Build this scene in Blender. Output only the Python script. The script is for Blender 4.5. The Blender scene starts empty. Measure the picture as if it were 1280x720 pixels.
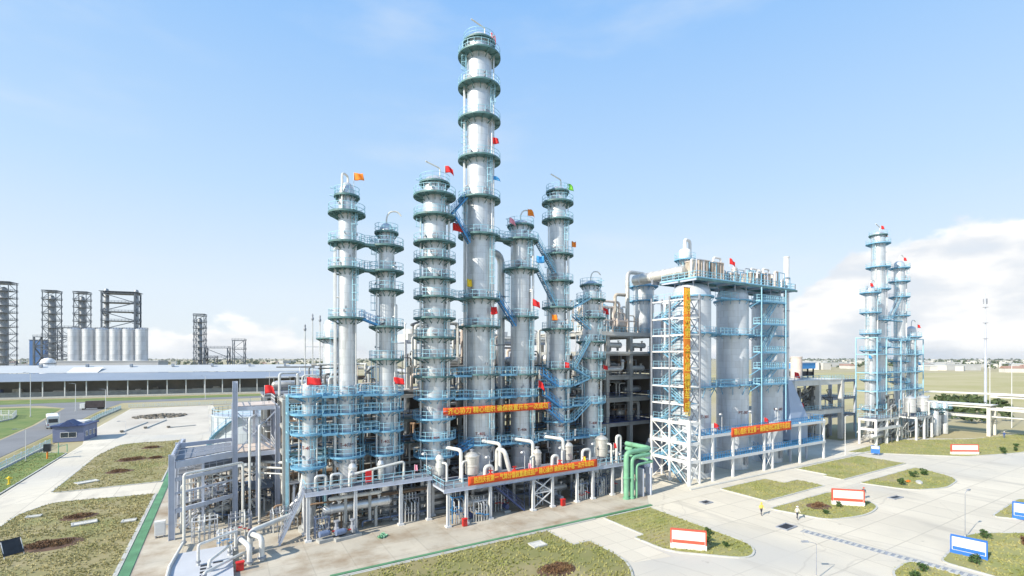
import bpy, math, random
import numpy as np
from mathutils import Vector, Matrix
random.seed(7); RNG = np.random.default_rng(7)
PI = math.pi; R = math.radians
S = bpy.context.scene; C = S.collection

# ---------------------------------------------------------------- camera, sky, sun, exposure
CAM_YAW = 58.994            # angle of the view direction from world +X (columns stand in a row along X)
cam = bpy.data.objects.new('camera', bpy.data.cameras.new('camera')); C.objects.link(cam)
cam.location = (0, 0, 22.0); cam.rotation_euler = (R(90), 0, R(CAM_YAW - 90))
cam.data.sensor_width = 36; cam.data.lens = 601 / 1280 * 36; cam.data.shift_y = 87 / 1280
cam.data.clip_start = 0.5; cam.data.clip_end = 30000
S.camera = cam
SUN_AZ, SUN_EL = 8.0, 34.0   # shadows run along +X turned SUN_AZ degrees towards +Y
sl = bpy.data.lights.new('sun', 'SUN'); sl.energy = 4.9; sl.angle = R(0.53); sl.color = (1, 0.92, 0.78)
sun = bpy.data.objects.new('sun', sl); C.objects.link(sun)
sdir = Vector((math.cos(R(SUN_AZ)) * math.cos(R(SUN_EL)), math.sin(R(SUN_AZ)) * math.cos(R(SUN_EL)), -math.sin(R(SUN_EL))))
sun.rotation_euler = sdir.to_track_quat('-Z', 'Y').to_euler(); sun.location = (-60, -20, 90)

W = bpy.data.worlds.new('World'); S.world = W; W.use_nodes = True
def world_nodes():
    nt = W.node_tree; N = nt.nodes; L = nt.links; N.clear()
    out = N.new('ShaderNodeOutputWorld'); bg = N.new('ShaderNodeBackground'); bg.inputs['Strength'].default_value = 0.125
    sky = N.new('ShaderNodeTexSky'); sky.sky_type = 'NISHITA'; sky.sun_disc = False
    sky.sun_elevation = R(SUN_EL)
    # Nishita: rotation 0 puts the sun at +Y, growing clockwise seen from above
    sx, sy = -sdir.x, -sdir.y
    sky.sun_rotation = math.atan2(sx, sy)
    sky.altitude = 0; sky.air_density = 1.0; sky.dust_density = 1.1; sky.ozone_density = 1.6
    tc = N.new('ShaderNodeTexCoord')
    sep = N.new('ShaderNodeSeparateXYZ'); L.new(tc.outputs['Generated'], sep.inputs[0])
    def math_(op, a, b=None, clamp=False):
        m = N.new('ShaderNodeMath'); m.operation = op; m.use_clamp = clamp
        for i, v in enumerate((a, b)):
            if v is None: continue
            if isinstance(v, (int, float)): m.inputs[i].default_value = v
            else: L.new(v, m.inputs[i])
        return m.outputs[0]
    def ramp(v, a, b, lo=0.0, hi=1.0):
        r = N.new('ShaderNodeMapRange'); r.interpolation_type = 'SMOOTHSTEP'
        for i, x in enumerate((v, a, b, lo, hi)):
            if isinstance(x, (int, float)): r.inputs[i].default_value = x
            else: L.new(x, r.inputs[i])
        return r.outputs[0]
    def noise(scale, vec, detail=6, rough=.55):
        n = N.new('ShaderNodeTexNoise'); n.inputs['Scale'].default_value = scale
        n.inputs['Detail'].default_value = detail; n.inputs['Roughness'].default_value = rough
        L.new(vec, n.inputs['Vector']); return n.outputs['Fac']
    def mapping(loc, scale):
        m = N.new('ShaderNodeMapping'); m.inputs['Location'].default_value = loc; m.inputs['Scale'].default_value = scale
        L.new(tc.outputs['Generated'], m.inputs[0]); return m.outputs[0]
    el = sep.outputs['Z']
    # air: pale near the horizon, clearer blue higher up, the same all round
    air = N.new('ShaderNodeValToRGB'); e = air.color_ramp.elements
    e[0].position = 0.0; e[0].color = (5.1, 5.5, 5.8, 1); e[1].position = 1.0; e[1].color = (1.0, 2.1, 4.2, 1)
    for pos, col in ((.12, (4.7, 5.35, 6.0, 1)), (.30, (3.3, 4.6, 6.1, 1)), (.60, (1.75, 3.4, 6.0, 1))):
        k = e.new(pos); k.color = col
    L.new(el, air.inputs[0])
    mi = N.new('ShaderNodeMixRGB'); mi.inputs[0].default_value = .92; L.new(sky.outputs[0], mi.inputs[1]); L.new(air.outputs[0], mi.inputs[2])
    # cumulus banks low over the horizon: slow noise plus two banks say where they stand, finer noise shapes the tops
    def lobe(ang, lo, hi, gain):
        d = N.new('ShaderNodeVectorMath'); d.operation = 'DOT_PRODUCT'; L.new(tc.outputs['Generated'], d.inputs[0])
        d.inputs[1].default_value = (math.cos(R(ang)), math.sin(R(ang)), 0); return ramp(d.outputs['Value'], lo, hi, 0, gain)
    broad = noise(1.6, mapping((.2, .9, 0), (1, 1, .4)), 2, .5)
    where = math_('ADD', ramp(broad, .55, .80, -.06, .10), math_('ADD', lobe(4, .80, .985, .29), math_('ADD', lobe(88, .95, .995, .125), lobe(50, .95, .995, .10))))
    fine = noise(6.5, mapping((3.1, .4, 1.7), (1, 1, 1.8)), 9, .56)
    top = math_('ADD', where, math_('MULTIPLY', math_('SUBTRACT', fine, .5), .22))
    body = noise(8.0, mapping((1.3, 5.2, .7), (1, 1, 2.4)), 7, .5)
    bank = math_('MULTIPLY', ramp(math_('SUBTRACT', top, el), -.003, .022), ramp(body, .28, .50, .72, 1.0))
    veil = noise(2.2, mapping((.3, 2.2, 0), (1, 1, 3.5)), 6, .55)
    veil = math_('MULTIPLY', ramp(veil, .50, .80, 0, .42), ramp(el, .04, .2))
    mx = N.new('ShaderNodeMixRGB'); L.new(mi.outputs[0], mx.inputs[1]); mx.inputs[2].default_value = (4.9, 5.3, 5.7, 1); L.new(veil, mx.inputs[0])
    cl = N.new('ShaderNodeMixRGB'); cl.inputs[1].default_value = (4.7, 4.95, 5.3, 1); cl.inputs[2].default_value = (6.6, 6.55, 6.45, 1)
    L.new(ramp(body, .35, .62), cl.inputs[0])
    m2 = N.new('ShaderNodeMixRGB'); L.new(mx.outputs[0], m2.inputs[1]); L.new(cl.outputs[0], m2.inputs[2]); L.new(bank, m2.inputs[0])
    L.new(m2.outputs[0], bg.inputs['Color']); L.new(bg.outputs[0], out.inputs[0])
world_nodes()
S.view_settings.view_transform = 'Standard'; S.view_settings.look = 'None'
S.view_settings.exposure = 0.45; S.view_settings.gamma = 1.0
try: S.cycles.use_denoising = True; S.cycles.max_bounces = 6; S.cycles.use_adaptive_sampling = True
except Exception: pass

# ---------------------------------------------------------------- materials
MATS = {}
def mat(name, col, rough=.6, metal=0.0, var=.12, vscale=.6, col2=None, bump=0.0, bscale=8, spec=.5, detail=5, extra=None, trans=0):
    if name in MATS: return MATS[name]
    m = bpy.data.materials.new(name); m.use_nodes = True; MATS[name] = m
    nt = m.node_tree; N = nt.nodes; L = nt.links; b = N['Principled BSDF']
    b.inputs['Roughness'].default_value = rough; b.inputs['Metallic'].default_value = metal
    b.inputs['Specular IOR Level'].default_value = spec
    tc = N.new('ShaderNodeTexCoord')
    n = N.new('ShaderNodeTexNoise'); n.inputs['Scale'].default_value = vscale; n.inputs['Detail'].default_value = detail
    n.inputs['Roughness'].default_value = .6
    L.new(tc.outputs['Object'], n.inputs['Vector'])
    r = N.new('ShaderNodeValToRGB'); r.color_ramp.elements[0].position = .32; r.color_ramp.elements[1].position = .68
    if col2 is None:
        a = [c * (1 - var) for c in col]; c2 = [min(1, c * (1 + var)) for c in col]
    else: a, c2 = col, col2
    r.color_ramp.elements[0].color = (*a, 1); r.color_ramp.elements[1].color = (*c2, 1)
    L.new(n.outputs['Fac'], r.inputs[0])
    cur = r.outputs[0]
    if extra: cur = extra(nt, tc, cur, b) or cur
    L.new(cur, b.inputs['Base Color'])
    if bump:
        n2 = N.new('ShaderNodeTexNoise'); n2.inputs['Scale'].default_value = bscale; n2.inputs['Detail'].default_value = 4
        L.new(tc.outputs['Object'], n2.inputs['Vector'])
        bp = N.new('ShaderNodeBump'); bp.inputs['Strength'].default_value = bump; bp.inputs['Distance'].default_value = .05
        L.new(n2.outputs['Fac'], bp.inputs['Height']); L.new(bp.outputs[0], b.inputs['Normal'])
    if trans: b.inputs['Transmission Weight'].default_value = trans
    return m
def nmath(nt, op, a, b=None):
    m = nt.nodes.new('ShaderNodeMath'); m.operation = op
    for i, v in enumerate((a, b)):
        if v is None: continue
        if isinstance(v, (int, float)): m.inputs[i].default_value = v
        else: nt.links.new(v, m.inputs[i])
    return m.outputs[0]
def nmix(nt, fac, a, b, mode='MIX'):
    m = nt.nodes.new('ShaderNodeMixRGB'); m.blend_type = mode
    for i, v in enumerate((fac, a, b)):
        if isinstance(v, (int, float)): m.inputs[i].default_value = v
        elif isinstance(v, tuple): m.inputs[i].default_value = (*v, 1)
        else: nt.links.new(v, m.inputs[i])
    return m.outputs[0]
def sheets(hz, arc, sm=.22):      # sheet-metal cladding: each sheet a slightly different tone, lapped seams, sheen differing from sheet to sheet
    def f(nt, tc, cur, b):
        N = nt.nodes; L = nt.links
        sp = N.new('ShaderNodeSeparateXYZ'); L.new(tc.outputs['Object'], sp.inputs[0])
        ang = nmath(nt, 'MULTIPLY', nmath(nt, 'ARCTAN2', sp.outputs[1], sp.outputs[0]), arc)
        zz = nmath(nt, 'DIVIDE', sp.outputs[2], hz)
        row = nmath(nt, 'FLOOR', zz)
        ang = nmath(nt, 'ADD', ang, nmath(nt, 'MULTIPLY', row, .37))
        cb = N.new('ShaderNodeCombineXYZ'); L.new(nmath(nt, 'FLOOR', ang), cb.inputs[0]); L.new(row, cb.inputs[1])
        wn = N.new('ShaderNodeTexWhiteNoise'); wn.noise_dimensions = '3D'; L.new(cb.outputs[0], wn.inputs['Vector'])
        tone = nmath(nt, 'ADD', nmath(nt, 'MULTIPLY', wn.outputs['Value'], .14), .92)
        s1 = nmath(nt, 'LESS_THAN', nmath(nt, 'FRACT', zz), .06); s2 = nmath(nt, 'LESS_THAN', nmath(nt, 'FRACT', ang), .035)
        seam = nmath(nt, 'SUBTRACT', 1.0, nmath(nt, 'MULTIPLY', nmath(nt, 'MAXIMUM', s1, s2), sm))
        t2 = nmath(nt, 'MULTIPLY', tone, seam)
        L.new(nmath(nt, 'ADD', nmath(nt, 'MULTIPLY', wn.outputs['Value'], .12), b.inputs['Roughness'].default_value - .05), b.inputs['Roughness'])
        cc = N.new('ShaderNodeCombineColor')
        for k in range(3): L.new(t2, cc.inputs[k])
        cur = nmix(nt, 1.0, cur, cc.outputs[0], 'MULTIPLY')
        mp = N.new('ShaderNodeMapping'); mp.inputs['Scale'].default_value = (2.6, 2.6, .16); L.new(tc.outputs['Object'], mp.inputs[0])
        sn = N.new('ShaderNodeTexNoise'); sn.inputs['Scale'].default_value = 1.0; sn.inputs['Detail'].default_value = 6; L.new(mp.outputs[0], sn.inputs['Vector'])
        mr = N.new('ShaderNodeMapRange'); mr.inputs[1].default_value = .54; mr.inputs[2].default_value = .74; mr.inputs[4].default_value = .55; L.new(sn.outputs['Fac'], mr.inputs[0])
        return nmix(nt, mr.outputs[0], cur, (.36, .35, .33))
    return f
def chain(*fs):
    def f(nt, tc, cur, b):
        for g in fs: cur = g(nt, tc, cur, b) or cur
        return cur
    return f
def cracks(scale, col, width, amt):
    def f(nt, tc, cur, b):
        N = nt.nodes; L = nt.links; wn = N.new('ShaderNodeTexNoise'); wn.inputs['Scale'].default_value = scale*3; L.new(tc.outputs['Object'], wn.inputs['Vector'])
        va = N.new('ShaderNodeVectorMath'); va.operation = 'MULTIPLY_ADD'; L.new(wn.outputs['Color'], va.inputs[0]); va.inputs[1].default_value = (3,3,0); L.new(tc.outputs['Object'], va.inputs[2])
        v = N.new('ShaderNodeTexVoronoi'); v.feature = 'DISTANCE_TO_EDGE'; v.inputs['Scale'].default_value = scale; L.new(va.outputs[0], v.inputs['Vector'])
        mr = N.new('ShaderNodeMapRange'); mr.inputs[1].default_value = 0; mr.inputs[2].default_value = width; mr.inputs[3].default_value = amt; mr.inputs[4].default_value = 0; L.new(v.outputs['Distance'], mr.inputs[0])
        return nmix(nt, mr.outputs[0], cur, col)
    return f
def slabs(sx, sy, dark=.78, stain=None, amt=.5, sscale=.12):     # concrete poured in bays, with dirt and stains of their own
    def f(nt, tc, cur, b):
        N = nt.nodes; L = nt.links
        sp = N.new('ShaderNodeSeparateXYZ'); L.new(tc.outputs['Object'], sp.inputs[0])
        ux = nmath(nt, 'DIVIDE', sp.outputs[0], sx); uy = nmath(nt, 'DIVIDE', sp.outputs[1], sy)
        j = nmath(nt, 'MAXIMUM', nmath(nt, 'LESS_THAN', nmath(nt, 'FRACT', ux), .12 / sx), nmath(nt, 'LESS_THAN', nmath(nt, 'FRACT', uy), .12 / sy))
        cb = N.new('ShaderNodeCombineXYZ'); L.new(nmath(nt, 'FLOOR', ux), cb.inputs[0]); L.new(nmath(nt, 'FLOOR', uy), cb.inputs[1])
        wn = N.new('ShaderNodeTexWhiteNoise'); wn.noise_dimensions = '3D'; L.new(cb.outputs[0], wn.inputs['Vector'])
        t = nmath(nt, 'MULTIPLY', nmath(nt, 'ADD', nmath(nt, 'MULTIPLY', wn.outputs['Value'], .10), .93), nmath(nt, 'SUBTRACT', 1.0, nmath(nt, 'MULTIPLY', j, 1 - dark)))
        cc = N.new('ShaderNodeCombineColor')
        for k in range(3): L.new(t, cc.inputs[k])
        out = nmix(nt, 1.0, cur, cc.outputs[0], 'MULTIPLY')
        if stain:
            n = N.new('ShaderNodeTexNoise'); n.inputs['Scale'].default_value = sscale; n.inputs['Detail'].default_value = 7; n.inputs['Roughness'].default_value = .62
            L.new(tc.outputs['Object'], n.inputs['Vector'])
            mr = N.new('ShaderNodeMapRange'); mr.inputs[1].default_value = .46; mr.inputs[2].default_value = .70; mr.inputs[4].default_value = amt
            L.new(n.outputs['Fac'], mr.inputs[0])
            out = nmix(nt, mr.outputs[0], out, stain)
        return out
    return f
def patches(c3, scale, lo, hi, amt=1.0, stretch=None):
    def f(nt, tc, cur, b):
        N = nt.nodes; L = nt.links
        n = N.new('ShaderNodeTexNoise'); n.inputs['Scale'].default_value = scale; n.inputs['Detail'].default_value = 6
        src = tc.outputs['Object']
        if stretch:
            mp = N.new('ShaderNodeMapping'); mp.inputs['Scale'].default_value = stretch; L.new(src, mp.inputs[0]); src = mp.outputs[0]
        L.new(src, n.inputs['Vector'])
        mr = N.new('ShaderNodeMapRange'); mr.inputs[1].default_value = lo; mr.inputs[2].default_value = hi; mr.inputs[4].default_value = amt
        L.new(n.outputs['Fac'], mr.inputs[0])
        return nmix(nt, mr.outputs[0], cur, c3)
    return f
M = {
 'clad': mat('column_cladding', (.64, .67, .70), .42, .55, .06, .5, extra=sheets(1.05, 2.2, .16), bump=.12, bscale=1.4),
 'silo': mat('silo_cladding', (.62, .655, .70), .46, .34, .07, .25, extra=sheets(1.25, 2.9, .12), bump=.10, bscale=1.0),
 'farsilo': mat('far_silo_metal', (.55, .57, .60), .45, .5, .10, .12, extra=sheets(3.0, 2.0)),
 'pipe': mat('pipe_jacketing', (.68, .69, .69), .40, .55, .10, 1.2, bump=.08),
 'pipew': mat('pipe_white_paint', (.66, .66, .63), .48, .1, .12, .8, extra=patches((.40, .35, .28), 1.2, .61, .74, .6), bump=.15, bscale=4),
 'piped': mat('pipe_dull_shade_metal', (.17, .175, .175), .55, .35, .35, .9),  # dull metal, albedo lowered further so shaded pipework reads deeper
 'pipeb': mat('pipe_brown_rust', (.30, .20, .13), .7, .1, .3, 1.2),
 'drum': mat('drum_jacketing', (.62, .60, .56), .42, .45, .12, 1.0, extra=sheets(.6, 1.6)),
 'teal': mat('platform_teal_paint', (.085, .185, .195), .55, 0, .28, .9, extra=patches((.16, .12, .08), 1.1, .60, .74, .6)),
 'rail': mat('railing_pale_blue_paint', (.31, .57, .70), .5, 0, .12, 1.0),
 'blue': mat('stair_blue_paint', (.045, .235, .50), .5, 0, .15, 1.0),
 'skyb': mat('platform_blue_paint', (.155, .37, .54), .5, 0, .22, .8, extra=patches((.20, .17, .14), 1.0, .62, .75, .55)),
 'navy': mat('navy_blue_paint', (.035, .06, .17), .5, 0, .2, 1.0),
 'lav': mat('structural_steel_lavender_paint', (.47, .51, .60), .5, 0, .10, .7),
 'white': mat('white_paint', (.78, .78, .77), .5, 0, .06, .7),
 'offw': mat('off_white_steel_paint', (.66, .67, .68), .5, 0, .08, .7),
 'conc': mat('frame_concrete', (.38, .385, .37), .85, 0, .16, .35, bump=.2, bscale=3),
 'concl': mat('pale_frame_concrete', (.62, .61, .57), .85, 0, .10, .35, bump=.2, bscale=3),
 'dark': mat('dark_steel', (.035, .038, .045), .6, .2, .3, .9),
 'grey': mat('grey_machine_paint', (.28, .30, .34), .5, 0, .2, 1.5),
 'steelb': mat('blue_grey_machine_paint', (.16, .21, .33), .45, 0, .2, 1.5),
 'grate': mat('deck_grating', (.24, .26, .30), .7, .3, .15, 1.5),
 'sheet': mat('pinkish_floor_sheet', (.62, .53, .47), .8, 0, .12, .8),
 'green': mat('pipe_green_paint', (.19, .43, .27), .45, 0, .16, .6, extra=patches((.16, .22, .15), .9, .60, .72, .6), bump=.1, bscale=3),
 'kgreen': mat('kerb_green_paint', (.10, .25, .13), .75, 0, .25, .5),
 'red': mat('red_paint', (.50, .025, .02), .5, 0, .15, 1.0),
 'fred': mat('flag_red_cloth', (.62, .018, .02), .75, 0, .10, 1.0),
 'forange': mat('flag_orange_cloth', (.85, .24, .02), .75, 0, .10, 1.0),
 'fgreen': mat('flag_green_cloth', (.18, .55, .05), .75, 0, .10, 1.0),
 'fyellow': mat('flag_yellow_cloth', (.80, .58, .03), .75, 0, .10, 1.0),
 'fblue': mat('flag_blue_cloth', (.06, .32, .68), .75, 0, .10, 1.0),
 'fpink': mat('flag_pink_cloth', (.80, .32, .42), .75, 0, .10, 1.0),
 'banner': mat('banner_cloth', (.74, .085, .018), .7, 0, .10, .5),
 'letter': mat('banner_letter_yellow', (.92, .66, .05), .6, 0, .03, .5),
 'tag': mat('stencil_red_brown', (.22, .05, .04), .7, 0, .1, 1),
 'signw': mat('sign_white_paint', (.74, .72, .68), .5, 0, .04, .5),
 'signr': mat('sign_red_paint', (.62, .10, .06), .5, 0, .08, 1),
 'yard': mat('yard_concrete', (.655, .60, .495), .85, 0, .07, .05, extra=chain(slabs(5.0, 5.0, .72, (.50, .46, .385), .75, .045), patches((.50, .485, .45), .022, .48, .60, .75), patches((.40, .37, .32), .30, .56, .72, .6, (1, .22, 1)), cracks(.06, (.36,.33,.29), .006, .35), patches((.24, .22, .19), .55, .69, .76, .6)), bump=.15, bscale=2.0),
 'pad': mat('process_pad_concrete', (.50, .455, .375), .85, 0, .12, .2, extra=slabs(4.0, 4.0, .86, (.24, .16, .085), .9, .16), bump=.2, bscale=2.5),
 'path': mat('path_concrete', (.66, .61, .51), .85, 0, .08, .1, extra=slabs(2.5, 2.5, .85, (.44, .40, .34), .4, .1)),
 'bare': mat('bare_pad_ground', (.57, .525, .45), .95, 0, .10, .12, extra=patches((.40, .36, .31), .06, .5, .68, .8), bump=.3, bscale=1.2),
 'asph': mat('asphalt_grey', (.20, .205, .215), .9, 0, .12, .08, bump=.2, bscale=4),
 'kerb': mat('kerb_stone', (.50, .50, .47), .85, 0, .1, .6),
 'soil': mat('lawn_soil', (.24, .215, .09), .95, 0, .2, .18, col2=(.33, .28, .155), bump=.5, bscale=2.2, extra=patches((.18, .20, .06), .10, .45, .66, .8)),
 'grassA': mat('dry_grass_blades', (.33, .31, .125), .8, 0, .2, .20, col2=(.50, .43, .22)),
 'soilg': mat('green_lawn_soil', (.23, .245, .075), .95, 0, .2, .25, col2=(.33, .31, .13), bump=.5, bscale=2.2, extra=patches((.33, .28, .15), .16, .50, .68, .8)),
 'grassG': mat('green_grass_blades', (.24, .27, .07), .8, 0, .2, .25, col2=(.41, .37, .15)),
 'soilv': mat('verge_soil', (.10, .17, .04), .95, 0, .2, .15, col2=(.20, .24, .07), bump=.4, bscale=2),
 'terrain': mat('open_country', (.33, .29, .15), .95, 0, .2, .012, col2=(.46, .40, .25), extra=patches((.36, .33, .26), .006, .52, .64, .8, (1, 1, 1))),
 'shrub': mat('shrub_leaves', (.03, .075, .02), .7, 0, .3, 2.0, col2=(.07, .13, .03)),
 'shrubr': mat('rusty_shrub_leaves', (.13, .06, .035), .8, 0, .3, 1.5, col2=(.20, .12, .05)),
 'bark': mat('bark', (.10, .07, .045), .9, 0, .3, 3),
 'treel': mat('tree_leaves', (.035, .06, .022), .8, 0, .3, .3, col2=(.085, .12, .04)),
 'gblue': mat('gatehouse_blue_wall', (.15, .18, .30), .6, 0, .1, .5),
 'glass': mat('window_glass', (.03, .04, .055), .12, 0, .2, .6, spec=.8),
 'tyre': mat('tyre_rubber', (.02, .02, .02), .85, 0, .1, 3),
 'shed': mat('shed_roof_sheet', (.27, .315, .38), .5, .15, .06, .05, extra=patches((.34, .38, .43), .03, .45, .62, .7, (1, 4, 1))),
 'shedw': mat('shed_ridge_sheet', (.50, .52, .53), .55, .05, .06, .05),
 'shedd': mat('shade_dark_wall', (.12, .11, .10), .85, 0, .3, .1, col2=(.22, .19, .155)),  # albedo lowered to deepen dark areas: shade put into the colour
 'lattice': mat('far_lattice_steel', (.12, .145, .18), .6, .2, .2, .2),
 'rubble': mat('rubble_stone', (.20, .18, .15), .95, 0, .3, .6),
 'brown': mat('brown_cladding_boxes', (.36, .31, .25), .75, 0, .2, .8, extra=patches((.50, .46, .40), .7, .45, .6)),
 'skin': mat('skin', (.45, .27, .19), .6, 0, .05, 4),
 'cloty': mat('yellow_workwear', (.72, .55, .10), .8, 0, .1, 4), 'clotw': mat('pale_workwear', (.66, .62, .52), .8, 0, .1, 4),
 'clotd': mat('dark_workwear', (.05, .055, .08), .8, 0, .2, 4), 'clotb': mat('blue_workwear', (.05, .10, .28), .8, 0, .2, 4),
 'bus': mat('bus_white_paint', (.72, .73, .70), .35, 0, .05, .5), 'truck': mat('truck_dark_paint', (.06, .045, .045), .5, 0, .3, .5),
 'tank': mat('tank_pale_blue_sheet', (.52, .58, .63), .5, .2, .05, .2, extra=sheets(2.2, 3.5)),
 'houw': mat('far_house_wall', (.60, .585, .55), .8, 0, .14, .05), 'hour': mat('far_house_roof', (.36, .22, .17), .8, 0, .2, .05),
 'houg': mat('far_house_grey', (.42, .43, .44), .8, 0, .15, .05),
}
# ---------------------------------------------------------------- mesh helpers
class MB:
    def __init__(s): s.v = []; s.f = []; s.cut = []
    def add(s, vs, fs):
        o = len(s.v); s.cut.append((o, len(s.f))); s.v.extend(vs); s.f.extend([tuple(i + o for i in f) for f in fs]); return s
    def box(s, x0, y0, z0, x1, y1, z1):
        return s.add([(x0,y0,z0),(x1,y0,z0),(x1,y1,z0),(x0,y1,z0),(x0,y0,z1),(x1,y0,z1),(x1,y1,z1),(x0,y1,z1)],
                     [(0,3,2,1),(4,5,6,7),(0,1,5,4),(1,2,6,5),(2,3,7,6),(3,0,4,7)])
    def obox(s, c, d, rz=0.0):
        ca, sa = math.cos(rz), math.sin(rz); vs = []
        for dz in (-.5, .5):
            for dx, dy in ((-.5,-.5),(.5,-.5),(.5,.5),(-.5,.5)):
                x, y = dx*d[0], dy*d[1]; vs.append((c[0]+x*ca-y*sa, c[1]+x*sa+y*ca, c[2]+dz*d[2]))
        return s.add(vs, [(0,3,2,1),(4,5,6,7),(0,1,5,4),(1,2,6,5),(2,3,7,6),(3,0,4,7)])
    def bar(s, p, q, w, h=None):          # rectangular bar from p to q, w wide and h deep
        h = h or w; p = Vector(p); q = Vector(q); d = q - p
        if d.length < 1e-6: return s
        d.normalize(); up = Vector((0,0,1)) if abs(d.z) < .95 else Vector((0,1,0))
        a = d.cross(up).normalized() * (w/2); b = d.cross(a).normalized() * (h/2)
        vs = [tuple(e + i*a + j*b) for e in (p, q) for i, j in ((-1,-1),(1,-1),(1,1),(-1,1))]
        return s.add(vs, [(0,3,2,1),(4,5,6,7),(0,1,5,4),(1,2,6,5),(2,3,7,6),(3,0,4,7)])
    def tube(s, p, q, r, n=8, r2=None, caps=True):
        r2 = r if r2 is None else r2; p = Vector(p); q = Vector(q); d = (q-p).normalized()
        up = Vector((0,0,1)) if abs(d.z) < .95 else Vector((1,0,0))
        a = d.cross(up).normalized(); b = d.cross(a).normalized(); vs = []
        for e, rr in ((p, r), (q, r2)):
            for k in range(n):
                t = 2*PI*k/n; vs.append(tuple(e + (a*math.cos(t)+b*math.sin(t))*rr))
        fs = [(k, (k+1)%n, n+(k+1)%n, n+k) for k in range(n)]
        if caps: fs += [tuple(range(n))[::-1], tuple(range(n, 2*n))]
        return s.add(vs, fs)
    def pipe(s, pts, r, n=10, bend=None, seg=4):     # pipe run with rounded elbows
        pts = [Vector(p) for p in pts]; bend = bend if bend is not None else r*2.2
        path = [pts[0]]
        for i in range(1, len(pts)-1):
            a, b, c = pts[i-1], pts[i], pts[i+1]; u = (a-b); v = (c-b)
            l = min(bend, u.length*.49, v.length*.49); u.normalize(); v.normalize()
            for k in range(seg+1):
                t = k/seg; p0 = b+u*l; p2 = b+v*l
                path.append(p0*(1-t)**2 + b*2*t*(1-t) + p2*t*t)
        path.append(pts[-1]); vs = []; fs = []; m = len(path)
        d0 = (path[1]-path[0]).normalized(); up = Vector((0,0,1)) if abs(d0.z) < .95 else Vector((1,0,0))
        a = d0.cross(up).normalized()
        for i, p in enumerate(path):
            d = (path[min(i+1,m-1)]-path[max(i-1,0)]).normalized()
            a = (a - d*a.dot(d)); a = a.normalized() if a.length > 1e-6 else d.orthogonal().normalized()
            b = d.cross(a)
            for k in range(n):
                t = 2*PI*k/n; vs.append(tuple(p + (a*math.cos(t)+b*math.sin(t))*r))
        for i in range(m-1):
            for k in range(n): fs.append((i*n+k, i*n+(k+1)%n, (i+1)*n+(k+1)%n, (i+1)*n+k))
        fs += [tuple(range(n))[::-1], tuple(range((m-1)*n, m*n))]
        return s.add(vs, fs)
    def lathe(s, prof, n=32, c=(0,0,0)):
        vs = []; fs = []
        for r, z in prof:
            for k in range(n):
                t = 2*PI*k/n; vs.append((c[0]+max(r,1e-4)*math.cos(t), c[1]+max(r,1e-4)*math.sin(t), c[2]+z))
        for i in range(len(prof)-1):
            for k in range(n): fs.append((i*n+k, i*n+(k+1)%n, (i+1)*n+(k+1)%n, (i+1)*n+k))
        fs.append(tuple(range(n))[::-1]); m = len(prof)-1; fs.append(tuple(range(m*n, (m+1)*n)))
        return s.add(vs, fs)
    def hlathe(s, prof, p, axis, n=20):    # lathe about a horizontal axis: prof (r, t) along axis from p
        d = Vector(axis).normalized(); a = Vector((0,0,1)); b = d.cross(a); p = Vector(p); vs = []; fs = []
        for r, t in prof:
            for k in range(n):
                g = 2*PI*k/n; vs.append(tuple(p + d*t + (a*math.cos(g)+b*math.sin(g))*max(r,1e-4)))
        for i in range(len(prof)-1):
            for k in range(n): fs.append((i*n+k, (i+1)*n+k, (i+1)*n+(k+1)%n, i*n+(k+1)%n))
        fs.append(tuple(range(n))); m = len(prof)-1; fs.append(tuple(range(m*n,(m+1)*n))[::-1])
        return s.add(vs, fs)
    def annulus(s, r0, r1, z0, z1, a0=0, a1=2*PI, n=32, c=(0,0)):
        full = a1-a0 > 2*PI-1e-3; m = n if full else n+1; vs = []; fs = []
        for k in range(m):
            t = a0+(a1-a0)*k/n
            for r, z in ((r0,z0),(r1,z0),(r1,z1),(r0,z1)): vs.append((c[0]+r*math.cos(t), c[1]+r*math.sin(t), z))
        for k in range(n):
            i, j = 4*k, 4*((k+1)%m)
            for a in range(4): b = (a+1)%4; fs.append((i+a, j+a, j+b, i+b))
        if not full: fs += [(3,2,1,0), tuple(4*n+x for x in range(4))]
        return s.add(vs, fs)
    def poly(s, pts, z0, z1):              # prism over an outline
        n = len(pts); A = sum(pts[i][0]*pts[(i+1)%n][1]-pts[(i+1)%n][0]*pts[i][1] for i in range(n))
        if A < 0: pts = pts[::-1]
        vs = [(x,y,z0) for x,y in pts] + [(x,y,z1) for x,y in pts]
        fs = [tuple(range(n))[::-1], tuple(range(n,2*n))] + [(i,(i+1)%n,n+(i+1)%n,n+i) for i in range(n)]
        return s.add(vs, fs)
    def mesh(s, name, m, smooth=True, ang=38, o=(0,0,0)):
        me = bpy.data.meshes.new(name)
        vs = s.v if o == (0,0,0) else [(x-o[0],y-o[1],z-o[2]) for x,y,z in s.v]
        me.from_pydata(vs, [], s.f); me.materials.append(M[m] if isinstance(m, str) else m)
        if smooth:
            me.polygons.foreach_set('use_smooth', [True]*len(me.polygons)); me.set_sharp_from_angle(angle=R(ang))
        me.update(); return me
    SPLIT = {'leg','saddle','brace','cross_brace','support','flange','band','clamp_ring','rib','foot','slot','nozzle','frame_post','bracket_arm','lamp_head','fan_ring','antenna','outlet'}
    STUFF = {'tread','instrument','bracket','stiffener','stem'}
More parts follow.
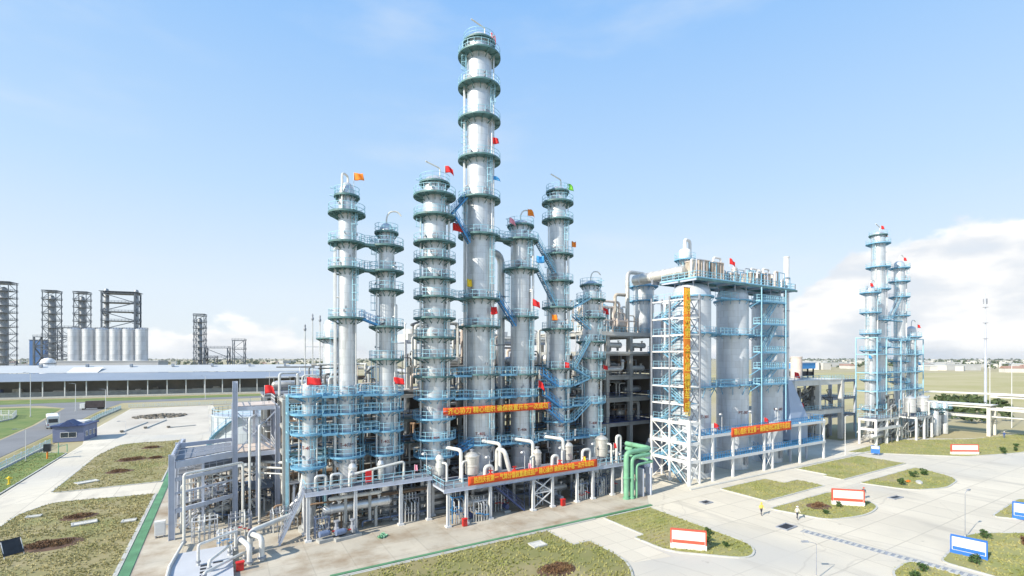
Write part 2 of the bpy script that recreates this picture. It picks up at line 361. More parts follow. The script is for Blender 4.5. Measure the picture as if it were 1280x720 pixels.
    def build(s, name, m, parent=None, o=(0,0,0), smooth=True, loc=None):
        if name in s.SPLIT and 1 < len(s.cut) < 60:
            ends = s.cut[1:]+[(len(s.v), len(s.f))]; ob = None
            for (v0,f0),(v1,f1) in zip(s.cut, ends):
                q = MB(); q.v = s.v[v0:v1]; q.f = [tuple(i-v0 for i in f) for f in s.f[f0:f1]]; q.cut = [(0,0)]
                ob = q.build(name, m, parent, o, smooth, loc)
            return ob
        ob = bpy.data.objects.new(name, s.mesh(name, m, smooth, o=o)); C.objects.link(ob)
        if parent: ob.parent = parent
        if loc: ob.location = loc
        if name in s.STUFF: ob['kind'] = 'stuff'
        return ob
def tag(o, label=None, cat=None, group=None, kind=None):
    if label: o['label'] = label
    if cat: o['category'] = cat
    if group: o['group'] = group
    if kind: o['kind'] = kind
    return o
def thing(name, label, cat, loc=(0,0,0), rz=0.0, group=None):
    o = bpy.data.objects.new(name, None); C.objects.link(o); o.location = loc; o.rotation_euler = (0,0,rz)
    o.empty_display_size = .3
    return tag(o, label, cat, group)
def inst(name, me, parent, loc=(0,0,0), rz=0.0):
    o = bpy.data.objects.new(name, me); C.objects.link(o); o.parent = parent; o.location = loc; o.rotation_euler = (0,0,rz); return o
def copy_tree(o, parent=None):
    c = o.copy(); C.objects.link(c); c.parent = parent
    for ch in list(o.children): copy_tree(ch, c)
    return c
def struct(o): o['kind'] = 'structure'; return o
def text_mesh(body, size, m, depth=.01):
    cu = bpy.data.curves.new('lettering', 'FONT'); cu.body = body; cu.size = size; cu.align_x = 'CENTER'; cu.align_y = 'CENTER'
    cu.resolution_u = 2; cu.offset = size*.012; cu.extrude = depth/2
    ob = bpy.data.objects.new('lettering', cu); C.objects.link(ob)
    dg = bpy.context.evaluated_depsgraph_get(); me = bpy.data.meshes.new_from_object(ob.evaluated_get(dg))
    bpy.data.objects.remove(ob); bpy.data.curves.remove(cu)
    me.materials.clear(); me.materials.append(M[m]); return me
def rail_line(mb, pts, h=1.1, w=.055, step=1.5, closed=False, mid=True, toe=True):
    if closed: pts = list(pts)+[pts[0]]
    for a, b in zip(pts[:-1], pts[1:]):
        a = Vector(a); b = Vector(b); L = (b-a).length
        if L < .05: continue
        n = max(1, round(L/step))
        for k in range(n+1):
            p = a.lerp(b, k/n); mb.bar(p, p+Vector((0,0,h)), w)
        for zz in ((h, h*.52) if mid else (h,)): mb.bar(a+Vector((0,0,zz)), b+Vector((0,0,zz)), w)
        if toe: mb.bar(a+Vector((0,0,.08)), b+Vector((0,0,.08)), w*.6, .16)
def stairs(name, label, p, q, width=.9, m='blue', parent=None, o=(0,0,0), group=None, treads=True):
    """a flight from p (low) to q (high): stringers, treads, handrails"""
    p = Vector(p); q = Vector(q); d = q-p; hd = Vector((d.x,d.y,0)); side = Vector((-hd.y,hd.x,0)).normalized()*(width/2)
    if parent: t = bpy.data.objects.new(name, None); C.objects.link(t); t.parent = parent; off = o
    else: t = thing(name, label, 'stairs', tuple(p), group=group); off = tuple(p)
    a = MB()
    for s in (-1,1): a.bar(p+side*s, q+side*s, .07, .24)
    a.build('stringer', m, t, off, smooth=False)
    b = MB(); n = max(3, int(abs(d.z)/.24))
    for k in range(1, n):
        c = p.lerp(q, k/n); b.bar(c-side*.96, c+side*.96, .26, .045)
    b.build('tread', 'grate', t, off, smooth=False)
    r = MB()
    for s in (-1,1):
        for zz in (1.05, .55): r.bar(p+side*s+Vector((0,0,zz)), q+side*s+Vector((0,0,zz)), .055)
        for k in range(0, 5):
            c = p.lerp(q, k/4)+side*s; r.bar(c, c+Vector((0,0,1.05)), .055)
    r.build('handrail', {'skyb':'rail'}.get(m, m), t, off, smooth=False)
    return t
def flag(label, pos, m, h=1.6, w=1.2, hh=.8, ang=-.4, tilt=0.0):
    t = thing('flag', label, 'flag', pos, ang)
    p = MB(); p.tube((0,0,0),(0,0,h),.03,6); p.build('pole','offw',t)
    c = MB(); nx, nz = 9, 6; vs = []; fs = []
    for j in range(nz):
        for i in range(nx):
            u = i/(nx-1); v = j/(nz-1)
            vs.append((.03+u*w*(.86-.12*v), math.sin(u*7+v*1.6+w*9)*.16*(.3+u), h-.02-hh*(1-v)*(1-.12*u)-(.34+.3*math.sin(w*17+h*5))*hh*u*u-.06*math.sin(u*5+h*3)))
    for j in range(nz-1):
        for i in range(nx-1): a = j*nx+i; fs.append((a,a+1,a+nx+1,a+nx))
    c.add(vs, fs); ob = c.build('cloth', m, t)
    sm = ob.modifiers.new('thick','SOLIDIFY'); sm.thickness = .012
    return t
def banner(label, p, q, h, text, size, m='banner', lift=.03, vertical=False):
    """cloth banner from p to q (lower edge), letters stand just off its front; front is the side facing -normal"""
    p = Vector(p); q = Vector(q); d = q-p; L = d.length; t = thing('banner', label, 'banner', tuple(p), math.atan2(d.y,d.x))
    c = MB(); nx = max(8, int(L/.5)); vs = []; fs = []
    for j in range(4):
        for i in range(nx+1):
            u = i/nx; vs.append((u*L, math.sin(u*L*1.9+j)*.025+math.sin(u*L*.7)*.02, h*j/3 - .05*math.sin(PI*((u*5)%1))*(j==3)))
    for j in range(3):
        for i in range(nx): a = j*(nx+1)+i; fs.append((a,a+1,a+nx+2,a+nx+1))
    c.add(vs, fs); cl = c.build('cloth', m, t)
    sm = cl.modifiers.new('thick','SOLIDIFY'); sm.thickness = .015
    if text:
        me = text_mesh(text, size, 'letter'); xs = [v.co.x for v in me.vertices]; w = max(xs)-min(xs)
        lo = inst('lettering', me, t, (L/2, -.10, h*.5)); lo.rotation_euler = (PI/2,0,0); k = min(1.35, L*.93/w); lo.scale = (k,1,1)
    return t
def grid_poly_inside(poly, x, y):
    ins = np.zeros(len(x), bool); n = len(poly)
    for i in range(n):
        x1,y1 = poly[i]; x2,y2 = poly[(i+1)%n]
        if y1 == y2: continue
        c = ((y1 > y) != (y2 > y)) & (x < (x2-x1)*(y-y1)/(y2-y1)+x1); ins ^= c
    return ins
def raw_mesh(name, V, tris, m):
    me = bpy.data.meshes.new(name); nv = len(V); nf = len(tris); k = tris.shape[1]
    me.vertices.add(nv); me.vertices.foreach_set('co', V.astype(np.float32).ravel())
    me.loops.add(nf*k); me.loops.foreach_set('vertex_index', tris.astype(np.int32).ravel())
    me.polygons.add(nf); me.polygons.foreach_set('loop_start', np.arange(0,nf*k,k,dtype=np.int32)); me.polygons.foreach_set('loop_total', np.full(nf,k,np.int32))
    me.update(calc_edges=True); me.validate(); me.materials.append(M[m]); return me
def tufts(name, poly, z, dens, m, parent=None, hmin=.06, hmax=.16, wid=.10, rows=None, holes=()):
    P = np.array(poly); x0,y0 = P.min(0); x1,y1 = P.max(0); n = int((x1-x0)*(y1-y0)*dens)
    x = RNG.uniform(x0,x1,n); y = RNG.uniform(y0,y1,n)
    if rows:                # planted in diagonal rows
        a = rows[1]; u = x*math.cos(a)+y*math.sin(a); v = -x*math.sin(a)+y*math.cos(a)
        v = np.round(v/rows[0])*rows[0]+RNG.normal(0,.10,n); u = np.round(u/rows[2])*rows[2]+RNG.normal(0,.14,n)
        x = u*math.cos(a)-v*math.sin(a); y = u*math.sin(a)+v*math.cos(a)
    k = grid_poly_inside(poly, x, y)
    k &= RNG.uniform(0,1,n) < .62+.5*np.sin(x*.9+1.3*np.sin(y*.7))*np.sin(y*.8+1.1*np.sin(x*.45))
    for hx,hy,hr in holes: k &= ((x-hx)**2+(y-hy)**2 > hr*hr)
    x, y = x[k], y[k]; n = len(x); B = 4
    X = np.repeat(x,B); Y = np.repeat(y,B); a = RNG.uniform(0,2*PI,n*B); h = RNG.uniform(hmin,hmax,n*B); w = wid*RNG.uniform(.6,1.3,n*B)
    X = X+RNG.normal(0,.06,n*B); Y = Y+RNG.normal(0,.06,n*B); lx = RNG.normal(0,.09,n*B); ly = RNG.normal(0,.09,n*B)
    dx, dy = np.cos(a)*w/2, np.sin(a)*w/2; Z = np.full(n*B, z)
    V = np.stack([np.stack([X-dx,Y-dy,Z],1), np.stack([X+dx,Y+dy,Z],1), np.stack([X+lx,Y+ly,Z+h],1)],1).reshape(-1,3)
    T = np.arange(n*B*3).reshape(-1,3)
    ob = bpy.data.objects.new(name, raw_mesh(name, V, T, m)); C.objects.link(ob)
    if parent: ob.parent = parent
    ob['kind'] = 'stuff'; return ob
def leaf_cloud(name, m, n, rx, ry, rz, zc, leaf, parent=None, clumps=6, seed=0, loc=None):
    g = np.random.default_rng(seed); cx = g.normal(0,1,(clumps,3)); cx /= np.linalg.norm(cx,axis=1)[:,None]; cx *= g.uniform(.25,.75,(clumps,1))
    k = g.integers(0,clumps,n); d = g.normal(0,1,(n,3)); d /= np.linalg.norm(d,axis=1)[:,None]
    p = cx[k]+d*(g.uniform(.25,1,(n,1))**.5)*.48; p *= np.array([rx,ry,rz]); p[:,2] += zc; p[:,2] = np.maximum(p[:,2], .02)
    a = g.normal(0,1,(n,3)); a /= np.linalg.norm(a,axis=1)[:,None]; b = np.cross(a, g.normal(0,1,(n,3))); b /= np.linalg.norm(b,axis=1)[:,None]
    s = leaf*g.uniform(.6,1.3,(n,1)); V = np.stack([p-a*s, p+b*s*.5, p+a*s, p-b*s*.5],1).reshape(-1,3); V[:,2] = np.maximum(V[:,2], .01)
    ob = bpy.data.objects.new(name, raw_mesh(name, V, np.arange(4*n).reshape(-1,4), m)); C.objects.link(ob)
    if parent: ob.parent = parent
    if loc: ob.location = loc
    return ob
def shrub(label, x, y, z, s, m='shrub', seed=0, group=None):
    t = thing('shrub', label, 'shrub', (x,y,z), 0, group)
    st = MB()
    for k in range(5):
        a = k*1.26+seed; st.tube((0,0,0),(math.cos(a)*s*.35,math.sin(a)*s*.35,s*.55),.03,5,.012)
    st.build('stem','bark',t); leaf_cloud('foliage', m, 320, s*.62, s*.62, s*.5, s*.5, .11*max(.7,s), t, 7, seed+3)
    return t
# ---------------------------------------------------------------- ground
def disc(n, r):
    return [(r*math.cos(2*PI*k/n), r*math.sin(2*PI*k/n)) for k in range(n)]
def sheet(name, poly, z, m, depth=.3):
    b = MB(); b.poly(poly, z-depth, z); return struct(b.build(name, m, smooth=False))
def rounded(pts, rad, seg=6):
    """outline with each corner rounded; pts (x,y) or (x,y,r)"""
    out = []; n = len(pts)
    for i in range(n):
        a = Vector(pts[i-1][:2]); b = Vector(pts[i][:2]); c = Vector(pts[(i+1)%n][:2]); r = pts[i][2] if len(pts[i]) > 2 else rad
        if r <= 0: out.append((b.x,b.y)); continue
        u = a-b; v = c-b; l = min(r, u.length*.48, v.length*.48); u.normalize(); v.normalize()
        for k in range(seg+1):
            t = k/seg; p = (b+u*l)*(1-t)**2+b*2*t*(1-t)+(b+v*l)*t*t; out.append((p.x,p.y))
    return out
b = MB(); b.poly(disc(96, 9000), -.6, -.10); struct(b.build('terrain', 'terrain', smooth=False))
sheet('concrete_yard', [(-30.5,-60),(260,-60),(260,36),(190,41),(170,50),(150,64),(140,64),(140,118),(60,124),(2,160),(-4,262),(-34,262),(-34,184),(-30.5,160)], 0, 'yard', .05)
sheet('bare_ground', [(-33.5,186),(-30,178),(-6,164),(-3.5,170),(-6,261),(-33.5,261)], .02, 'bare', .015)
sheet('process_pad', [(-8.2,48),(-8.2,128),(60,126),(67,88),(67,64),(54.4,50.9),(9.6,50.9),(9.6,48)], .03, 'pad', .025)
# asphalt road on the far left with the verge beside it
sheet('access_road', [(-41.5,60),(-49.5,60),(-49.5,150),(-52.5,215),(-59,280),(-72,300),(-300,312),(-300,318),(60,312),(60,300),(-42,298),(-44,262),(-42.5,180)], -.04, 'asph', .04)
sheet('grass_verge', [(-50.2,60),(-50.2,150),(-53.4,215),(-60,279),(-75,292),(-300,304),(-300,60)], -.05, 'soilv', .03)
sheet('far_grass_strip', [(-300,319),(60,313),(60,322),(-100,346),(-300,372)], -.05, 'soilv', .03)
sheet('roadside_verge', [(-37.5,100),(-41,100),(-41.8,180),(-43,255),(-38.5,255),(-37.2,180)], -.03, 'soil', .03)
sheet('field', [(240,70),(700,-60),(1100,200),(620,420),(300,330)], -.08, mat('pale_green_field', (.36,.33,.14), .95, 0, .2, .02, col2=(.47,.41,.24), bump=0))
# green painted kerb with white edge
def strip(name, pts, w, z0, z1, m):
    b = MB()
    for a, c in zip(pts[:-1], pts[1:]):
        b.bar((a[0],a[1],(z0+z1)/2),(c[0],c[1],(z0+z1)/2), w, z1-z0)
    return struct(b.build(name, m, smooth=False))
strip('green_kerb', [(9.2,50.62),(54.6,50.62)], .42, .0, .17, 'kgreen')
strip('green_border', [(-8.55,48),(-8.55,128)], .95, .0, .09, 'kgreen')
strip('white_kerb', [(-9.25,48),(-9.25,96)], .3, .0, .13, 'kerb')
strip('white_kerb', [(9.2,50.25),(43.4,50.25)], .2, .0, .12, 'kerb')
strip('silo_kerb', [(66.5,53.2),(112,53.2),(134,53.2)], .45, .0, .14, 'kerb')
sheet('silo_pad', [(67.2,53.5),(136,53.5),(136,70),(67.2,70)], .03, 'path', .025)
LAWNS = []
def lawn(pts, m='soilg', rad=1.0, kw=.22, gm='grassG', dens=5, rows=None, z=.10, holes=(), h=(.05,.15)):
    P = rounded(pts, rad); b = MB(); b.poly(P, -.02, z); o = struct(b.build('lawn', m, smooth=False))
    k = MB(); n = len(P); c = np.mean(np.array(P),0)
    for i in range(n):
        a = P[i]; e = P[(i+1)%n]; L = math.hypot(e[0]-a[0], e[1]-a[1])
        if L < .01: continue
        k.bar((a[0],a[1],.065),(e[0],e[1],.065), kw, .14+(i%2)*.004)
    k.build('kerb', 'kerb', o, smooth=False)
    g = tufts('grass', [(c[0]+(a-c[0])*1.004, c[1]+(e-c[1])*1.004) for a,e in P], z, dens*1.7, gm, o, h[0], h[1]*1.15, .14, rows, holes)
    LAWNS.append(o); return o
RW = (.55, R(28), .5)
bedsA = [(-17.2,76,3.0),(-16.9,87.3,2.1)]; bedsB = [(-16.8,130.6,3.0),(-17,118.1,2.3),(-12.5,130,1.8),(-14.8,145.4,2.2)]
lawn([(-26,40,0),(-9.4,40,0),(-9.4,96,.4),(-22,98.2,2),(-24.6,93,2)], 'soil', 1, gm='grassA', dens=8, rows=RW, holes=[(a,b,c*.8) for a,b,c in bedsA], h=(.08,.19))
lawn([(-24,105,1.2),(-9.3,105,.5),(-9.3,155,1),(-22,155.5,3.5),(-24.2,140,4)], 'soil', 1, gm='grassA', dens=4.5, rows=RW, holes=[(a,b,c*.8) for a,b,c in bedsB], h=(.08,.19))
lawn([(-37,60,0),(-30.8,60,0),(-30.8,148,1.5),(-37,152,.5)], 'soilv', .5, gm='grassG', dens=3)
lawn([(10.5,49.9,.3),(35.2,49.9,.2),(35.2,44.6,.2),(37.6,44.6,.2),(37.6,38,3),(31,30,2),(12,26,1)], 'soil', .5, gm='grassG', dens=7, rows=RW, h=(.08,.22))
lawn([(44.6,50.0,.3),(53.6,50.0,.4),(53.2,33.6,3.0),(49.5,31.3,2.2),(43.2,37.5,2.0),(43.0,42.6,.3),(44.6,42.6,.2)], 'soilg', .5, gm='grassG', dens=7, rows=(.8,R(5),.5))
lawn([(71.2,51.0,.3),(84.2,51.0,.3),(84.2,47.6,.2),(88.4,47.6,.3),(88.4,43.0,.3),(71.2,43.0,.3)], 'soilg', .4, gm='grassG', dens=5)
lawn([(97.0,52.4,.3),(121.5,52.4,.3),(121.5,43.4,.4),(95.5,43.4,.3),(95.5,46.8,.2),(97.0,46.8,.2)], 'soilg', .4, gm='grassG', dens=3.5)
lawn([(68.0,40.6,.8),(84.6,40.6,.8),(84.6,33.2,4),(77,31.8,3),(70.0,33.6,2)], 'soilg', .8, gm='grassG', dens=6)
lawn([(95.5,40.8,.6),(118.5,40.8,1.0),(114.5,32.8,4),(104,31.6,3),(97.6,34.2,2)], 'soilg', .8, gm='grassG', dens=4)
lawn([(124,55.6,1),(153,57.5,1),(172,47.5,2),(196,43.6,1),(196,33.0,2),(158,34.5,3),(141,39.5,2)], 'soilg', .8, gm='grassG', dens=2.5)
lawn([(66.2,20.6,1),(79.5,22.3,3),(92,15,2),(92,0,0),(66.2,0,0)], 'soilg', .8, gm='grassG', dens=6)
lawn([(63.6,22.4,1.0),(58.5,22.2,1.5),(52,17,1),(52,5,0),(63.6,5,0)], 'soilg', .8, gm='grassG', dens=6)
lawn([(90.8,22.8,1.5),(106,23.5,1.0),(112,15,1),(100,12,1)], 'soilg', .8, gm='grassG', dens=4)
# paths of paler slabs between the lawns
sheet('garden_path', [(53.9,50.3),(71.0,50.3),(71.0,52.9),(66,52.9),(54.9,51.1)], .012, 'path', .01)
sheet('garden_path', [(88.7,43.2),(95.2,43.2),(95.2,52.8),(84.5,52.8),(84.5,47.9),(88.7,47.9)], .012, 'path', .01)
sheet('garden_path', [(67.8,42.8),(121,43.1),(121,41.2),(67.8,40.9)], .016, 'path', .01)
sheet('garden_path', [(35.5,50.1),(44.3,50.1),(44.3,42.9),(42.7,42.3),(42.6,36.5),(37.9,37.5),(37.9,44.3),(35.5,44.3)], .012, 'path', .01)
# planting beds of rusty low shrubs, bushy and round
def bed(label, x, y, r, seed):
    t = thing('shrub_bed', label, 'shrub bed', (x,y,.1))
    mo = MB(); mo.lathe([(r,0),(r*.8,.07),(r*.4,.12),(0.02,.14)], 20); s = mo.build('soil_mound', mat('bed_soil',(.12,.07,.045),.95,0,.3,.8), t); s.scale = (1,.75,1)
    f = leaf_cloud('foliage', 'shrubr', int(260*r*r), r*.80, r*.62, .22, .22, .11, t, 14, seed)
beds_lab = ['large rusty brown shrub bed at the lower end of the near left lawn','rusty brown shrub bed near the top edge of the near left lawn']
for i,(x,y,r) in enumerate(bedsA): bed(beds_lab[i], x, y, r, 40+i)
for i,(x,y,r) in enumerate(bedsB): bed(['big brown shrub bed in the middle of the farther left lawn','brown shrub bed at the lower end of the farther left lawn','small brown shrub bed close to the tank side of the farther left lawn','brown shrub bed at the top of the farther left lawn'][i], x, y, r, 50+i)
bed('dark brown shrub patch on the front lawn at the bottom edge', 29.5, 40.2, 2.2, 61)
# manhole covers / inspection slabs on the lawns
def slab(label, x, y, w, d, z=.12, m='kerb', rz=0):
    t = thing('inspection_cover', label, 'manhole cover', (x,y,z), rz)
    a = MB()
    a.box(-w/2,-d/2,0,w/2,-d/2+.18,.16); a.box(-w/2,d/2-.18,0,w/2,d/2,.16); a.box(-w/2,-d/2+.18,0,-w/2+.18,d/2-.18,.16); a.box(w/2-.18,-d/2+.18,0,w/2,d/2-.18,.16)
    a.build('rim', m, t, smooth=False); c = MB(); c.box(-w/2+.18,-d/2+.18,.0,w/2-.18,d/2-.18,.11); c.build('cover','concl' if m=='kerb' else 'dark',t,smooth=False)
slab('concrete inspection cover on the lawn in front of the pipe platform', 31.5, 46.6, 1.8, 1.5)
slab('long concrete cover on the near left lawn beside the upper shrub bed', -15.7, 83.5, 2.6, 1.5, rz=.2)
slab('square concrete cover by the green border of the near left lawn', -10.8, 81.6, 1.6, 1.2)
slab('flat concrete cover at the road edge of the near left lawn', -22.3, 90.5, 1.6, 1.0)
slab('concrete cover at the lower left of the farther left lawn', -20.5, 110.8, 3.0, 1.8, rz=.5)
slab('dark steel drain grate on the yard by the two walking workers', 62.6, 35.1, 2.6, 1.5, .0, 'grey', .05)
slab('dark drain cover on the yard beside the tapered lawn', 90.3, 33.6, 2.6, 1.0, .0, 'grey', -.1)
slab('grey manhole cover on the yard near the silo kerb', 62.7, 47.3, 1.8, 1.2, .0, 'grey')
# trench drain across the yard: frame and single gratings
t = thing('trench_drain', 'trench drain with pale grating bars crossing the yard towards the blue sign', 'drain', (63.2,33,0))
pa, pb = Vector((63.1,33.4)), Vector((64.9,14.0)); d = (pb-pa); L = d.length; d.normalize(); nrm = Vector((-d.y,d.x))
fr = MB()
for s in (-1,1):
    fr.bar((pa.x+nrm.x*s*.52,pa.y+nrm.y*s*.52,.03),(pb.x+nrm.x*s*.52,pb.y+nrm.y*s*.52,.03),.12,.06)
fr.bar((pa.x,pa.y,.012),(pb.x,pb.y,.012),.9,.014)
fr.build('channel','grey',t,(63.2,33,0),smooth=False)
gb = MB(); gb.obox((0,0,.045),(.82,.28,.06)); gme = gb.mesh('grating_bar','kerb',False)
n = int(L/.62)
for k in range(n):
    p = pa.lerp(pb,(k+.5)/n); o = inst('grating_bar', gme, t, (p.x-63.2,p.y-33,0), math.atan2(d.y,d.x)+PI/2)
# ---------------------------------------------------------------- columns
RING = {}
def ring_meshes(r, w, deckm, railm):
    key = (round(r,2), round(w,2), deckm, railm)
    if key not in RING:
        d = MB(); d.annulus(r+.04, r+w, -.09, 0, n=40); d.annulus(r+w-.02, r+w+.03, -.14, .10, n=40)
        for k in range(12):
            a = 2*PI*k/12+.2; c, s = math.cos(a), math.sin(a)
            d.bar((c*r,s*r,-.8),(c*(r+w*.9),s*(r+w*.9),-.16),.09,.1); d.bar((c*r,s*r,-.17),(c*(r+w*.96),s*(r+w*.96),-.17),.08,.13)
        dm = d.mesh('ring_platform', deckm)
        g = MB(); rr = r+w-.05; n = max(12, int(2*PI*rr/1.05))
        for k in range(n):
            a = 2*PI*k/n; g.bar((rr*math.cos(a),rr*math.sin(a),.0),(rr*math.cos(a),rr*math.sin(a),1.12),.048)
        for zz in (.58, 1.12): g.annulus(rr-.024, rr+.024, zz-.024, zz+.024, n=36)
        RING[key] = (dm, g.mesh('railing', railm, False))
    return RING[key]
LAD = {}
def ladder_mesh(h, m='rail'):
    h = round(h*2)/2
    if (h,m) not in LAD:
        b = MB()
        for s in (-.24,.24): b.bar((.3,s,0),(.3,s,h+1.0),.055)
        z = .3
        while z < h: b.bar((.3,-.24,z),(.3,.24,z),.035); z += .42
        z = 2.3
        while z < h+1.0:      # safety cage hoops
            pts = [(.3+.72*math.sin(t), .36*math.cos(t)*1.0, z) for t in np.linspace(0,PI,7)]
            for p,q in zip(pts[:-1],pts[1:]): b.bar(p,q,.04,.05)
            z += 1.0
        if h > 3:
            for t in np.linspace(.25,PI-.25,4): b.bar((.3+.72*math.sin(t),.36*math.cos(t),2.3),(.3+.72*math.sin(t),.36*math.cos(t),h+1.0),.035)
        LAD[(h,m)] = b.mesh('ladder', m, False)
    return LAD[(h,m)]
def manhole_mesh(r):
    b = MB(); b.hlathe([(.33,0),(.33,.28),(.46,.28),(.46,.40),(.40,.46)], (r-.05,0,0), (1,0,0), 14); return b.mesh('manhole','grey')
def column(label, X, Y, r, top, rings, cap, tagtxt, w=1.3, vent='arc', seed=0, cladm='clad', sub=3.0, name='distillation_column', lower_blue=18, railhi='rail', pipes=3, ladders=True, det=True):
    rd = random.Random(seed); t = thing(name, label, 'column', (X,Y,0))
    pr = [(r*1.28,0),(r*1.28,.35),(r*1.08,.38),(r*1.02,sub)]
    z = sub
    cuts = sorted(rings)
    for c in cuts:
        if c-.35 > z+.5: pr += [(r,z+.02),(r,c-.3),(r*1.035,c-.28),(r*1.035,c-.05),(r,c-.03)]; z = c
    ct = cap if cap else top-.9*r
    pr += [(r,ct-.1)]
    for k in range(1,8): a = k/7*PI/2; pr.append((max(.02,r*.985*math.cos(a)), ct+(top-ct)*math.sin(a)))
    s = MB(); s.lathe(pr, 40); s.build('shell', cladm, t)
    f = MB(); f.annulus(r*1.05,r*1.6,0.0,.5,n=32); f.build('plinth','conc',t)
    for i,z in enumerate(rings):
        low = z < lower_blue
        dm, gm = ring_meshes(r, w, 'skyb' if low else 'teal', 'rail' if not low else 'rail')
        p = inst('ring_platform', dm, t, (0,0,z), i*.4); inst('railing', gm, p)
    if cap:
        dm, gm = ring_meshes(r, .55, 'teal', 'rail'); p = inst('top_platform', dm, t, (0,0,cap)); inst('railing', gm, p)
    if ladders:
        zs = sorted(rings+([cap] if cap else []))
        for i in range(len(zs)-1):
            h = zs[i+1]-zs[i]
            if h < .8: continue
            a = R(175 if i%2 else 290)+rd.uniform(-.15,.15)
            inst('ladder', ladder_mesh(h), t, ((r+.05)*math.cos(a),(r+.05)*math.sin(a),zs[i]), a)
    if det:
        mh = manhole_mesh(r)
        for i,z in enumerate(rings):
            if rd.random() < .32: inst('manhole', mh, t, (0,0,z+.8), R(rd.choice((200,225,250,275))))
        # vertical lines clipped to the shell
        for k in range(pipes):
            a = R(rd.choice((158,172,188,300,312,325)) + rd.uniform(-5,5)); pr_ = rd.choice((.09,.13,.18)); rr = r+.28+pr_
            z1 = top-rd.uniform(.02,.45)*(top-8); z0 = rd.uniform(5.2,8)
            b = MB(); c, s_ = math.cos(a), math.sin(a)
            b.pipe([(c*r*.96,s_*r*.96,z1),(c*rr,s_*rr,z1),(c*rr,s_*rr,z0),(c*r*.96,s_*r*.96,z0)], pr_, 8, .35); b.build('riser_pipe', 'pipe', t)
        # instruments: little gauges and valves by the platforms
        g = MB()
        for z in rings:
            for _ in range(2):
                a = rd.uniform(R(165),R(320)); q = r+.2+rd.uniform(0,.25); zz = z+rd.uniform(.5,1.6)
                g.tube((r*math.cos(a),r*math.sin(a),zz),(q*math.cos(a),q*math.sin(a),zz),.05,6); g.obox((q*math.cos(a),q*math.sin(a),zz+.08),(.22,.22,.3),a)
        gi = g.build('instrument', 'grey', t); gi['kind'] = 'stuff'
    if vent:
        b = MB(); k = .11
        if vent == 'arc': b.pipe([(0,0,top-.1),(0,0,top+.9),(.5,0,top+1.7),(1.5,-.2,top+1.8),(2.0,-.3,top+1.2)],k,8,.6)
        elif vent == 'hook': b.pipe([(r*.5,0,top-.5),(r*.5,0,top+1.3),(-1.4,0,top+1.9)],k,8,.3)
        elif vent == 'side': b.pipe([(r*.1,-.1,top-.3),(r*.1,-.1,top+.8),(-r*.75,-r*.9,top+.8),(-r*.75,-r*.9,top-4.5)],k*1.3,8,.5)
        b.build('vent_pipe','pipew',t)
    if tagtxt:
        me = text_mesh(tagtxt, .62, 'tag')
        for v in me.vertices:      # wrap round the shell
            a = v.co.x/r; q = r+.035+v.co.z; v.co = Vector((q*math.sin(a), -q*math.cos(a), v.co.y))
        inst('tag_lettering', me, t, (0,0,10.55), R(-31+8))
    return t
YC = 66.0
COLS = [
 ('short silver column at the left end of the row, red flag at its top', 9.4, .80, 18.9, [8.2,12.4,14.9,17.2], None, 'T-401', 1.35, None),
 ('slim silver column with an orange flag on its rounded top', 14.1, 1.08, 45.3, [9.1,12.3,14.8,17.2,27.2,33.7,37.1,41.0], 43.3, 'T-402', 1.28, 'side'),
 ('slim silver column with curved vent, right beside the orange flagged one', 19.4, 1.06, 40.6, [8.9,12.1,14.8,17.0,21.8,26.2,31.2,33.8,37.2], 39.2, 'T-403', 1.28, 'arc'),
 ('thick silver column with closely spaced ring platforms, left of the tallest', 26.5, 1.66, 48.5, [7.9,10.4,13.3,16.2,19.3,22.0,24.9,27.7,30.7,33.3,36.1,38.6,42.4,45.4], 47.3, 'T-404', 1.4, 'hook'),
 ('tallest silver column of the plant, towering over all the others', 33.8, 1.90, 71.7, [9.1,16.0,19.5,26.7,30.9,40.5,46.1,52.2,58.2,63.3,68.1], 70.2, 'T-405', 1.35, 'hook'),
 ('silver column with arched vent pipe, first to the right of the tallest', 41.3, 1.62, 44.2, [8.6,16.0,19.4,28.5,36.1,40.8], 43.2, 'T-406', 1.3, 'arc'),
 ('silver column with a green flag at its top, second right of the tallest', 48.7, 1.42, 51.0, [8.4,11.4,13.8,17.3,20.2,26.8,30.4,34.8,39.3,45.1,48.1], 50.0, 'T-407', 1.25, 'hook'),
 ('short silver column at the right end of the main row', 56.0, 1.40, 35.6, [8.6,14.2,18.5,21.9,24.8,29.0,32.2], 34.8, 'T-408', 1.2, 'arc'),
]
for i,(lab,X,r,top,rings,cap,tg,w,vent) in enumerate(COLS):
    column(lab, X, YC, r, top, rings, cap, tg, w, vent, seed=i+1, pipes=(2,4,4,5,6,5,5,4)[i])
# slender pipe risers standing free behind the tallest column
t = thing('overhead_line', 'thick bent overhead pipe standing behind the tallest column', 'pipe', (39.6,69.4,0))
b = MB(); b.pipe([(0,0,.1),(0,0,39),(-3.4,-1.2,39.2)],.62,14,1.6); b.build('riser','pipe',t)
b = MB()
for z in (8,16,24,32): b.tube((0,0,z),(0,0,z+.18),.78,14)
b.build('clamp_ring','grey',t)
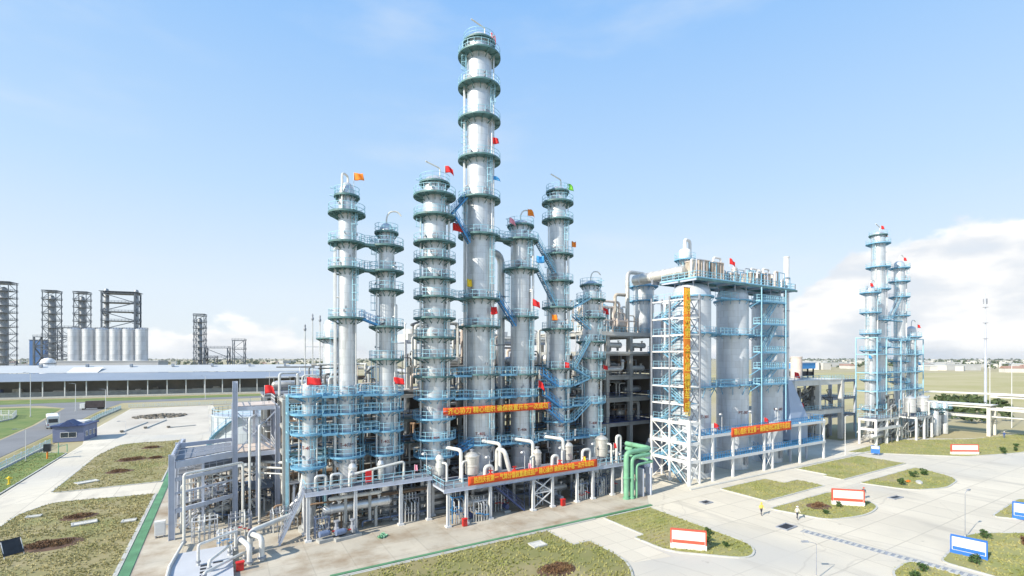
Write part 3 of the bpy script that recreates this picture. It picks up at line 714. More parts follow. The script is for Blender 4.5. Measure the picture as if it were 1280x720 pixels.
# catwalks between neighbouring columns, at the platform levels
def catwalk(label, p, q, w=1.1, deckm='skyb', n='catwalk'):
    p = Vector(p); q = Vector(q); t = thing(n, label, 'catwalk', tuple(p)); o = tuple(p)
    d = MB(); d.bar(p-Vector((0,0,.1)), q-Vector((0,0,.1)), w, .12)
    hd = Vector((q.x-p.x,q.y-p.y,0)).normalized(); sd = Vector((-hd.y,hd.x,0))*(w/2)
    for s in (-1,1): d.bar(p+sd*s-Vector((0,0,.12)), q+sd*s-Vector((0,0,.12)), .08, .3)
    d.build('deck', deckm, t, o, smooth=False)
    for s in (-1,1):
        g = MB(); rail_line(g, [p+sd*s*.96, q+sd*s*.96], 1.1, .055, 1.1, toe=False); g.build('railing','rail',t,o,smooth=False)
    return t
yF = YC-1.6
def cw(i, j, z, dy=-1.4, lab='', m='skyb', w=1.1):
    xi, ri = COLS[i][1], COLS[i][2]; xj, rj = COLS[j][1], COLS[j][2]
    return catwalk(lab, (xi+ri+.5, YC+dy, z+.015), (xj-rj-.5, YC+dy, z+.015), w, m)
for z,nm in ((12.36,'second'),(14.85,'third'),(17.15,'fourth')):
    cw(0,1,z,-1.5,f'blue catwalk between the two leftmost columns, {nm} level up')
    cw(1,2,z,-1.5,f'blue catwalk from orange flagged column to its right neighbour, {nm} level up')
cw(1,2,37.15,-.7,'high teal catwalk joining the two slim columns near their tops','teal')
cw(1,2,33.75,-.7,'teal catwalk joining the two slim columns, next below the highest','teal')
for z,nm in ((8.85,'lowest'),(16.02,'middle'),(19.45,'upper')):
    cw(4,5,z,-1.8,f'{nm} blue catwalk between tallest column and its right neighbour')
    if nm != 'upper': cw(5,6,z if nm=='lowest' else 17.3,-1.6,f'{nm} blue catwalk reaching the green flagged column from the left')
cw(6,7,8.5,-1.4,'lowest blue catwalk leading to the right end column'); cw(6,7,14.0,-1.4,'middle blue catwalk leading to the right end column')
cw(3,4,16.1,-1.8,'blue catwalk just above the upper banner, left of the tallest column'); cw(3,4,19.4,-1.8,'blue catwalk high above the upper banner, left of the tallest column'); cw(3,4,30.8,-.5,'teal catwalk left of the tallest column at its waist','teal')
cw(4,5,40.6,-.4,'high teal catwalk right of the tallest column','teal',1.5)
stairs('staircase','blue stairs climbing from the lowest ring of the thick column to the tallest', (28.9,64.0,7.95),(31.6,64.0,9.1))
stairs('staircase','blue stairs high between the thick column and the tallest, upper flight', (28.2,64.9,42.5),(31.4,65.2,46.1))
stairs('staircase','blue stairs high between the thick column and the tallest, lower flight', (31.2,64.2,38.9),(29.0,64.4,42.4))
stairs('staircase','short blue stairs between the two slim columns at half height', (18.0,64.9,26.3),(15.6,64.9,27.2))
stairs('staircase','blue stairs descending right from the column with the arched vent, upper flight', (47.0,64.6,36.0),(43.4,64.6,40.8), m='skyb')
stairs('staircase','blue stairs descending right from the column with the arched vent, lower flight', (47.2,64.6,30.5),(43.6,64.6,36.1), m='skyb')
stairs('staircase','blue stairs between tallest column and its right neighbour below half height', (39.2,64.4,26.9),(36.2,64.4,30.9))
stairs('staircase','blue stairs right of the tallest column above the upper banner, top flight', (46.6,63.3,17.3),(43.6,63.3,19.4))
stairs('staircase','blue stairs right of the upper banner, middle flight', (47.2,63.2,13.8),(44.0,63.2,16.0))
stairs('staircase','blue stairs right of the upper banner, lowest flight', (47.4,63.2,11.4),(44.6,63.2,13.7))
for k,(a,b,c,d2) in enumerate(((50.6,54.2,30.4,32.2),(54.2,50.8,26.8,29.0),(50.8,54.0,20.2,24.8),(54.2,50.6,18.5,20.2),(50.6,54.2,17.3,18.5),(50.6,54.2,11.4,14.2))):
    lo, hi = (c, d2)
    stairs('staircase', 'blue zigzag stairs between the two right hand columns, flight %s' % ('at the top','second from the top','third from the top','fourth from the top','fifth from the top','lowest')[k], (a,64.3,lo),(b,64.3,hi), m='skyb')
# flags
F = flag
F('orange flag on the rounded top of a slim column', (14.9,65.6,44.6),'forange',2.0,1.5,1.0)
F('red flag on the top of the thick column', (27.9,65.5,47.6),'fred',2.6,1.5,1.0)
F('large red flag hanging from the thick column below its top', (28.9,65.0,40.4),'fred',1.4,2.0,1.2)
F('narrow red flag on the very top of the tallest column', (35.6,65.6,70.4),'fred',2.0,.9,1.4)
F('red flag on the tallest column at three quarters height', (35.0,64.2,53.9),'fred',1.6,1.3,1.0)
F('small blue flag on the tallest column at two thirds height', (35.2,64.1,48.4),'fblue',1.2,1.3,.6)
F('pink flag left of the column with the arched vent', (38.7,65.2,42.9),'fpink',1.2,1.2,.9)
F('orange red flag on top of the arched vent column', (42.4,65.6,43.8),'forange',2.4,1.3,1.1)
F('green flag on the top of a column', (50.4,65.5,50.4),'fgreen',1.3,1.3,1.1)
F('small orange flag on the right side of the green flagged column', (51.4,65.6,40.4),'forange',1.6,.9,1.0)
F('blue flag hanging between two columns at stair height', (42.9,63.9,36.5),'fblue',1.8,1.6,1.2)
F('red flag on the arched vent column at half height', (42.0,63.6,29.6),'fred',1.7,1.5,1.1)
F('orange flag below the stairs of the green flagged column', (46.6,64.8,27.2),'forange',2.0,1.1,1.0)
F('red flag on the tallest column near its lower third', (34.6,63.8,27.8),'fred',1.9,1.2,1.2)
F('yellow flag left of the tallest column', (31.2,65.0,32.0),'fyellow',1.8,.9,1.2)
F('red flag on the right end column near its top', (57.9,64.9,29.3),'fred',1.6,1.2,1.1)
F('red flag on the right end column at mid height', (57.6,64.6,19.2),'fred',1.5,1.0,.8)
F('red flag on top of the short leftmost column', (9.0,65.2,18.2),'fred',1.3,2.1,1.0)
F('red flag on the second slim column at low height', (20.0,64.7,18.0),'fred',1.3,1.7,.95)
F('red flag on the stairs above the upper banner', (48.6,64.0,19.6),'fred',1.7,1.2,1.3)
F('red flag left of the stairs above the upper banner', (43.1,63.6,17.0),'fred',1.4,1.2,1.2)
# banners across the columns and the platform
banner('long red banner with yellow lettering stretched across the columns', (26.6,63.05,13.75),(45.2,63.05,13.75),1.15,'齐心协力 精心组织 确保装置开车一次成功',.98)
banner('long red banner with yellow lettering on the front pipe platform railing', (27.7,57.28,5.05),(49.9,57.28,5.05),1.22,'热烈庆祝第一 气体分馏装置建成投产 精心操作 确保安全平稳一次开车成功',.92)
# ---------------------------------------------------------------- front pipe platforms
def platform(name, label, x0, x1, y0, y1, z, posts, rear, beamm='lav', postm='offw', railm='rail', front=True):
    t = thing(name, label, 'platform', (x0,y0,0)); o = (x0,y0,0)
    d = MB(); d.box(x0,y0+.14,z-.10,x1,y1-.14,z); d.build('deck','grate',t,o,smooth=False)
    for yy in (y0+.07,y1-.07):
        b = MB(); b.box(x0-.05,yy-.07,z-.46,x1+.05,yy+.07,z+.03); b.box(x0-.05,yy-.16,z-.46,x1+.05,yy+.16,z-.42); b.build('edge_beam',beamm,t,o,smooth=False)
    n = int((x1-x0)/2.6)
    for k in range(n+1):
        x = x0+.12+(x1-x0-.24)*k/n; b = MB(); b.box(x-.08,y0+.15,z-.40,x+.08,y1-.15,z-.11); b.build('cross_beam',beamm,t,o,smooth=False)
    for x in posts:
        for yy in (y0+.16,) + ((y1-.16,) if rear else ()):
            b = MB(); b.box(x-.17,yy-.05,.25,x+.17,yy+.05,z-.47); b.box(x-.19,yy-.17,.25,x-.11,yy+.17,z-.47); b.box(x+.11,yy-.17,.25,x+.19,yy+.17,z-.47)
            b.box(x-.36,yy-.36,.02,x+.36,yy+.36,.25); b.build('post',postm,t,o,smooth=False)
    g = MB(); rail_line(g, [(x0+.05,y1-.05,z),(x0+.05,y0+.05,z),(x1-.05,y0+.05,z),(x1-.05,y1-.05,z)],1.1,.06,1.3,toe=False); g.build('railing',railm,t,o,smooth=False)
    return t, o
tr, orr = platform('pipe_platform','long raised pipe platform with white posts carrying the front banner', 24.4, 56.0, 57.5, 63.2, 4.95, [25.0,27.6,31.2,38.2,41.6,46.2,49.3,53.4,55.6], True)
for z0,z1 in ((.4,2.4),(2.4,4.4)):
    b = MB(); b.bar((38.3,57.7,z0),(41.5,57.7,z1),.14); b.bar((41.5,57.74,z0),(38.3,57.74,z1),.14); b.build('brace','offw',tr,orr,smooth=False)
b = MB(); b.bar((38.3,57.72,2.4),(41.5,57.72,2.4),.14); b.build('brace','offw',tr,orr,smooth=False)
stairs('staircase','navy blue stairs running down under the front pipe platform', (37.0,58.6,.1),(31.6,58.6,4.8), m='navy', width=1.0)
tl, ol = platform('pipe_platform','shorter raised pipe platform under the left columns', 8.4, 24.3, 61.5, 64.4, 5.85, [8.7,14.2,20.0,23.9], True)
stairs('staircase','pale steep stairs at the left end of the left pipe platform', (5.6,62.4,.1),(8.3,62.4,5.8), m='lav')
# vessels and pumps standing on the platforms
def drum(label, x, y, z, r, h, m='drum', legs=True, head='dome', nozzle=True, group=None, seed=0):
    t = thing('vertical_drum', label, 'vessel', (x,y,z), 0, group); rd = random.Random(seed)
    z0 = .7 if legs else 0.0
    pr = [(r*.25,z0),(r*.75,z0+.08),(r,z0+.3),(r,z0+h*.45),(r*1.06,z0+h*.46),(r*1.06,z0+h*.52),(r,z0+h*.53),(r,z0+h-.3),(r*1.1,z0+h-.28),(r*1.1,z0+h-.12),(r*.98,z0+h-.1),(r*.75,z0+h+.2),(r*.3,z0+h+.38),(.02,z0+h+.42)]
    s = MB(); s.lathe(pr,26); s.build('shell',m,t)
    if legs:
        for k in range(4):
            a = k*PI/2+.4; l = MB(); l.bar((r*.85*math.cos(a),r*.85*math.sin(a),0),(r*.85*math.cos(a),r*.85*math.sin(a),z0+.5),.14); l.build('leg','grey',t,smooth=False)
    if nozzle:
        a = R(rd.choice((190,240,300))); c,s_ = math.cos(a),math.sin(a)
        n = MB(); n.pipe([(c*r*.8,s_*r*.8,z0+h*.72),(c*(r+.7),s_*(r+.7),z0+h*.72),(c*(r+.7),s_*(r+.7),.05)],.17,10,.4); n.build('outlet_pipe','pipew',t)
        f = MB(); f.tube((0,0,z0+h+.35),(0,0,z0+h+.75),.2,12); f.tube((0,0,z0+h+.6),(0,0,z0+h+.7),.34,12); f.build('top_flange','grey',t)
    return t
drum('big grey drum with domed head on the left end of the banner platform', 29.6,60.0,4.96,.95,2.9,seed=1)
drum('dull grey drum with pinkish cap behind the middle of the front banner', 40.6,60.2,4.96,.62,2.2,seed=2)
drum('grey drum behind the right third of the front banner', 46.8,60.6,4.96,.72,2.6,seed=3)
drum('pinkish silver drum at the right end of the banner platform', 53.2,60.0,4.96,.95,3.2,'drum',seed=5)
drum('slim white drum left of the big grey drum near the platform corner', 25.6,62.0,4.96,.55,2.6,'pipew',seed=6)
drum('silver drum on the left pipe platform below the two slim columns', 14.2,63.2,5.86,.55,2.3,'pipe',False,seed=7)
drum('silver slanted-pipe drum on the left pipe platform, right one', 17.8,63.2,5.86,.45,2.3,'pipe',False,seed=8)
def gooseneck(label, pts, r, m='pipew', cat='pipe', name='pipe_run', group=None, flanges=True):
    o = tuple(pts[0]); t = thing(name, label, cat, o, 0, group); b = MB(); b.pipe(pts, r, 12); b.build('pipe', m, t, o)
    if flanges:
        f = MB()
        for a,c in ((pts[0],pts[1]),(pts[-1],pts[-2])):
            a = Vector(a); c = Vector(c); d = (c-a).normalized(); f.tube(a+d*.25,a+d*.43,r*1.6,12)
        f.build('flange','grey',t,o)
    return t
for i,(x,z,lab) in enumerate(((27.0,9.6,'thick column'),(33.2,9.9,'tallest column'),(38.9,9.7,'arched vent column'),(44.6,9.6,'green flagged column'))):
    gooseneck(f'white goose-neck pipe dropping to the platform in front of the {lab}', [(x,64.4,z-.4),(x+1.2,60.6,z-.4),(x+1.2,60.6,4.97)], .26)
gooseneck('white pipe with rounded elbow on the platform, left of the tallest column', [(34.6,61.8,4.97),(34.6,61.8,8.6),(34.6,59.6,8.6),(35.6,59.6,4.97)],.34)
gooseneck('white inverted U pipe on the banner platform, near the red banner start', [(30.9,58.6,4.97),(30.9,58.6,7.0),(32.0,58.6,7.0),(32.0,58.6,4.97)],.28)
gooseneck('white inverted U pipe beside the red valve in the middle of the platform', [(42.4,58.8,4.97),(42.4,58.8,7.2),(43.4,58.8,7.2),(43.4,58.8,4.97)],.26)
gooseneck('white inverted U pipe on the platform right of the banner middle', [(48.7,59.4,4.97),(48.7,59.4,7.4),(50.2,59.4,7.4),(50.2,59.4,4.97)],.24)
gooseneck('tall white inverted U pipe beside the green pipes', [(55.0,58.4,4.97),(55.0,58.4,9.2),(55.8,58.4,9.2),(55.8,58.4,4.97)],.24)
gooseneck('white pipe elbow linking the right drum to the green pipes', [(53.9,59.4,6.6),(55.4,58.9,6.6),(55.4,57.9,6.2)],.2)
for i,(x,lab) in enumerate(((9.6,'left'),(11.4,'right'))):
    gooseneck(f'silver inverted U pipe on the left pipe platform, {lab} of the pair', [(x,62.2,5.87),(x,62.2,7.6),(x+1.2,62.2,7.6),(x+1.2,62.2,5.87)],.17,'pipe')
gooseneck('white slanted pipe across the left pipe platform', [(13.6,62.0,7.3),(20.6,62.2,8.2),(20.6,62.2,5.87)],.17)
for i,(x,y,z,lab) in enumerate(((31.4,57.9,4.96,'left of the front banner'),(35.4,58.2,4.96,'above the start of the front banner'),(43.4,58.2,4.96,'above the middle of the front banner'),(48.2,58.4,4.96,'above the right part of the front banner'))):
    t = thing('valve_stand', f'red valve and stand on the platform {lab}', 'valve', (x,y,z))
    b = MB(); b.lathe([(.30,0),(.30,.1),(.14,.14),(.14,.7),(.34,.74),(.38,1.1),(.2,1.25),(.1,1.3),(.1,1.6)],14); b.build('body','red',t)
    w_ = MB(); w_.annulus(.26,.33,1.55,1.61,n=16); w_.bar((-.28,0,1.58),(.28,0,1.58),.04); w_.bar((0,-.28,1.58),(0,.28,1.58),.04); w_.build('handwheel','red',t)
for i,(x,y,z,c,lab) in enumerate(((21.9,61.7,5.86,'fpink','pink flag on the railing of the left pipe platform'),(37.6,58.0,4.96,'fpink','pink and white flag on the banner platform railing'),(47.4,57.7,4.96,'fyellow','small yellow flag on the banner platform railing'),(53.9,57.9,6.4,'fred','small red flag at the top of the green pipes'))):
    F(lab,(x,y,z),c,1.9,.5,.9)
t = thing('control_panel','red upright panel on the left pipe platform','panel',(15.9,61.9,5.86)); b = MB(); b.obox((0,0,1.0),(.75,.2,1.4)); b.build('board','fred',t,smooth=False); b = MB(); b.bar((-.25,0,0),(-.25,0,.35),.06); b.bar((.25,0,0),(.25,0,.35),.06); b.build('leg','grey',t,smooth=False)
def lamp(label, x, y, z, h):
    t = thing('platform_lamp', label, 'lamp', (x,y,z)); b = MB(); b.tube((0,0,0),(0,0,h),.045,6); b.pipe([(0,0,h-.02),(0,0,h+.3),(-.5,0,h+.3)],.04,6,.25); b.build('pole','offw',t)
    b = MB(); b.lathe([(.05,.12),(.17,.05),(.20,-.10),(.10,-.22),(.02,-.25)],12,(-.5,0,h+.2)); b.build('lamp_shade','white',t)
for x,y,z,lab in ((23.6,61.7,5.86,'left pipe platform end'),(31.9,59.2,4.96,'front platform near the big grey drum'),(38.0,59.6,4.96,'front platform near its braced bay'),(44.9,59.6,4.96,'front platform near the grey drum'),(51.4,59.6,4.96,'front platform near the pinkish drum')):
    lamp(f'slim white lamp post with round head on the {lab}', x, y, z, 3.0)
# horizontal exchangers, pumps under the platforms
def exchanger(label, p, axis, L, r, m='pipe', z=None):
    t = thing('heat_exchanger', label, 'heat exchanger', (p[0],p[1],0)); o = (p[0],p[1],0)
    s = MB(); s.hlathe([(r*.5,-.25),(r*.9,-.1),(r,0),(r,.6),(r*1.18,.62),(r*1.18,.82),(r,.84),(r,L-.6),(r*1.12,L-.58),(r*1.12,L-.42),(r*.95,L-.4),(r*.6,L-.1),(.02,L)], (p[0],p[1],p[2]), axis, 22); s.build('shell',m,t,o)
    d = Vector(axis).normalized(); sd = Vector((-d.y,d.x,0))
    for k in (.28,.75):
        c = Vector(p)+d*L*k; b = MB(); b.bar(c-sd*r*.9-Vector((0,0,r*.6)),c+sd*r*.9-Vector((0,0,r*.6)),.25,r*.8); b.bar((c.x,c.y,max(.03,p[2]-r*.8-3.2) if p[2] < 7 else p[2]-1.2),(c.x,c.y,p[2]-r*.8),.34); b.build('saddle','conc',t,o,smooth=False)
    for k in (.2,.8):
        c = Vector(p)+d*L*k; b = MB(); b.tube(c+Vector((0,0,r*.8)),c+Vector((0,0,r+.45)),r*.3,12); b.tube(c+Vector((0,0,r+.3)),c+Vector((0,0,r+.45)),r*.5,12); b.build('nozzle',m,t,o)
    return t
exchanger('long silver heat exchanger lying under the left pipe platform', (10.8,63.0,3.1), (1,0,0), 8.4, .55)
exchanger('white pipe header lying above the exchanger under the left platform', (11.4,62.6,4.5), (1,0,0), 6.4, .26,'pipew')
exchanger('silver exchanger deep under the banner platform, left one', (29.4,61.8,1.4), (1,0,0), 5.2, .55)
exchanger('silver exchanger deep under the banner platform, middle one', (41.8,61.6,1.4), (1,0,0), 5.4, .5)
exchanger('silver exchanger deep under the banner platform, right one', (49.4,61.6,1.3), (1,0,0), 5.0, .5)
def pump(label, x, y, rz=0, m='steelb', s=1.0, group=None):
    t = thing('pump_set', label, 'pump', (x,y,.03), rz, group)
    b = MB(); b.box(-1.3*s,-.45*s,0,1.3*s,.45*s,.28*s); b.build('base','conc',t,smooth=False)
    b = MB(); b.hlathe([(.2,-.02),(.36,0),(.36,1.0),(.30,1.05),(.26,1.25)],(-1.15*s,0,.75*s),(1,0,0),16); 
    for k in range(8): b.annulus(.36,.41,0,.01,n=3) if False else None
    b.build('motor',m,t)
    b = MB(); b.hlathe([(.25,0),(.5,.05),(.52,.35),(.3,.42),(.16,.6)],(.35*s,0,.75*s),(1,0,0),18); b.tube((.52*s,0,.9*s),(.52*s,0,1.7*s),.16*s,12); b.tube((.52*s,0,1.6*s),(.52*s,0,1.72*s),.28*s,12); b.build('casing','grey',t)
    b = MB(); b.tube((.1*s,0,.75*s),(.45*s,0,.75*s),.09,8); b.build('coupling','red',t)
    return t
for i,(x,y,lab) in enumerate(((11.2,61.0,'blue grey pump in front of the left pipe platform, left one'),(13.0,60.6,'blue grey pump in front of the left pipe platform, right one'),(28.6,59.4,'pump under the banner platform beside its left post'),(34.6,60.0,'pump under the banner platform beside the navy stairs'),(43.8,59.4,'pump under the banner platform right of the cross bracing'),(47.6,59.6,'pump under the banner platform between the right posts'),(51.6,59.4,'pump under the banner platform near the green pipes'))):
    pump(lab, x, y, PI/2 if i > 1 else .2, ('steelb','steelb','navy','navy','grey','navy','steelb')[i], 1.0 if i > 1 else 1.25)
def skid(label, x, y, w, d, h, seed, m='steelb'):     # little pipe skid: frame, manifold, drops
    rd = random.Random(seed); t = thing('pipe_skid', label, 'pipework', (x,y,.03)); f = MB()
    for ax in (0,w):
        for ay in (0,d): f.bar((ax,ay,0),(ax,ay,h),.12)
    for zz in (.5*h,h): f.bar((0,0,zz),(w,0,zz),.12); f.bar((0,d,zz),(w,d,zz),.12); f.bar((0,0,zz),(0,d,zz),.12); f.bar((w,0,zz),(w,d,zz),.12)
    f.build('frame',m,t,smooth=False)
    for k in range(5):
        px = w*(k+.5)/5; r = rd.choice((.06,.09,.12)); b = MB(); z1 = h*rd.uniform(.55,1.1)
        b.pipe([(px,-.35,.02),(px,-.35,z1),(px,d*.6,z1),(px,d*.6,h*1.2)],r,8,.25); b.build('pipe',rd.choice(('pipe','pipew','pipe','grey')),t)
    v = MB()
    for k in range(5):
        px = w*(k+.5)/5; zz = h*rd.uniform(.3,.6); v.annulus(.16,.21,zz,zz+.05,n=10,c=(px,-.55)); v.tube((px,-.55,zz),(px,-.35,zz),.05,6)
    v.build('handwheel',rd.choice(('red','blue','grey')),t)
    return t
skid('blue framed valve skid under the corner of the banner platform', 26.0,58.6,1.6,1.2,3.4,1,'blue')
skid('pale pipe skid below the left end of the front banner', 28.8,57.9,2.0,1.0,2.6,2,'offw')
skid('pipe skid under the platform next to the navy stairs', 33.0,60.2,2.4,1.2,2.8,3)
skid('pipe skid behind the cross braced bay', 38.8,59.6,2.4,1.4,3.2,4,'steelb')
skid('pipe skid under the right third of the front banner', 46.6,58.4,2.2,1.2,2.4,5,'steelb')
skid('pipe skid by the last posts of the banner platform', 50.6,58.6,2.2,1.4,2.8,6,'steelb')
skid('valve skid at the foot of the right end column', 53.8,59.2,1.6,1.2,2.8,7,'steelb')
skid('valve skid under the left end of the left platform', 9.6,62.2,1.6,1.0,2.4,8,'steelb')
skid('valve skid under the middle of the left platform', 20.6,62.6,2.2,1.0,3.0,9,'grey')
for x,y,lab in ((27.0,56.9,'red fire box on the pad at the left post of the banner platform'),(43.2,57.2,'red fire box on the pad below the middle of the front banner')):
    t = thing('fire_box',lab,'fire box',(x,y,.03)); b = MB(); b.obox((0,0,.5),(.6,.45,.9)); b.build('cabinet','red',t,smooth=False); b = MB(); b.obox((0,0,.98),(.7,.55,.06)); b.build('lid','fred',t,smooth=False)
t = thing('tarpaulin_heap','small green heap of tarpaulin on the pad before the left platform','tarpaulin',(16.7,58.6,.03)); leaf_cloud('sheet','green',60,.8,.5,.16,.14,.35,t,5,5)
# the green pipes at the end of the platform
t = thing('green_pipe_bundle','thick light green pipes rising at the right end of the front platform and bending right','pipe',(54.0,54.7,0)); o = (54.0,54.7,0)
for k,(x,y,z,r,xe) in enumerate(((53.7,54.9,7.2,.40,59.6),(54.65,54.7,6.4,.36,59.4))):
    b = MB(); b.pipe([(x,y,.05),(x,y,z),(xe,y+.5,z),(xe,y+6,z)],r,18,.9); b.build('pipe','green',t,o)
b = MB(); b.pipe([(55.5,54.5,.05),(55.5,54.5,5.2),(59.8,55.0,5.2),(59.8,60.5,5.2)],.20,14,.6); b.build('pipe','green',t,o)
b = MB()
for x,y,r in ((53.7,54.9,.4),(54.65,54.7,.36)):
    b.tube((x,y,3.2),(x,y,3.42),r*1.25,18); b.tube((x,y,.05),(x,y,.3),r*1.3,18)
b.build('flange','green',t,o)
b = MB(); b.box(56.9,54.4,.03,57.1,55.6,4.4); b.box(58.6,54.4,.03,58.8,55.6,4.4); b.build('support','lav',t,o,smooth=False)
# ---------------------------------------------------------------- pipe rack and frames behind the columns
def frame3(t, o, xs, ys, zs, m, pw=.45, bw=.35, skip=None, ztop=None):
    """posts and beams of a storey frame, each its own part"""
    for x in xs:
        for y in ys:
            zt = ztop(x,y) if ztop else zs[-1]
            b = MB(); b.box(x-pw/2,y-pw/2,0.02,x+pw/2,y+pw/2,zt); b.build('post',m,t,o,smooth=False)
    e = pw/2+.003
    for z in zs:
        for y in ys:
            for a,c in zip(xs[:-1],xs[1:]):
                if skip and skip(a,y,c,y,z): continue
                b = MB(); b.box(a+e,y-bw/2,z-bw*1.4,c-e,y+bw/2,z); b.build('beam',m,t,o,smooth=False)
        for x in xs:
            for a,c in zip(ys[:-1],ys[1:]):
                if skip and skip(x,a,x,c,z): continue
                b = MB(); b.box(x-bw/2+.01,a+e,z-bw*1.4+.02,x+bw/2-.01,c-e,z-.01); b.build('beam',m,t,o,smooth=False)
def deck(t, o, x0, y0, x1, y1, z, m='grate', rail=None, sides='fblr', th=.1):
    b = MB(); b.box(x0,y0,z+.003,x1,y1,z+th); d = b.build('deck',m,t,o,smooth=False)
    if rail:
        zz = z+th; e = .06
        S_ = {'f':[(x0+e,y0+e,zz),(x1-e,y0+e,zz)],'b':[(x0+e,y1-e,zz),(x1-e,y1-e,zz)],'l':[(x0+e,y0+e,zz),(x0+e,y1-e,zz)],'r':[(x1-e,y0+e,zz),(x1-e,y1-e,zz)]}
        for s in sides:
            g = MB(); rail_line(g, S_[s], 1.1, .06, 1.4, toe=False); g.build('railing',rail,t,o,smooth=False)
    return d
rd = random.Random(11)
# main pipe rack
XS = [7.0,13.4,19.8,26.2,32.6,39.0,45.4,51.8,58.2]; YS = [70.6,77.0]
t = thing('pipe_rack','long dark pipe rack crowded with pipes behind the row of columns','pipe rack',(7,70.6,0)); o = (7,70.6,0)
frame3(t,o,XS,YS,[5.6,9.2,12.8,16.4],'conc',.5,.34, ztop=lambda x,y: 20.4 if x > 24 else 16.4)
frame3(t,o,XS[3:],[70.6,77.0],[20.4],'conc',.49,.34) if False else None
for a,c in zip(XS[3:-1],XS[4:]):
    for y in YS:
        b = MB(); b.box(a+.26,y-.17,19.9,c-.26,y+.17,20.4); b.build('beam','conc',t,o,smooth=False)
for z in (5.6,9.2,12.8,16.4,20.4):
    y = 71.3
    while y < 76.6:
        r = rd.choice((.10,.14,.18,.24,.30)); y += r
        x0 = rd.choice((7.2,7.2,13.6,20.0)) if z < 20 else 26.4; x1 = rd.choice((58,58,52,45.6))
        b = MB(); pts = [(x0,y,z+r+.01),(x1,y,z+r+.01)]
        if rd.random() < .6: pts = [(x0,y,z-2.6)]+pts
        if rd.random() < .6: pts = pts+[(x1,y,z+r+rd.choice((-3,3,2.2)))]
        b.pipe(pts,r,8,.5); b.build('pipe',rd.choice(('piped','piped','pipe','piped','pipew','pipeb')),t,o); y += r+rd.uniform(.08,.3)
# walkway decks along the rack front in blue
for z,x0,x1 in ((9.25,7.5,58),(12.85,20,58),(16.45,26,58)):
    deck(t,o,x0,69.2,x1,70.3,z,'teal','blue','f')
# drops between levels, valves: dense small pipework
for k in range(120):
    x = rd.uniform(8,58); y = rd.choice((69.9,70.1,70.9,72.5,74)) ; z0 = rd.choice((.1,.1,5.6,9.2,12.8)); h = rd.choice((3.2,5,7,3.4)); r = rd.choice((.05,.07,.1,.14))
    b = MB(); b.pipe([(x,y,z0),(x,y,z0+h),(x+rd.uniform(-1.5,1.5),y,z0+h),(x+rd.uniform(-.2,.2)+.4,y+.6,z0+h+.8)],r,7,.3); b.build('drop_pipe',rd.choice(('pipe','piped','pipew','pipeb','piped')),t,o)
# aftercoolers and drums carried on top of the rack
for x,L,r,m in ((27.4,6,.8,'pipe'),(35.6,5,.9,'drum'),(43.2,6.4,.7,'pipe'),(51.4,5.2,.9,'drum')):
    b = MB(); b.hlathe([(.02,-.5),(r*.7,-.3),(r,0),(r,L),(r*.7,L+.3),(.02,L+.5)],(x,74,20.45+r+.3),(1,0,0),20); d = b.build('horizontal_drum',m,t,o)
    b = MB()
    for k in (.2,.8): b.box(x+L*k-.15,73.4,20.42,x+L*k+.15,74.6,20.9)
    b.build('saddle','grey',t,o,smooth=False)
# air cooler banks rising behind the rack
t = thing('air_cooler_bank','long bank of air coolers on steel legs behind the pipe rack','air cooler',(26,79,0)); o = (26,79,0)
frame3(t,o,[26.5,34,41.5,49,56.5],[79.0,86.0],[20.0,25.0],'lav',.35,.3)
for k,x in enumerate((27.0,34.5,42.0,49.5)):
    b = MB(); b.box(x,79.4,25.02,x+6.6,85.6,26.1); b.build('tube_bundle',('pipew','grey','pipe','pipew')[k],t,o,smooth=False)
    for q in (1.7,4.9):
        b = MB(); b.lathe([(1.35,0),(1.45,.5),(1.5,.9),(1.3,.9),(1.25,.4)],20,(x+q,82.5,26.12)); b.build('fan_ring','offw',t,o)
    b = MB(); b.pipe([(x+.6,78.7,20.5),(x+.6,78.7,25.6),(x+6,78.7,25.6),(x+6,78.7,20.5)],.22,8,.5); b.build('header_pipe','pipew',t,o)
deck(t,o,26.3,78.0,57,79.0,20.05,'teal','rail','f')
for k in range(46):
    x = rd.uniform(26,57); z0 = rd.choice((10,14,17,20.2)); h = rd.uniform(3,8); r = rd.choice((.06,.1,.16,.22)); y = rd.uniform(78.1,79.8)
    b = MB(); b.pipe([(x,y,z0),(x,y,z0+h),(x+rd.uniform(-2,2),y,z0+h),(x+rd.uniform(-2,2),y+.8,z0+h+.6)],r,7,.3); b.build('drop_pipe',rd.choice(('pipe','pipew','piped','pipeb')),t,o)
# lower equipment wall behind: drums in the dark of the rack
for i,(x,y,r,h,lab) in enumerate(((12,80,1.4,12,'first from left'),(18,81,1.1,16,'second from left'),(23.5,80.5,1.5,14,'third from left'))):
    t = thing('vertical_vessel',f'silver vertical vessel behind the left pipe rack, {lab}','vessel',(x,y,0)); b = MB(); b.lathe([(r*1.2,.03),(r*1.2,.3),(r,.35),(r,h),(r*.8,h+.4),(r*.4,h+.7),(.02,h+.8)],28); b.build('shell','clad',t)
    dm,gm = ring_meshes(round(r,1),1.0,'teal','rail'); p = inst('ring_platform',dm,t,(0,0,h-1.5)); inst('railing',gm,p)
    b = MB(); b.pipe([(0,0,h+.6),(0,0,h+1.6),(r+.7,-.5,h+1.6),(r+.7,-.5,6)],.18,8,.5); b.build('overhead_pipe','pipe',t)
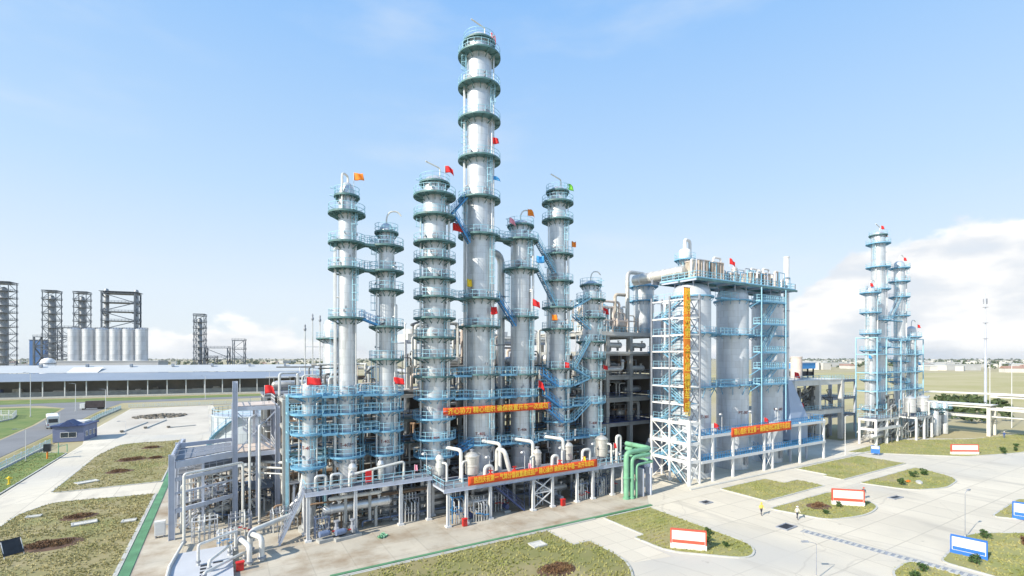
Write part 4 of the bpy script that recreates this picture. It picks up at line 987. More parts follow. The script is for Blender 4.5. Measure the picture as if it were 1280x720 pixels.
# second, lighter steel frame between columns and rack on the left (walkways round the left columns)
t = thing('access_frame','pale blue steel access frame around the three left columns','steel frame',(7.2,68.2,0)); o = (7.2,68.2,0)
frame3(t,o,[7.2,11.8,16.8,22.0],[68.4,70.0],[8.6,12.3,14.8,17.1],'rail',.2,.18)
for z in (8.62,12.32,14.82,17.12): deck(t,o,7.4,68.5,21.8,69.9,z,'skyb','rail','fl')
# ---- silver drum with three thin vents, left behind the columns
t = thing('flare_knockout_drum','silver vertical drum behind the leftmost columns, with ring platform at top','vessel',(18.2,96,0))
b = MB(); b.lathe([(2.4,.03),(2.4,.3),(2.05,.4),(2.05,28.2),(1.9,28.8),(1.2,29.4),(.02,29.7)],36); b.build('shell','clad',t)
dm,gm = ring_meshes(2.05,1.2,'teal','rail'); 
for z in (25.6,18.5): p = inst('ring_platform',dm,t,(0,0,z)); inst('railing',gm,p)
b = MB(); b.annulus(2.02,2.12,12,12.2,n=32); b.build('band','grey',t)
for i,(x,h,lab) in enumerate(((13.0,30.5,'left'),(14.3,32.5,'middle'),(15.6,32.3,'right'))):
    t = thing('vent_stack',f'thin vent stack with dark tip beside the silver drum, {lab} of three','stack',(x,96,0))
    b = MB(); h -= 2.2; b.tube((0,0,.03),(0,0,h-1.4),.12,8); b.build('pipe','pipe',t); b = MB(); b.lathe([(.13,0),(.24,.2),(.24,.5),(.12,.7),(.17,1.0),(.05,1.3)],10,(0,0,h-1.4)); b.build('tip','grey',t)
    b = MB(); b.bar((0,0,20),(2.2,0,20),.06); b.bar((0,0,24),(2.2,0,24),.06); b.build('stay','rail',t,smooth=False)
# ---------------------------------------------------------------- concrete reactor frame between columns and silos
t = thing('reactor_building','open concrete frame of several storeys between the columns and the silos','concrete frame',(60.5,74,0)); o = (60.5,74,0)
frame3(t,o,[60.5,67.0,73.5,80.0],[74.0,81.0,88.0],[8.6,13.6,18.2,23.2,27.0],'conc',.8,.55)
for z,m,rl in ((8.62,'navy','navy'),(18.22,'conc','grey'),(27.02,'concl','rail'),(13.62,'conc','navy')): deck(t,o,60.0,73.5,80.4,88.3,z,m,rl,'fl',.16)
b = MB(); b.box(60.0,73.42,26.5,80.4,73.58,27.3); b.build('fascia','concl',t,o,smooth=False)
b = MB(); b.box(60.2,73.40,22.8,80.2,73.56,23.25); b.build('fascia','concl',t,o,smooth=False)
for k in range(64):
    x = rd.uniform(61,79.5); z0 = rd.choice((.1,8.8,13.8,18.5,18.5,8.8)); h = rd.uniform(2,4.2); r = rd.choice((.08,.12,.2,.3)); y = rd.uniform(74.6,79.5)
    b = MB(); b.pipe([(x,y,z0),(x,y,z0+h),(min(79,max(61,x+rd.uniform(-4,4))),y,z0+h),(min(79,max(61,x+rd.uniform(-4,4))),y+2,z0+h)],r,8,.4); b.build('pipe',rd.choice(('pipe','pipew','piped','pipeb','piped')),t,o)
for k in range(5):
    x = 61.6+k*3.6; r = rd.choice((.7,.9)); b = MB(); b.hlathe([(.02,-.3),(r*.8,-.1),(r,.1),(r,2.6),(r*.8,2.8),(.02,3.0)],(x,76.5,rd.choice((10.2,20.0,15.2))),(1,0,0),16); b.build('horizontal_drum',rd.choice(('drum','pipe','grey')),t,o)
# things standing on its roof
def roofvessel():
    t = thing('reactor_vessel','fat silver vessel standing on the concrete frame, left of the silos','vessel',(79.6,76.0,27.2))
    b = MB(); b.lathe([(2.2,0),(2.2,10.2),(2.3,10.25),(2.3,10.5),(2.15,10.6),(1.9,11.5),(1.2,12.2),(.02,12.5)],36); b.build('shell','clad',t)
    dm,gm = ring_meshes(2.2,.9,'skyb','rail')
    for z in (7.2,10.4): p = inst('ring_platform',dm,t,(0,0,z)); inst('railing',gm,p)
    b = MB(); b.pipe([(0,0,12.2),(0,0,13.2),(-5.4,-.5,13.2),(-5.4,-.5,.05)],.45,16,1.5); b.build('overhead_pipe','drum',t)
roofvessel()
t = thing('exchanger_stack','cream coloured exchanger with round flanges on the concrete frame','heat exchanger',(69.6,76,27.2)); 
b = MB(); b.hlathe([(.9,0),(1.15,.02),(1.15,.3),(.9,.32),(.9,3.8),(.6,4.1)],(0,-1.2,2.0),(1,.15,0),20); b.build('shell','sheet',t)
b = MB(); b.box(.3,-1.7,0,.6,-.5,1.3); b.box(2.9,-1.4,0,3.2,-.2,1.3); b.build('saddle','conc',t,smooth=False)
b = MB(); b.pipe([(.4,-1.2,2.8),(.4,-1.2,8.0),(3.2,-1.2,8.0)],.35,12,.8); b.build('pipe','brown',t)
b = MB(); b.pipe([(1.6,-1.2,2.8),(1.6,-1.2,6.4),(-3.2,-1.2,6.4),(-3.2,-1.2,0.05)],.25,12,.8); b.build('pipe','sheet',t)
drum('brownish drum on the concrete frame beside the cream exchanger', 66.2,75.6,27.2,.9,4.2,'drum',seed=12)
drum('grey drum near the left corner of the concrete frame roof', 62.6,76.4,27.2,.7,3.0,'pipe',seed=13)
gooseneck('white pipe bent along the front edge of the concrete frame', [(61.0,73.0,19.6),(70.4,73.0,19.6),(70.4,73.0,21.6)],.3)
# ---------------------------------------------------------------- left lavender steel frame, tank, foreground pipework
t = thing('steel_frame','lavender painted steel frame with stairs left of the columns','steel frame',(-5.3,71,0)); o = (-5.3,71,0)
for x,y,h in ((-5.3,70.8,10.3),(1.4,75.2,18.8),(6.6,75.2,15.2),(-5.3,80.5,10.3),(1.4,82.5,15.2),(6.6,82.5,15.2),(-5.3,90.0,9.4)):
    b = MB(); b.box(x-.30,y-.05,.02,x+.30,y+.05,h); b.box(x-.32,y-.3,.02,x-.24,y+.3,h); b.box(x+.24,y-.3,.02,x+.32,y+.3,h); b.build('post','lav',t,o,smooth=False)
def fb(p,q,w=.28,h=.55,m='lav'):
    b = MB(); b.bar(p,q,w,h); b.build('beam',m,t,o,smooth=False)
for z in (9.0,3.4): fb((-5.0,70.8,z),(1.1,75.0,z),.3,.8 if z>5 else .5)
fb((-5.0,70.85,7.2),(1.1,75.05,7.2),.25,.4)
fb((-5.3,71.1,9.9),(-5.3,80.2,9.9),.28,.6); fb((-5.3,80.8,9.2),(-5.3,89.7,9.2),.28,.6); fb((-5.0,80.5,9.9),(1.1,82.4,9.9)); fb((1.4,75.5,8.6),(1.4,82.2,8.6)); fb((1.7,75.2,8.7),(6.3,75.2,8.7)); fb((1.7,82.5,8.7),(6.3,82.5,8.7))
fb((1.7,75.2,15.0),(6.3,75.2,15.0),.28,.5); fb((1.7,82.5,15.0),(6.3,82.5,15.0)); fb((1.4,75.5,15.0),(1.4,82.2,15.0)); fb((6.6,75.5,15.0),(6.6,82.2,15.0)); fb((6.6,75.5,8.7),(6.6,82.2,8.7)); fb((-5.0,70.82,.9+4.6),(1.1,75.02,5.5),.2,.25)
deck(t,o,1.6,75.4,6.4,82.3,15.26,'sheet','offw','flr'); deck(t,o,1.6,75.4,6.4,82.3,8.98,'sheet','offw','flr'); 
b = MB(); b.poly([(-5.0,71.3),(1.0,75.4),(1.0,82.0),(-5.0,80.2)],9.4,9.5); b.build('deck','grate',t,o,smooth=False)
g = MB(); rail_line(g,[(-5.0,71.2,9.5),(1.0,75.3,9.5)],1.1,.06,1.2,toe=False); rail_line(g,[(-5.1,71.2,9.5),(-5.1,80,9.5)],1.1,.06,1.4,toe=False); g.build('railing','lav',t,o,smooth=False)
for z0,z1 in ((8.98,15.2),):
    for k in range(2): stairs('staircase','',(5.8-k*.0,77+2*k,z0+.1+k*3.1),(2.4,77+2*k,z0+3.1+k*3.1) if k == 0 else (5.8,79,z1), m='lav', parent=t, o=o)
stairs('staircase','',(-.6,76.5,3.4),(-4.2,77.5,7.6), m='lav', parent=t, o=o)
stairs('staircase','',(-4.6,74.2,.1),(-1.2,76.0,3.3), m='lav', parent=t, o=o)
for k in range(3):
    b = MB(); b.pipe([(-4.5+k*.9,73.2+k,.1),(-4.5+k*.9,73.2+k,6+k*.6),(3,76.5+k,6+k*.6),(8,72+k,6+k*.6)],.10+.05*k,8,.4); b.build('pipe','pipew',t,o)
rd2 = random.Random(3)
b_ = None
for z in (3.5,7.3):
    b = MB(); b.poly([(-4.9,73.0),(1.0,76.4),(6.2,76.4),(6.2,82.0),(-4.9,80.2)],z,z+.08); b.build('deck','grate',t,o,smooth=False)
    g = MB(); rail_line(g,[(-4.8,73.1,z+.08),(.9,76.5,z+.08)],1.1,.06,1.0,toe=False); g.build('railing','lav',t,o,smooth=False)
for x,y in ((-2.2,73.0),(-2.2,80.0),(4.0,75.3),(4.0,82.4),(-5.3,75.6)):
    b = MB(); b.bar((x,y,.02),(x,y,9.0 if x < 0 else 15.0),.3); b.build('post','lav',t,o,smooth=False)
for a,c in (((-5.2,75.6,.3),(-5.2,80.2,8.6)),((-5.2,71.2,3.6),(-5.2,75.4,8.6)),((6.5,75.5,.3),(6.5,82.2,8.4)),((6.5,75.5,9),(6.5,82.2,14.8)),((1.6,75.1,9.2),(6.4,75.1,14.6)),((6.4,75.05,9.2),(1.6,75.05,14.6))): fb(a,c,.14,.14)
for k in range(110):
    x = rd2.uniform(-4.6,6.2); y = rd2.uniform(72.5,84); z0 = rd2.choice((.1,.1,3.4,.1)); h = rd2.uniform(1,4.2); r = rd2.choice((.05,.08,.12))
    if y < 71.2+.68*(x+5)+1: y += 4
    b = MB(); b.pipe([(x,y,z0),(x,y,z0+h),(x+rd2.uniform(-2,2),y+rd2.uniform(-.5,.5),z0+h),(x+rd2.uniform(-2,2),y,z0+max(.3,h-1.2))],r,7,.25); b.build('pipe',rd2.choice(('pipe','pipew','grey','piped','grey','steelb','pipeb')),t,o)
for i,(x,y,lab) in enumerate(((-3.4,77.6,'left'),(-.6,79.4,'middle'),(2.6,78.2,'right'))):
    pump(f'pump set standing under the lavender steel frame, {lab} one', x, y, .4+i, ('grey','steelb','grey')[i], 1.2)
exchanger('pale exchanger under the lavender steel frame', (-3.4,75.6,1.3),(1,.4,0),4.6,.42,'pipew'); exchanger('silver exchanger behind the lavender steel frame', (-3.8,84,2.4),(1,0,0),8,.7,'pipe')
t = thing('storage_tank','pale blue sheet steel tank behind the lavender frame','tank',(6.2,118,0))
b = MB(); b.lathe([(8.2,.03),(8.2,9.9),(8.35,9.92),(8.35,10.15),(8.1,10.18),(4,11.2),(.1,11.6)],64); b.build('shell','tank',t)
g = MB(); pts = [(8.15*math.cos(a),8.15*math.sin(a),10.2) for a in np.linspace(0,2*PI,37)]; rail_line(g,pts,1.1,.06,1.5,toe=False); g.build('railing','rail',t,smooth=False)
b = MB()
for k in range(24):
    a = 2*PI*k/24; b.obox((8.26*math.cos(a),8.26*math.sin(a),5.0),(.14,.2,9.6),a)
b.build('stiffener','tank',t,smooth=False)
pts = [Vector((8.75*math.cos(a),8.75*math.sin(a),z)) for a,z in zip(np.linspace(R(150),R(245),14),np.linspace(.2,10.2,14))]
s_ = MB()
for a,c in zip(pts[:-1],pts[1:]): s_.bar(a,c,.9,.12); s_.bar(a+Vector((0,0,1)),c+Vector((0,0,1)),.05); s_.bar(a,a+Vector((0,0,1)),.05)
s_.build('spiral_stair','skyb',t,smooth=False)
# foreground: pale slab with pipe loops, thick white pipe with elbows
t = thing('equipment_plinth','flat pale concrete plinth with dark slots, left foreground','plinth',(-1.8,58,0)); b = MB(); b.box(-4.6,53.5,.03,.9,64.2,.45); b.build('slab',mat('plinth_grey',(.50,.52,.56),.8,0,.06,.4),t,(-1.8,58,0),smooth=False)
b = MB()
for k in range(4): b.box(-2.0,56.2+k*.9,.44,-1.4,56.7+k*.9,.47)
b.box(-.9,59.2,.44,.0,59.6,.47); b.build('slot','dark',t,(-1.8,58,0),smooth=False)
gooseneck('thick white insulated pipe running from the columns to the foreground elbow', [(9.0,66.2,8.6),(8.2,66.4,2.4),(2.6,61.6,2.4),(2.6,61.6,.1)],.29,'pipew')
gooseneck('thick white pipe elbow dropping to the pad in the left foreground', [(2.6,60.6,2.5),(3.6,58.6,2.5),(3.6,58.6,.05)],.28,'pipew')
gooseneck('second thick white elbow standing in the left foreground', [(1.6,61.0,2.0),(2.4,58.0,2.0),(2.4,58.0,.05)],.26,'pipew')
gooseneck('white pipe loop lying over the pale plinth', [(.6,60.9,.46),(.6,60.9,1.5),(-1.2,57.2,1.5),(-1.2,57.2,.5)],.16,'pipew')
gooseneck('white upper pipe loop over the pale plinth', [(1.2,62.0,.46),(1.2,62.0,2.6),(-2.2,59.5,2.6),(-2.2,59.5,.5)],.14,'pipew')
gooseneck('low white pipe across the front of the pale plinth', [(2.0,59.4,.1),(2.0,59.4,1.0),(-1.6,55.6,1.0),(-1.6,55.6,.5)],.15,'pipew')
gooseneck('tall white goalpost pipe in front of the lavender frame', [(-3.9,67.8,.1),(-3.9,67.8,8.4),(2.2,71.5,8.4),(2.2,71.5,.1)],.16,'pipew')
gooseneck('white pipe running along the pad by the goalpost pipe', [(-3.9,67.6,.6),(-4.7,60.2,.6),(-4.7,52.2,.6)],.16,'pipew')
for i,(x,y,z,lab) in enumerate(((3.0,72.0,14.0,'tallest, left'),(4.1,71.4,13.0,'middle'),(7.4,69.4,14.5,'right, beside the short column'))):
    gooseneck(f'slim white vertical pipe beside the left frame, {lab}', [(x,y,.1),(x,y,z),(x+.8,y+3.2,z)],.15,'pipew')
t = thing('electrical_cabinet','small white cabinet at the foot of the lavender frame','cabinet',(-6.6,72.6,.03)); b = MB(); b.obox((0,0,1.15),(1.1,.7,1.7)); b.build('cabinet_body','white',t,smooth=False); b = MB(); b.obox((0,-.36,1.15),(.9,.03,1.4)); b.build('door','offw',t,smooth=False); b = MB(); b.obox((-.4,0,.15),(.12,.6,.3)); b.obox((.4,0,.15),(.12,.6,.3)); b.build('leg','grey',t,smooth=False)
t = thing('fire_box','red fire box by the pale plinth at the bottom edge','fire box',(1.5,57.0,.03)); b = MB(); b.obox((0,0,.45),(.7,.5,.8)); b.build('cabinet','red',t,smooth=False); b = MB(); b.obox((0,0,.88),(.8,.6,.06)); b.build('lid','fred',t,smooth=False)
for k in range(6):
    a = (-1.2+k*1.15,66.0+k*.35)
skid('cluster of pale valves and pipes in front of the lavender frame, left one', -3.2,68.6,2.6,1.6,2.4,21,'offw'); skid('cluster of pale valves and pipes in front of the lavender frame, right one', .6,67.2,2.4,1.6,2.6,22,'grey'); skid('valve cluster by the foot of the short leftmost column', 5.2,67.4,2.2,1.4,2.4,23,'grey')
skid('valve cluster between the plinth and the frame', -.6,65.2,2.0,1.0,1.6,24,'offw')
F('red flag on the upper deck of the lavender frame',(5.0,75.8,15.36),'fred',2.8,1.6,1.2)
# ---------------------------------------------------------------- denser process equipment deep inside the unit, with dark backing added
rd = random.Random(77)
t = thing('rear_equipment_structure','dark multi storey steel structure packed with equipment behind the pipe rack','steel structure',(6,89,0)); o = (6,89,0)
frame3(t,o,[6,14,22,30,38,46,54],[89.0,96.0],[5.4,10.6,15.8],'conc',.5,.4)
for z in (5.42,10.62,15.82): deck(t,o,5.6,88.6,54.4,96.4,z,'grate','navy','f',.14)
for k in range(7):
    b = MB(); x = 6.4+8*k
    if k < 6: b.box(x,95.6,.05,x+7.2,95.9,15.0); b.build('shade_backing','shedd',t,o,smooth=False)  # dark sheets added as backing, standing in for deep shade
for k in range(26):
    x = rd.uniform(6.5,50); z = rd.choice((1.2,6.8,12.0,17.2)); r = rd.uniform(.5,1.0); L = rd.uniform(3,6)
    b = MB(); b.hlathe([(.02,-.3),(r*.8,-.1),(r,.1),(r,L),(r*.8,L+.2),(.02,L+.4)],(x,rd.uniform(90,93.5),z+r*.4),(1,0,0),16); b.build('horizontal_drum',rd.choice(('drum','piped','grey','pipe')),t,o)
for k in range(90):
    x = rd.uniform(6,54); z0 = rd.choice((.1,5.6,10.8,16)); h = rd.uniform(2,5); r = rd.choice((.08,.12,.2,.28)); y = rd.uniform(86.8,89)
    b = MB(); b.pipe([(x,y,z0),(x,y,z0+h),(min(54,max(6,x+rd.uniform(-6,6))),y,z0+h),(min(54,max(6,x+rd.uniform(-6,6))),y+1.5,z0+h)],r,7,.4); b.build('pipe',rd.choice(('piped','pipeb','pipe','pipew','piped')),t,o)
# ground-level machinery, added as a dark mass between columns and rack
t = thing('pump_alley_structure','low dark steel structure with manifolds directly behind the column row','steel structure',(7,68.4,0)); o = (7,68.4,0)
for x in range(8,60,4):
    b = MB(); b.box(x-.12,68.9,.03,x+.12,69.1,5.4); b.build('post','lav',t,o,smooth=False)
b = MB(); b.box(7.4,68.6,5.4,59,70.2,5.52); b.build('deck','grate',t,o,smooth=False)
b = MB(); b.box(7.4,76.6,.05,59,76.9,5.2); b.build('rear_wall','shedd',t,o,smooth=False)  # dark sheet added behind the alley in place of shade
for k in range(150):
    x = rd.uniform(7.5,59); y = rd.uniform(67.6,71.5); z0 = .05; h = rd.uniform(.8,5.2); r = rd.choice((.06,.09,.14,.2))
    b = MB(); b.pipe([(x,y,z0),(x,y,z0+h),(x+rd.uniform(-3,3),y,z0+h),(x+rd.uniform(-3,3),y+.6,z0+h*.4)],r,7,.3); b.build('manifold_pipe',rd.choice(('piped','pipe','pipew','pipeb','steelb','piped')),t,o)
for k in range(16):
    x = 8+k*3.2; r = rd.uniform(.35,.7); b = MB(); b.hlathe([(.02,-.2),(r*.8,-.1),(r,.1),(r,2.0),(r*.8,2.2),(.02,2.4)],(x,rd.uniform(70.5,74),rd.uniform(.9,3)),(1,0,0),14); b.build('exchanger_shell',rd.choice(('grey','piped','drum','steelb')),t,o)
# medium-height pipework standing up between the columns, above the rack
t = thing('overhead_pipe_cluster','cluster of upright and bent pale pipes rising between the columns','pipework',(30,72,0)); o = (30,72,0)
for k in range(46):
    x = rd.uniform(24,60); y = rd.uniform(71.5,77); z0 = 16.6 if x < 26 else 20.6; h = rd.uniform(1.5,7.5); r = rd.choice((.08,.12,.18,.26)); dx = rd.choice((-1,1))*rd.uniform(.8,3)
    b = MB(); b.pipe([(x,y,z0),(x,y,z0+h),(x+dx,y,z0+h),(x+dx,y,z0+.1)],r,8,.5); b.build('pipe',rd.choice(('pipe','pipew','piped','sheet','pipe')),t,o)
for k in range(18):
    x = rd.uniform(8,24); y = rd.uniform(71.5,77); z0 = 16.6; h = rd.uniform(1,4.5); r = rd.choice((.08,.12,.18)); dx = rd.choice((-1,1))*rd.uniform(.8,3)
    b = MB(); b.pipe([(x,y,z0),(x,y,z0+h),(x+dx,y,z0+h),(x+dx,y,z0+.1)],r,8,.5); b.build('pipe',rd.choice(('pipe','pipew','piped','sheet','pipe')),t,o)
# machines of the concrete building, and dark walls added for its interior shade
t = [ob for ob in C.objects if ob.name == 'reactor_building'][0]; o = (60.5,74,0)
for z0,z1 in ((.05,8.0),(8.9,13.0),(13.9,17.6),(18.6,22.6)):
    for x0,x1 in ((60.9,66.6),(67.4,73.1),(73.9,79.6)):
        b = MB(); b.box(x0,84.0,z0,x1,84.2,z1); b.build('shade_backing','shedd',t,o,smooth=False)  # added dark wall, its tone stands in for the shaded interior
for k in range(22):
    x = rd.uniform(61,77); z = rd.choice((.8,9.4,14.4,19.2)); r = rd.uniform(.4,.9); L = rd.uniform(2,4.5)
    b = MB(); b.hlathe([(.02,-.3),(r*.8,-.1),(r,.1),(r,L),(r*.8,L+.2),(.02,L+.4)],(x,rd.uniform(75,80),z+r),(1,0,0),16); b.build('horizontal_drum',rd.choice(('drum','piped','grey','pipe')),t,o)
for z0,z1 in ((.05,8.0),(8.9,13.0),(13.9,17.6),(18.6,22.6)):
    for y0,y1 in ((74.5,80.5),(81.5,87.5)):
        b = MB(); b.box(80.05,y0,z0,80.25,y1,z1); b.build('shade_backing','shedd',t,o,smooth=False)  # side sheets added to close bright gaps in the dark interior
t = [ob for ob in C.objects if ob.name == 'pump_alley_structure'][0]; o = (7,68.4,0)
for k in range(16):
    y = 63.6+.28*(k%4); z = .7+1.0*(k//4)+.1*(k%3); r = rd.choice((.08,.12,.16)); b = MB(); x0 = 9+rd.uniform(0,16); b.pipe([(x0,y,.05),(x0,y,z),(56-rd.uniform(0,8),y,z),(56,y+2,z)],r,8,.4); b.build('header_pipe',rd.choice(('piped','pipe','piped','pipeb','steelb')),t,o)  # pipe bundle added to block the view and darken beneath the platform

t = thing('roof_pipe_frame_structure','cream steel frame crowded with pale pipes on the roof of the concrete building','steel structure',(60.5,74,27.2)); o = (60.5,74,27.2); rq = random.Random(31)
for x in (61.0,65.0,69.0,73.0,76.0):
    for y in (74.2,79.0):
        b = MB(); b.box(x-.14,y-.14,27.19,x+.14,y+.14,32.6 if x < 72 else 30.4); b.build('post','sheet',t,o,smooth=False)
for y in (74.2,79.0):
    for z,x1 in ((29.8,76.0),(32.5,69.0)):
        b = MB(); b.box(60.8,y-.1,z-.26,x1+.2,y+.1,z); b.build('beam','sheet',t,o,smooth=False)
for k in range(44):
    x = rq.uniform(61,76); y = rq.uniform(74.3,79); h = rq.uniform(1,6.5); r = rq.choice((.08,.12,.18,.25)); dx = rq.choice((-1,1))*rq.uniform(.6,3)
    b = MB(); b.pipe([(x,y,27.2),(x,y,27.2+h),(x+dx,y,27.2+h),(x+dx,y,27.2+rq.uniform(0,h*.6))],r,8,.5); b.build('pipe',rq.choice(('pipe','pipew','sheet','brown','pipe','rail')),t,o)
g = MB(); rail_line(g,[(60.2,73.7,27.2),(80,73.7,27.2)],1.1,.07,1.2,toe=False); g.build('railing','rail',t,o,smooth=False)
for i,(x,z,L) in enumerate(((61.2,18.5,5.0),(67.6,18.5,4.6),(74.0,18.5,4.6),(61.2,13.9,5.0),(67.6,23.4,4.4),(61.2,23.4,5.0),(74.0,23.4,5.0))):
    exchanger('pale exchanger on an open floor of the concrete building, '+('second floor left','second floor middle','second floor right','first floor left','third floor middle','third floor left','third floor right')[i],(x,75.0,z+1.2),(1,0,0),L,.55,('pipe','sheet','pipew','drum','pipe','sheet','pipew')[i])
# ---------------------------------------------------------------- silo block
SX = [(75.6,3.45),(88.0,3.0),(100.0,3.0)]; SY = 60.2
for i,(x,r) in enumerate(SX):
    t = thing('storage_silo', ('silver silo behind the vertical orange banner','middle silver silo of the front row','right hand silver silo beside the exhaust stack')[i], 'silo', (x,SY,0))
    b = MB(); b.lathe([(r*.97,.03),(r*.97,3.6),(r*1.02,3.65),(r*1.02,3.95),(r,4.0),(r,33.2),(r*1.02,33.25),(r*1.02,33.5),(r*1.0,33.7),(r*.985,34.3),(r*.93,34.85),(r*.80,35.35),(r*.55,35.75),(r*.25,35.95),(.02,36.0)],56); b.build('shell','silo',t)
    for z in (16.7,26.5,33.3):
        dm,gm = ring_meshes(r,1.0 if z < 30 else .55,'skyb','rail'); p = inst('ring_platform',dm,t,(0,0,z),i*.3)
        if z < 30: inst('railing',gm,p)
    b = MB(); b.obox((0,-r-.0,2.0),(1.2,.12,2.1)); b.build('skirt_door','grey',t,smooth=False)
    b = MB()
    for k in range(10):
        a = 2*PI*k/10; b.bar((r*math.cos(a),r*math.sin(a),14.7),((r+.9)*math.cos(a),(r+.9)*math.sin(a),16.5),.1)
    b.build('bracket','skyb',t,smooth=False)
    me = text_mesh(('PT-301','PT-302','PT-303')[i], .8, 'tag')
    for v in me.vertices: a = v.co.x/r; q = r+.03+v.co.z; v.co = Vector((q*math.sin(a),-q*math.cos(a),v.co.y))
    inst('tag_lettering',me,t,(0,0,11.2),R(-12))
# stair tower with lattice front
t = thing('stair_tower','white steel stair tower with lattice bracing at the left corner of the silos','stair tower',(68.5,55,0)); o = (68.5,55,0)
LV = [4.2,7.3,10.8,13.9,17.0,20.2,23.2,26.1,29.1,32.3]
X0,X1,Y0,Y1 = 68.5,71.2,55.0,63.4
for x,y in ((X0,Y0),(X1,Y0),(X0,Y1),(X1,Y1),(X0,59.2)):
    b = MB(); w = .42 if (x,y)==(X0,Y0) else .3; b.box(x-w/2,y-w/2,.02,x+w/2,y+w/2,11.2); b.build('post','white',t,o,smooth=False)
    b = MB(); b.box(x-.14,y-.14,11.2,x+.14,y+.14,33.0); b.build('post','grey',t,o,smooth=False)
pz = .1
for i,z in enumerate(LV):
    h = .5 if z < 11 else .24
    for a,c in (((X0,Y0+.22,z),(X0,Y1-.22,z)),((X0+.22,Y0,z),(X1-.2,Y0,z)),((X1,Y0+.2,z),(X1,Y1-.2,z)),((X0+.2,Y1,z),(X1-.2,Y1,z))):
        b = MB(); b.bar((a[0],a[1],a[2]-h/2),(c[0],c[1],c[2]-h/2),.26 if z<11 else .18,h); b.build('beam','white' if z < 30 else 'offw',t,o,smooth=False)
    zb = pz+.05; zt = z-h-.02
    b = MB(); b.bar((X0+.2,Y0+.0,zb),(X1-.2,Y0,zt),.13); b.bar((X1-.2,Y0+.03,zb),(X0+.2,Y0+.03,zt),.13); b.build('cross_brace','grey' if z > 11 else 'white',t,o,smooth=False)
    if z < 11:
        for ya,yb in ((Y0+.3,59.0),(59.4,Y1-.3)):
            b = MB(); b.bar((X0+.02,ya,zb),(X0+.02,yb,zt),.12); b.bar((X0-.03,yb,zb),(X0-.03,ya,zt),.12); b.build('cross_brace','white',t,o,smooth=False)
    b = MB(); b.box(X0+.2,Y0+.2 if i%2 else Y1-2.0,z+.0,X1-.2,Y0+2.0 if i%2 else Y1-.2,z+.08); b.build('landing','skyb',t,o,smooth=False)
    ya,yb = (Y0+1.9,Y1-1.9) if i%2 == 0 else (Y1-1.9,Y0+1.9)
    stairs('staircase','',(X0+.75,ya,pz+.05),(X0+.75,yb,z+.05),.9,'skyb',parent=t,o=o)
    g = MB(); rail_line(g,[(X0+.1,Y0+.3,z+.05),(X0+.1,Y1-.3,z+.05)],1.1,.05,1.3,toe=False); g.build('railing','rail',t,o,smooth=False)
    pz = z
banner('tall vertical orange banner with yellow characters hung on the silo stair tower', (66.9,54.85,12.7),(68.6,54.85,12.7),21.3,None,1)
vb = bpy.context.scene.objects[[ob.name for ob in C.objects if ob.name.startswith('banner')][-1]]
chars = '精心组织安全第一全力以赴确保开车成功'
bl = [ch for ch in C.objects if ch.parent == vb and ch.name.startswith('cloth')][0]; bl.data.materials.clear(); bl.data.materials.append(mat('banner_orange_cloth',(.86,.26,.02),.7,0,.1,.4))
zz = 20.3
for k,chh in enumerate(chars):
    if k and k%4 == 0: zz -= .75
    me = text_mesh(chh,1.62,'letter'); l = inst('lettering',me,vb,(.85,-.12,zz)); l.rotation_euler = (PI/2,0,0); zz -= 1.02
# orange blocks of plain cloth hold the hooks: rods top and bottom
b = MB(); b.tube((-.1,0,21.3),(1.8,0,21.3),.06,8); b.tube((-.1,0,0),(1.8,0,0),.06,8); b.build('rod','offw',vb)
# front gallery of the silo block: two decks on white posts
t = thing('silo_gallery','two level steel gallery with white posts along the front of the silos','gallery',(71.4,55,0)); o = (71.4,55,0)
for x in (74.8,80.6,90.4,93.2,103.1,112.6):
    b = MB(); b.box(x-.2,54.85,.02,x+.2,55.2,8.6); b.build('post','white',t,o,smooth=False)
for x in (80.6,93.2,103.1,112.6):
    b = MB(); b.box(x-.17,63.3,.02,x+.17,63.65,8.6); b.build('post','offw',t,o,smooth=False)
for z in (3.9,8.3):
    b = MB(); b.box(71.5,54.72,z-.5,112.9,54.84,z); b.build('edge_beam','offw',t,o,smooth=False)
    b = MB(); b.box(71.5,54.9,z-.1,112.8,57.0,z-.02); b.build('deck','skyb',t,o,smooth=False)
    b = MB(); b.box(104.0,57.05,z-.1,112.8,63.2,z-.02); b.build('deck','skyb',t,o,smooth=False)
    g = MB(); rail_line(g,[(71.6,54.95,z),(112.7,54.95,z),(112.7,63,z)],1.1,.07,.75,toe=False); g.build('railing','blue',t,o,smooth=False)
b = MB(); b.bar((90.6,54.97,4.1),(93.0,54.97,7.6),.1); b.bar((93.0,55.0,4.1),(90.6,55.0,7.6),.1); b.bar((90.6,54.97,.2),(93.0,54.97,3.3),.1); b.bar((93.0,55.0,.2),(90.6,55.0,3.3),.1); b.build('cross_brace','white',t,o,smooth=False)
banner('orange red banner with yellow lettering on the silo gallery railing', (79.6,54.6,7.4),(99.2,54.6,7.4),1.75,'精心组织 安全第一 确保聚丙烯装置开车成功',1.25)
stairs('staircase','blue stairs on the ground between the middle and right silos', (96.6,58.4,.1),(93.0,58.4,3.8),m='blue')
for i,(x,lab) in enumerate(((78.2,'left of the orange gallery banner'),(87.2,'above the orange gallery banner, left lamp'),(96.0,'above the orange gallery banner, right lamp'))):
    lamp(f'slim lamp post on the silo gallery {lab}', x,55.6,8.3,3.2)
for x,lab in ((75.6,'left'),(91.0,'middle')): F(f'red flag on the silo gallery, {lab} one',(x,55.4,8.3),'fred',2.0,1.4,1.0)
t = thing('hopper_bin','small pale bin on the lower level beside the silo stair tower','bin',(71.9,61.6,4.3)); b = MB(); b.lathe([(.4,0),(1.1,.9),(1.1,2.4),(1.0,2.5),(.02,2.7)],20); b.build('shell','offw',t)
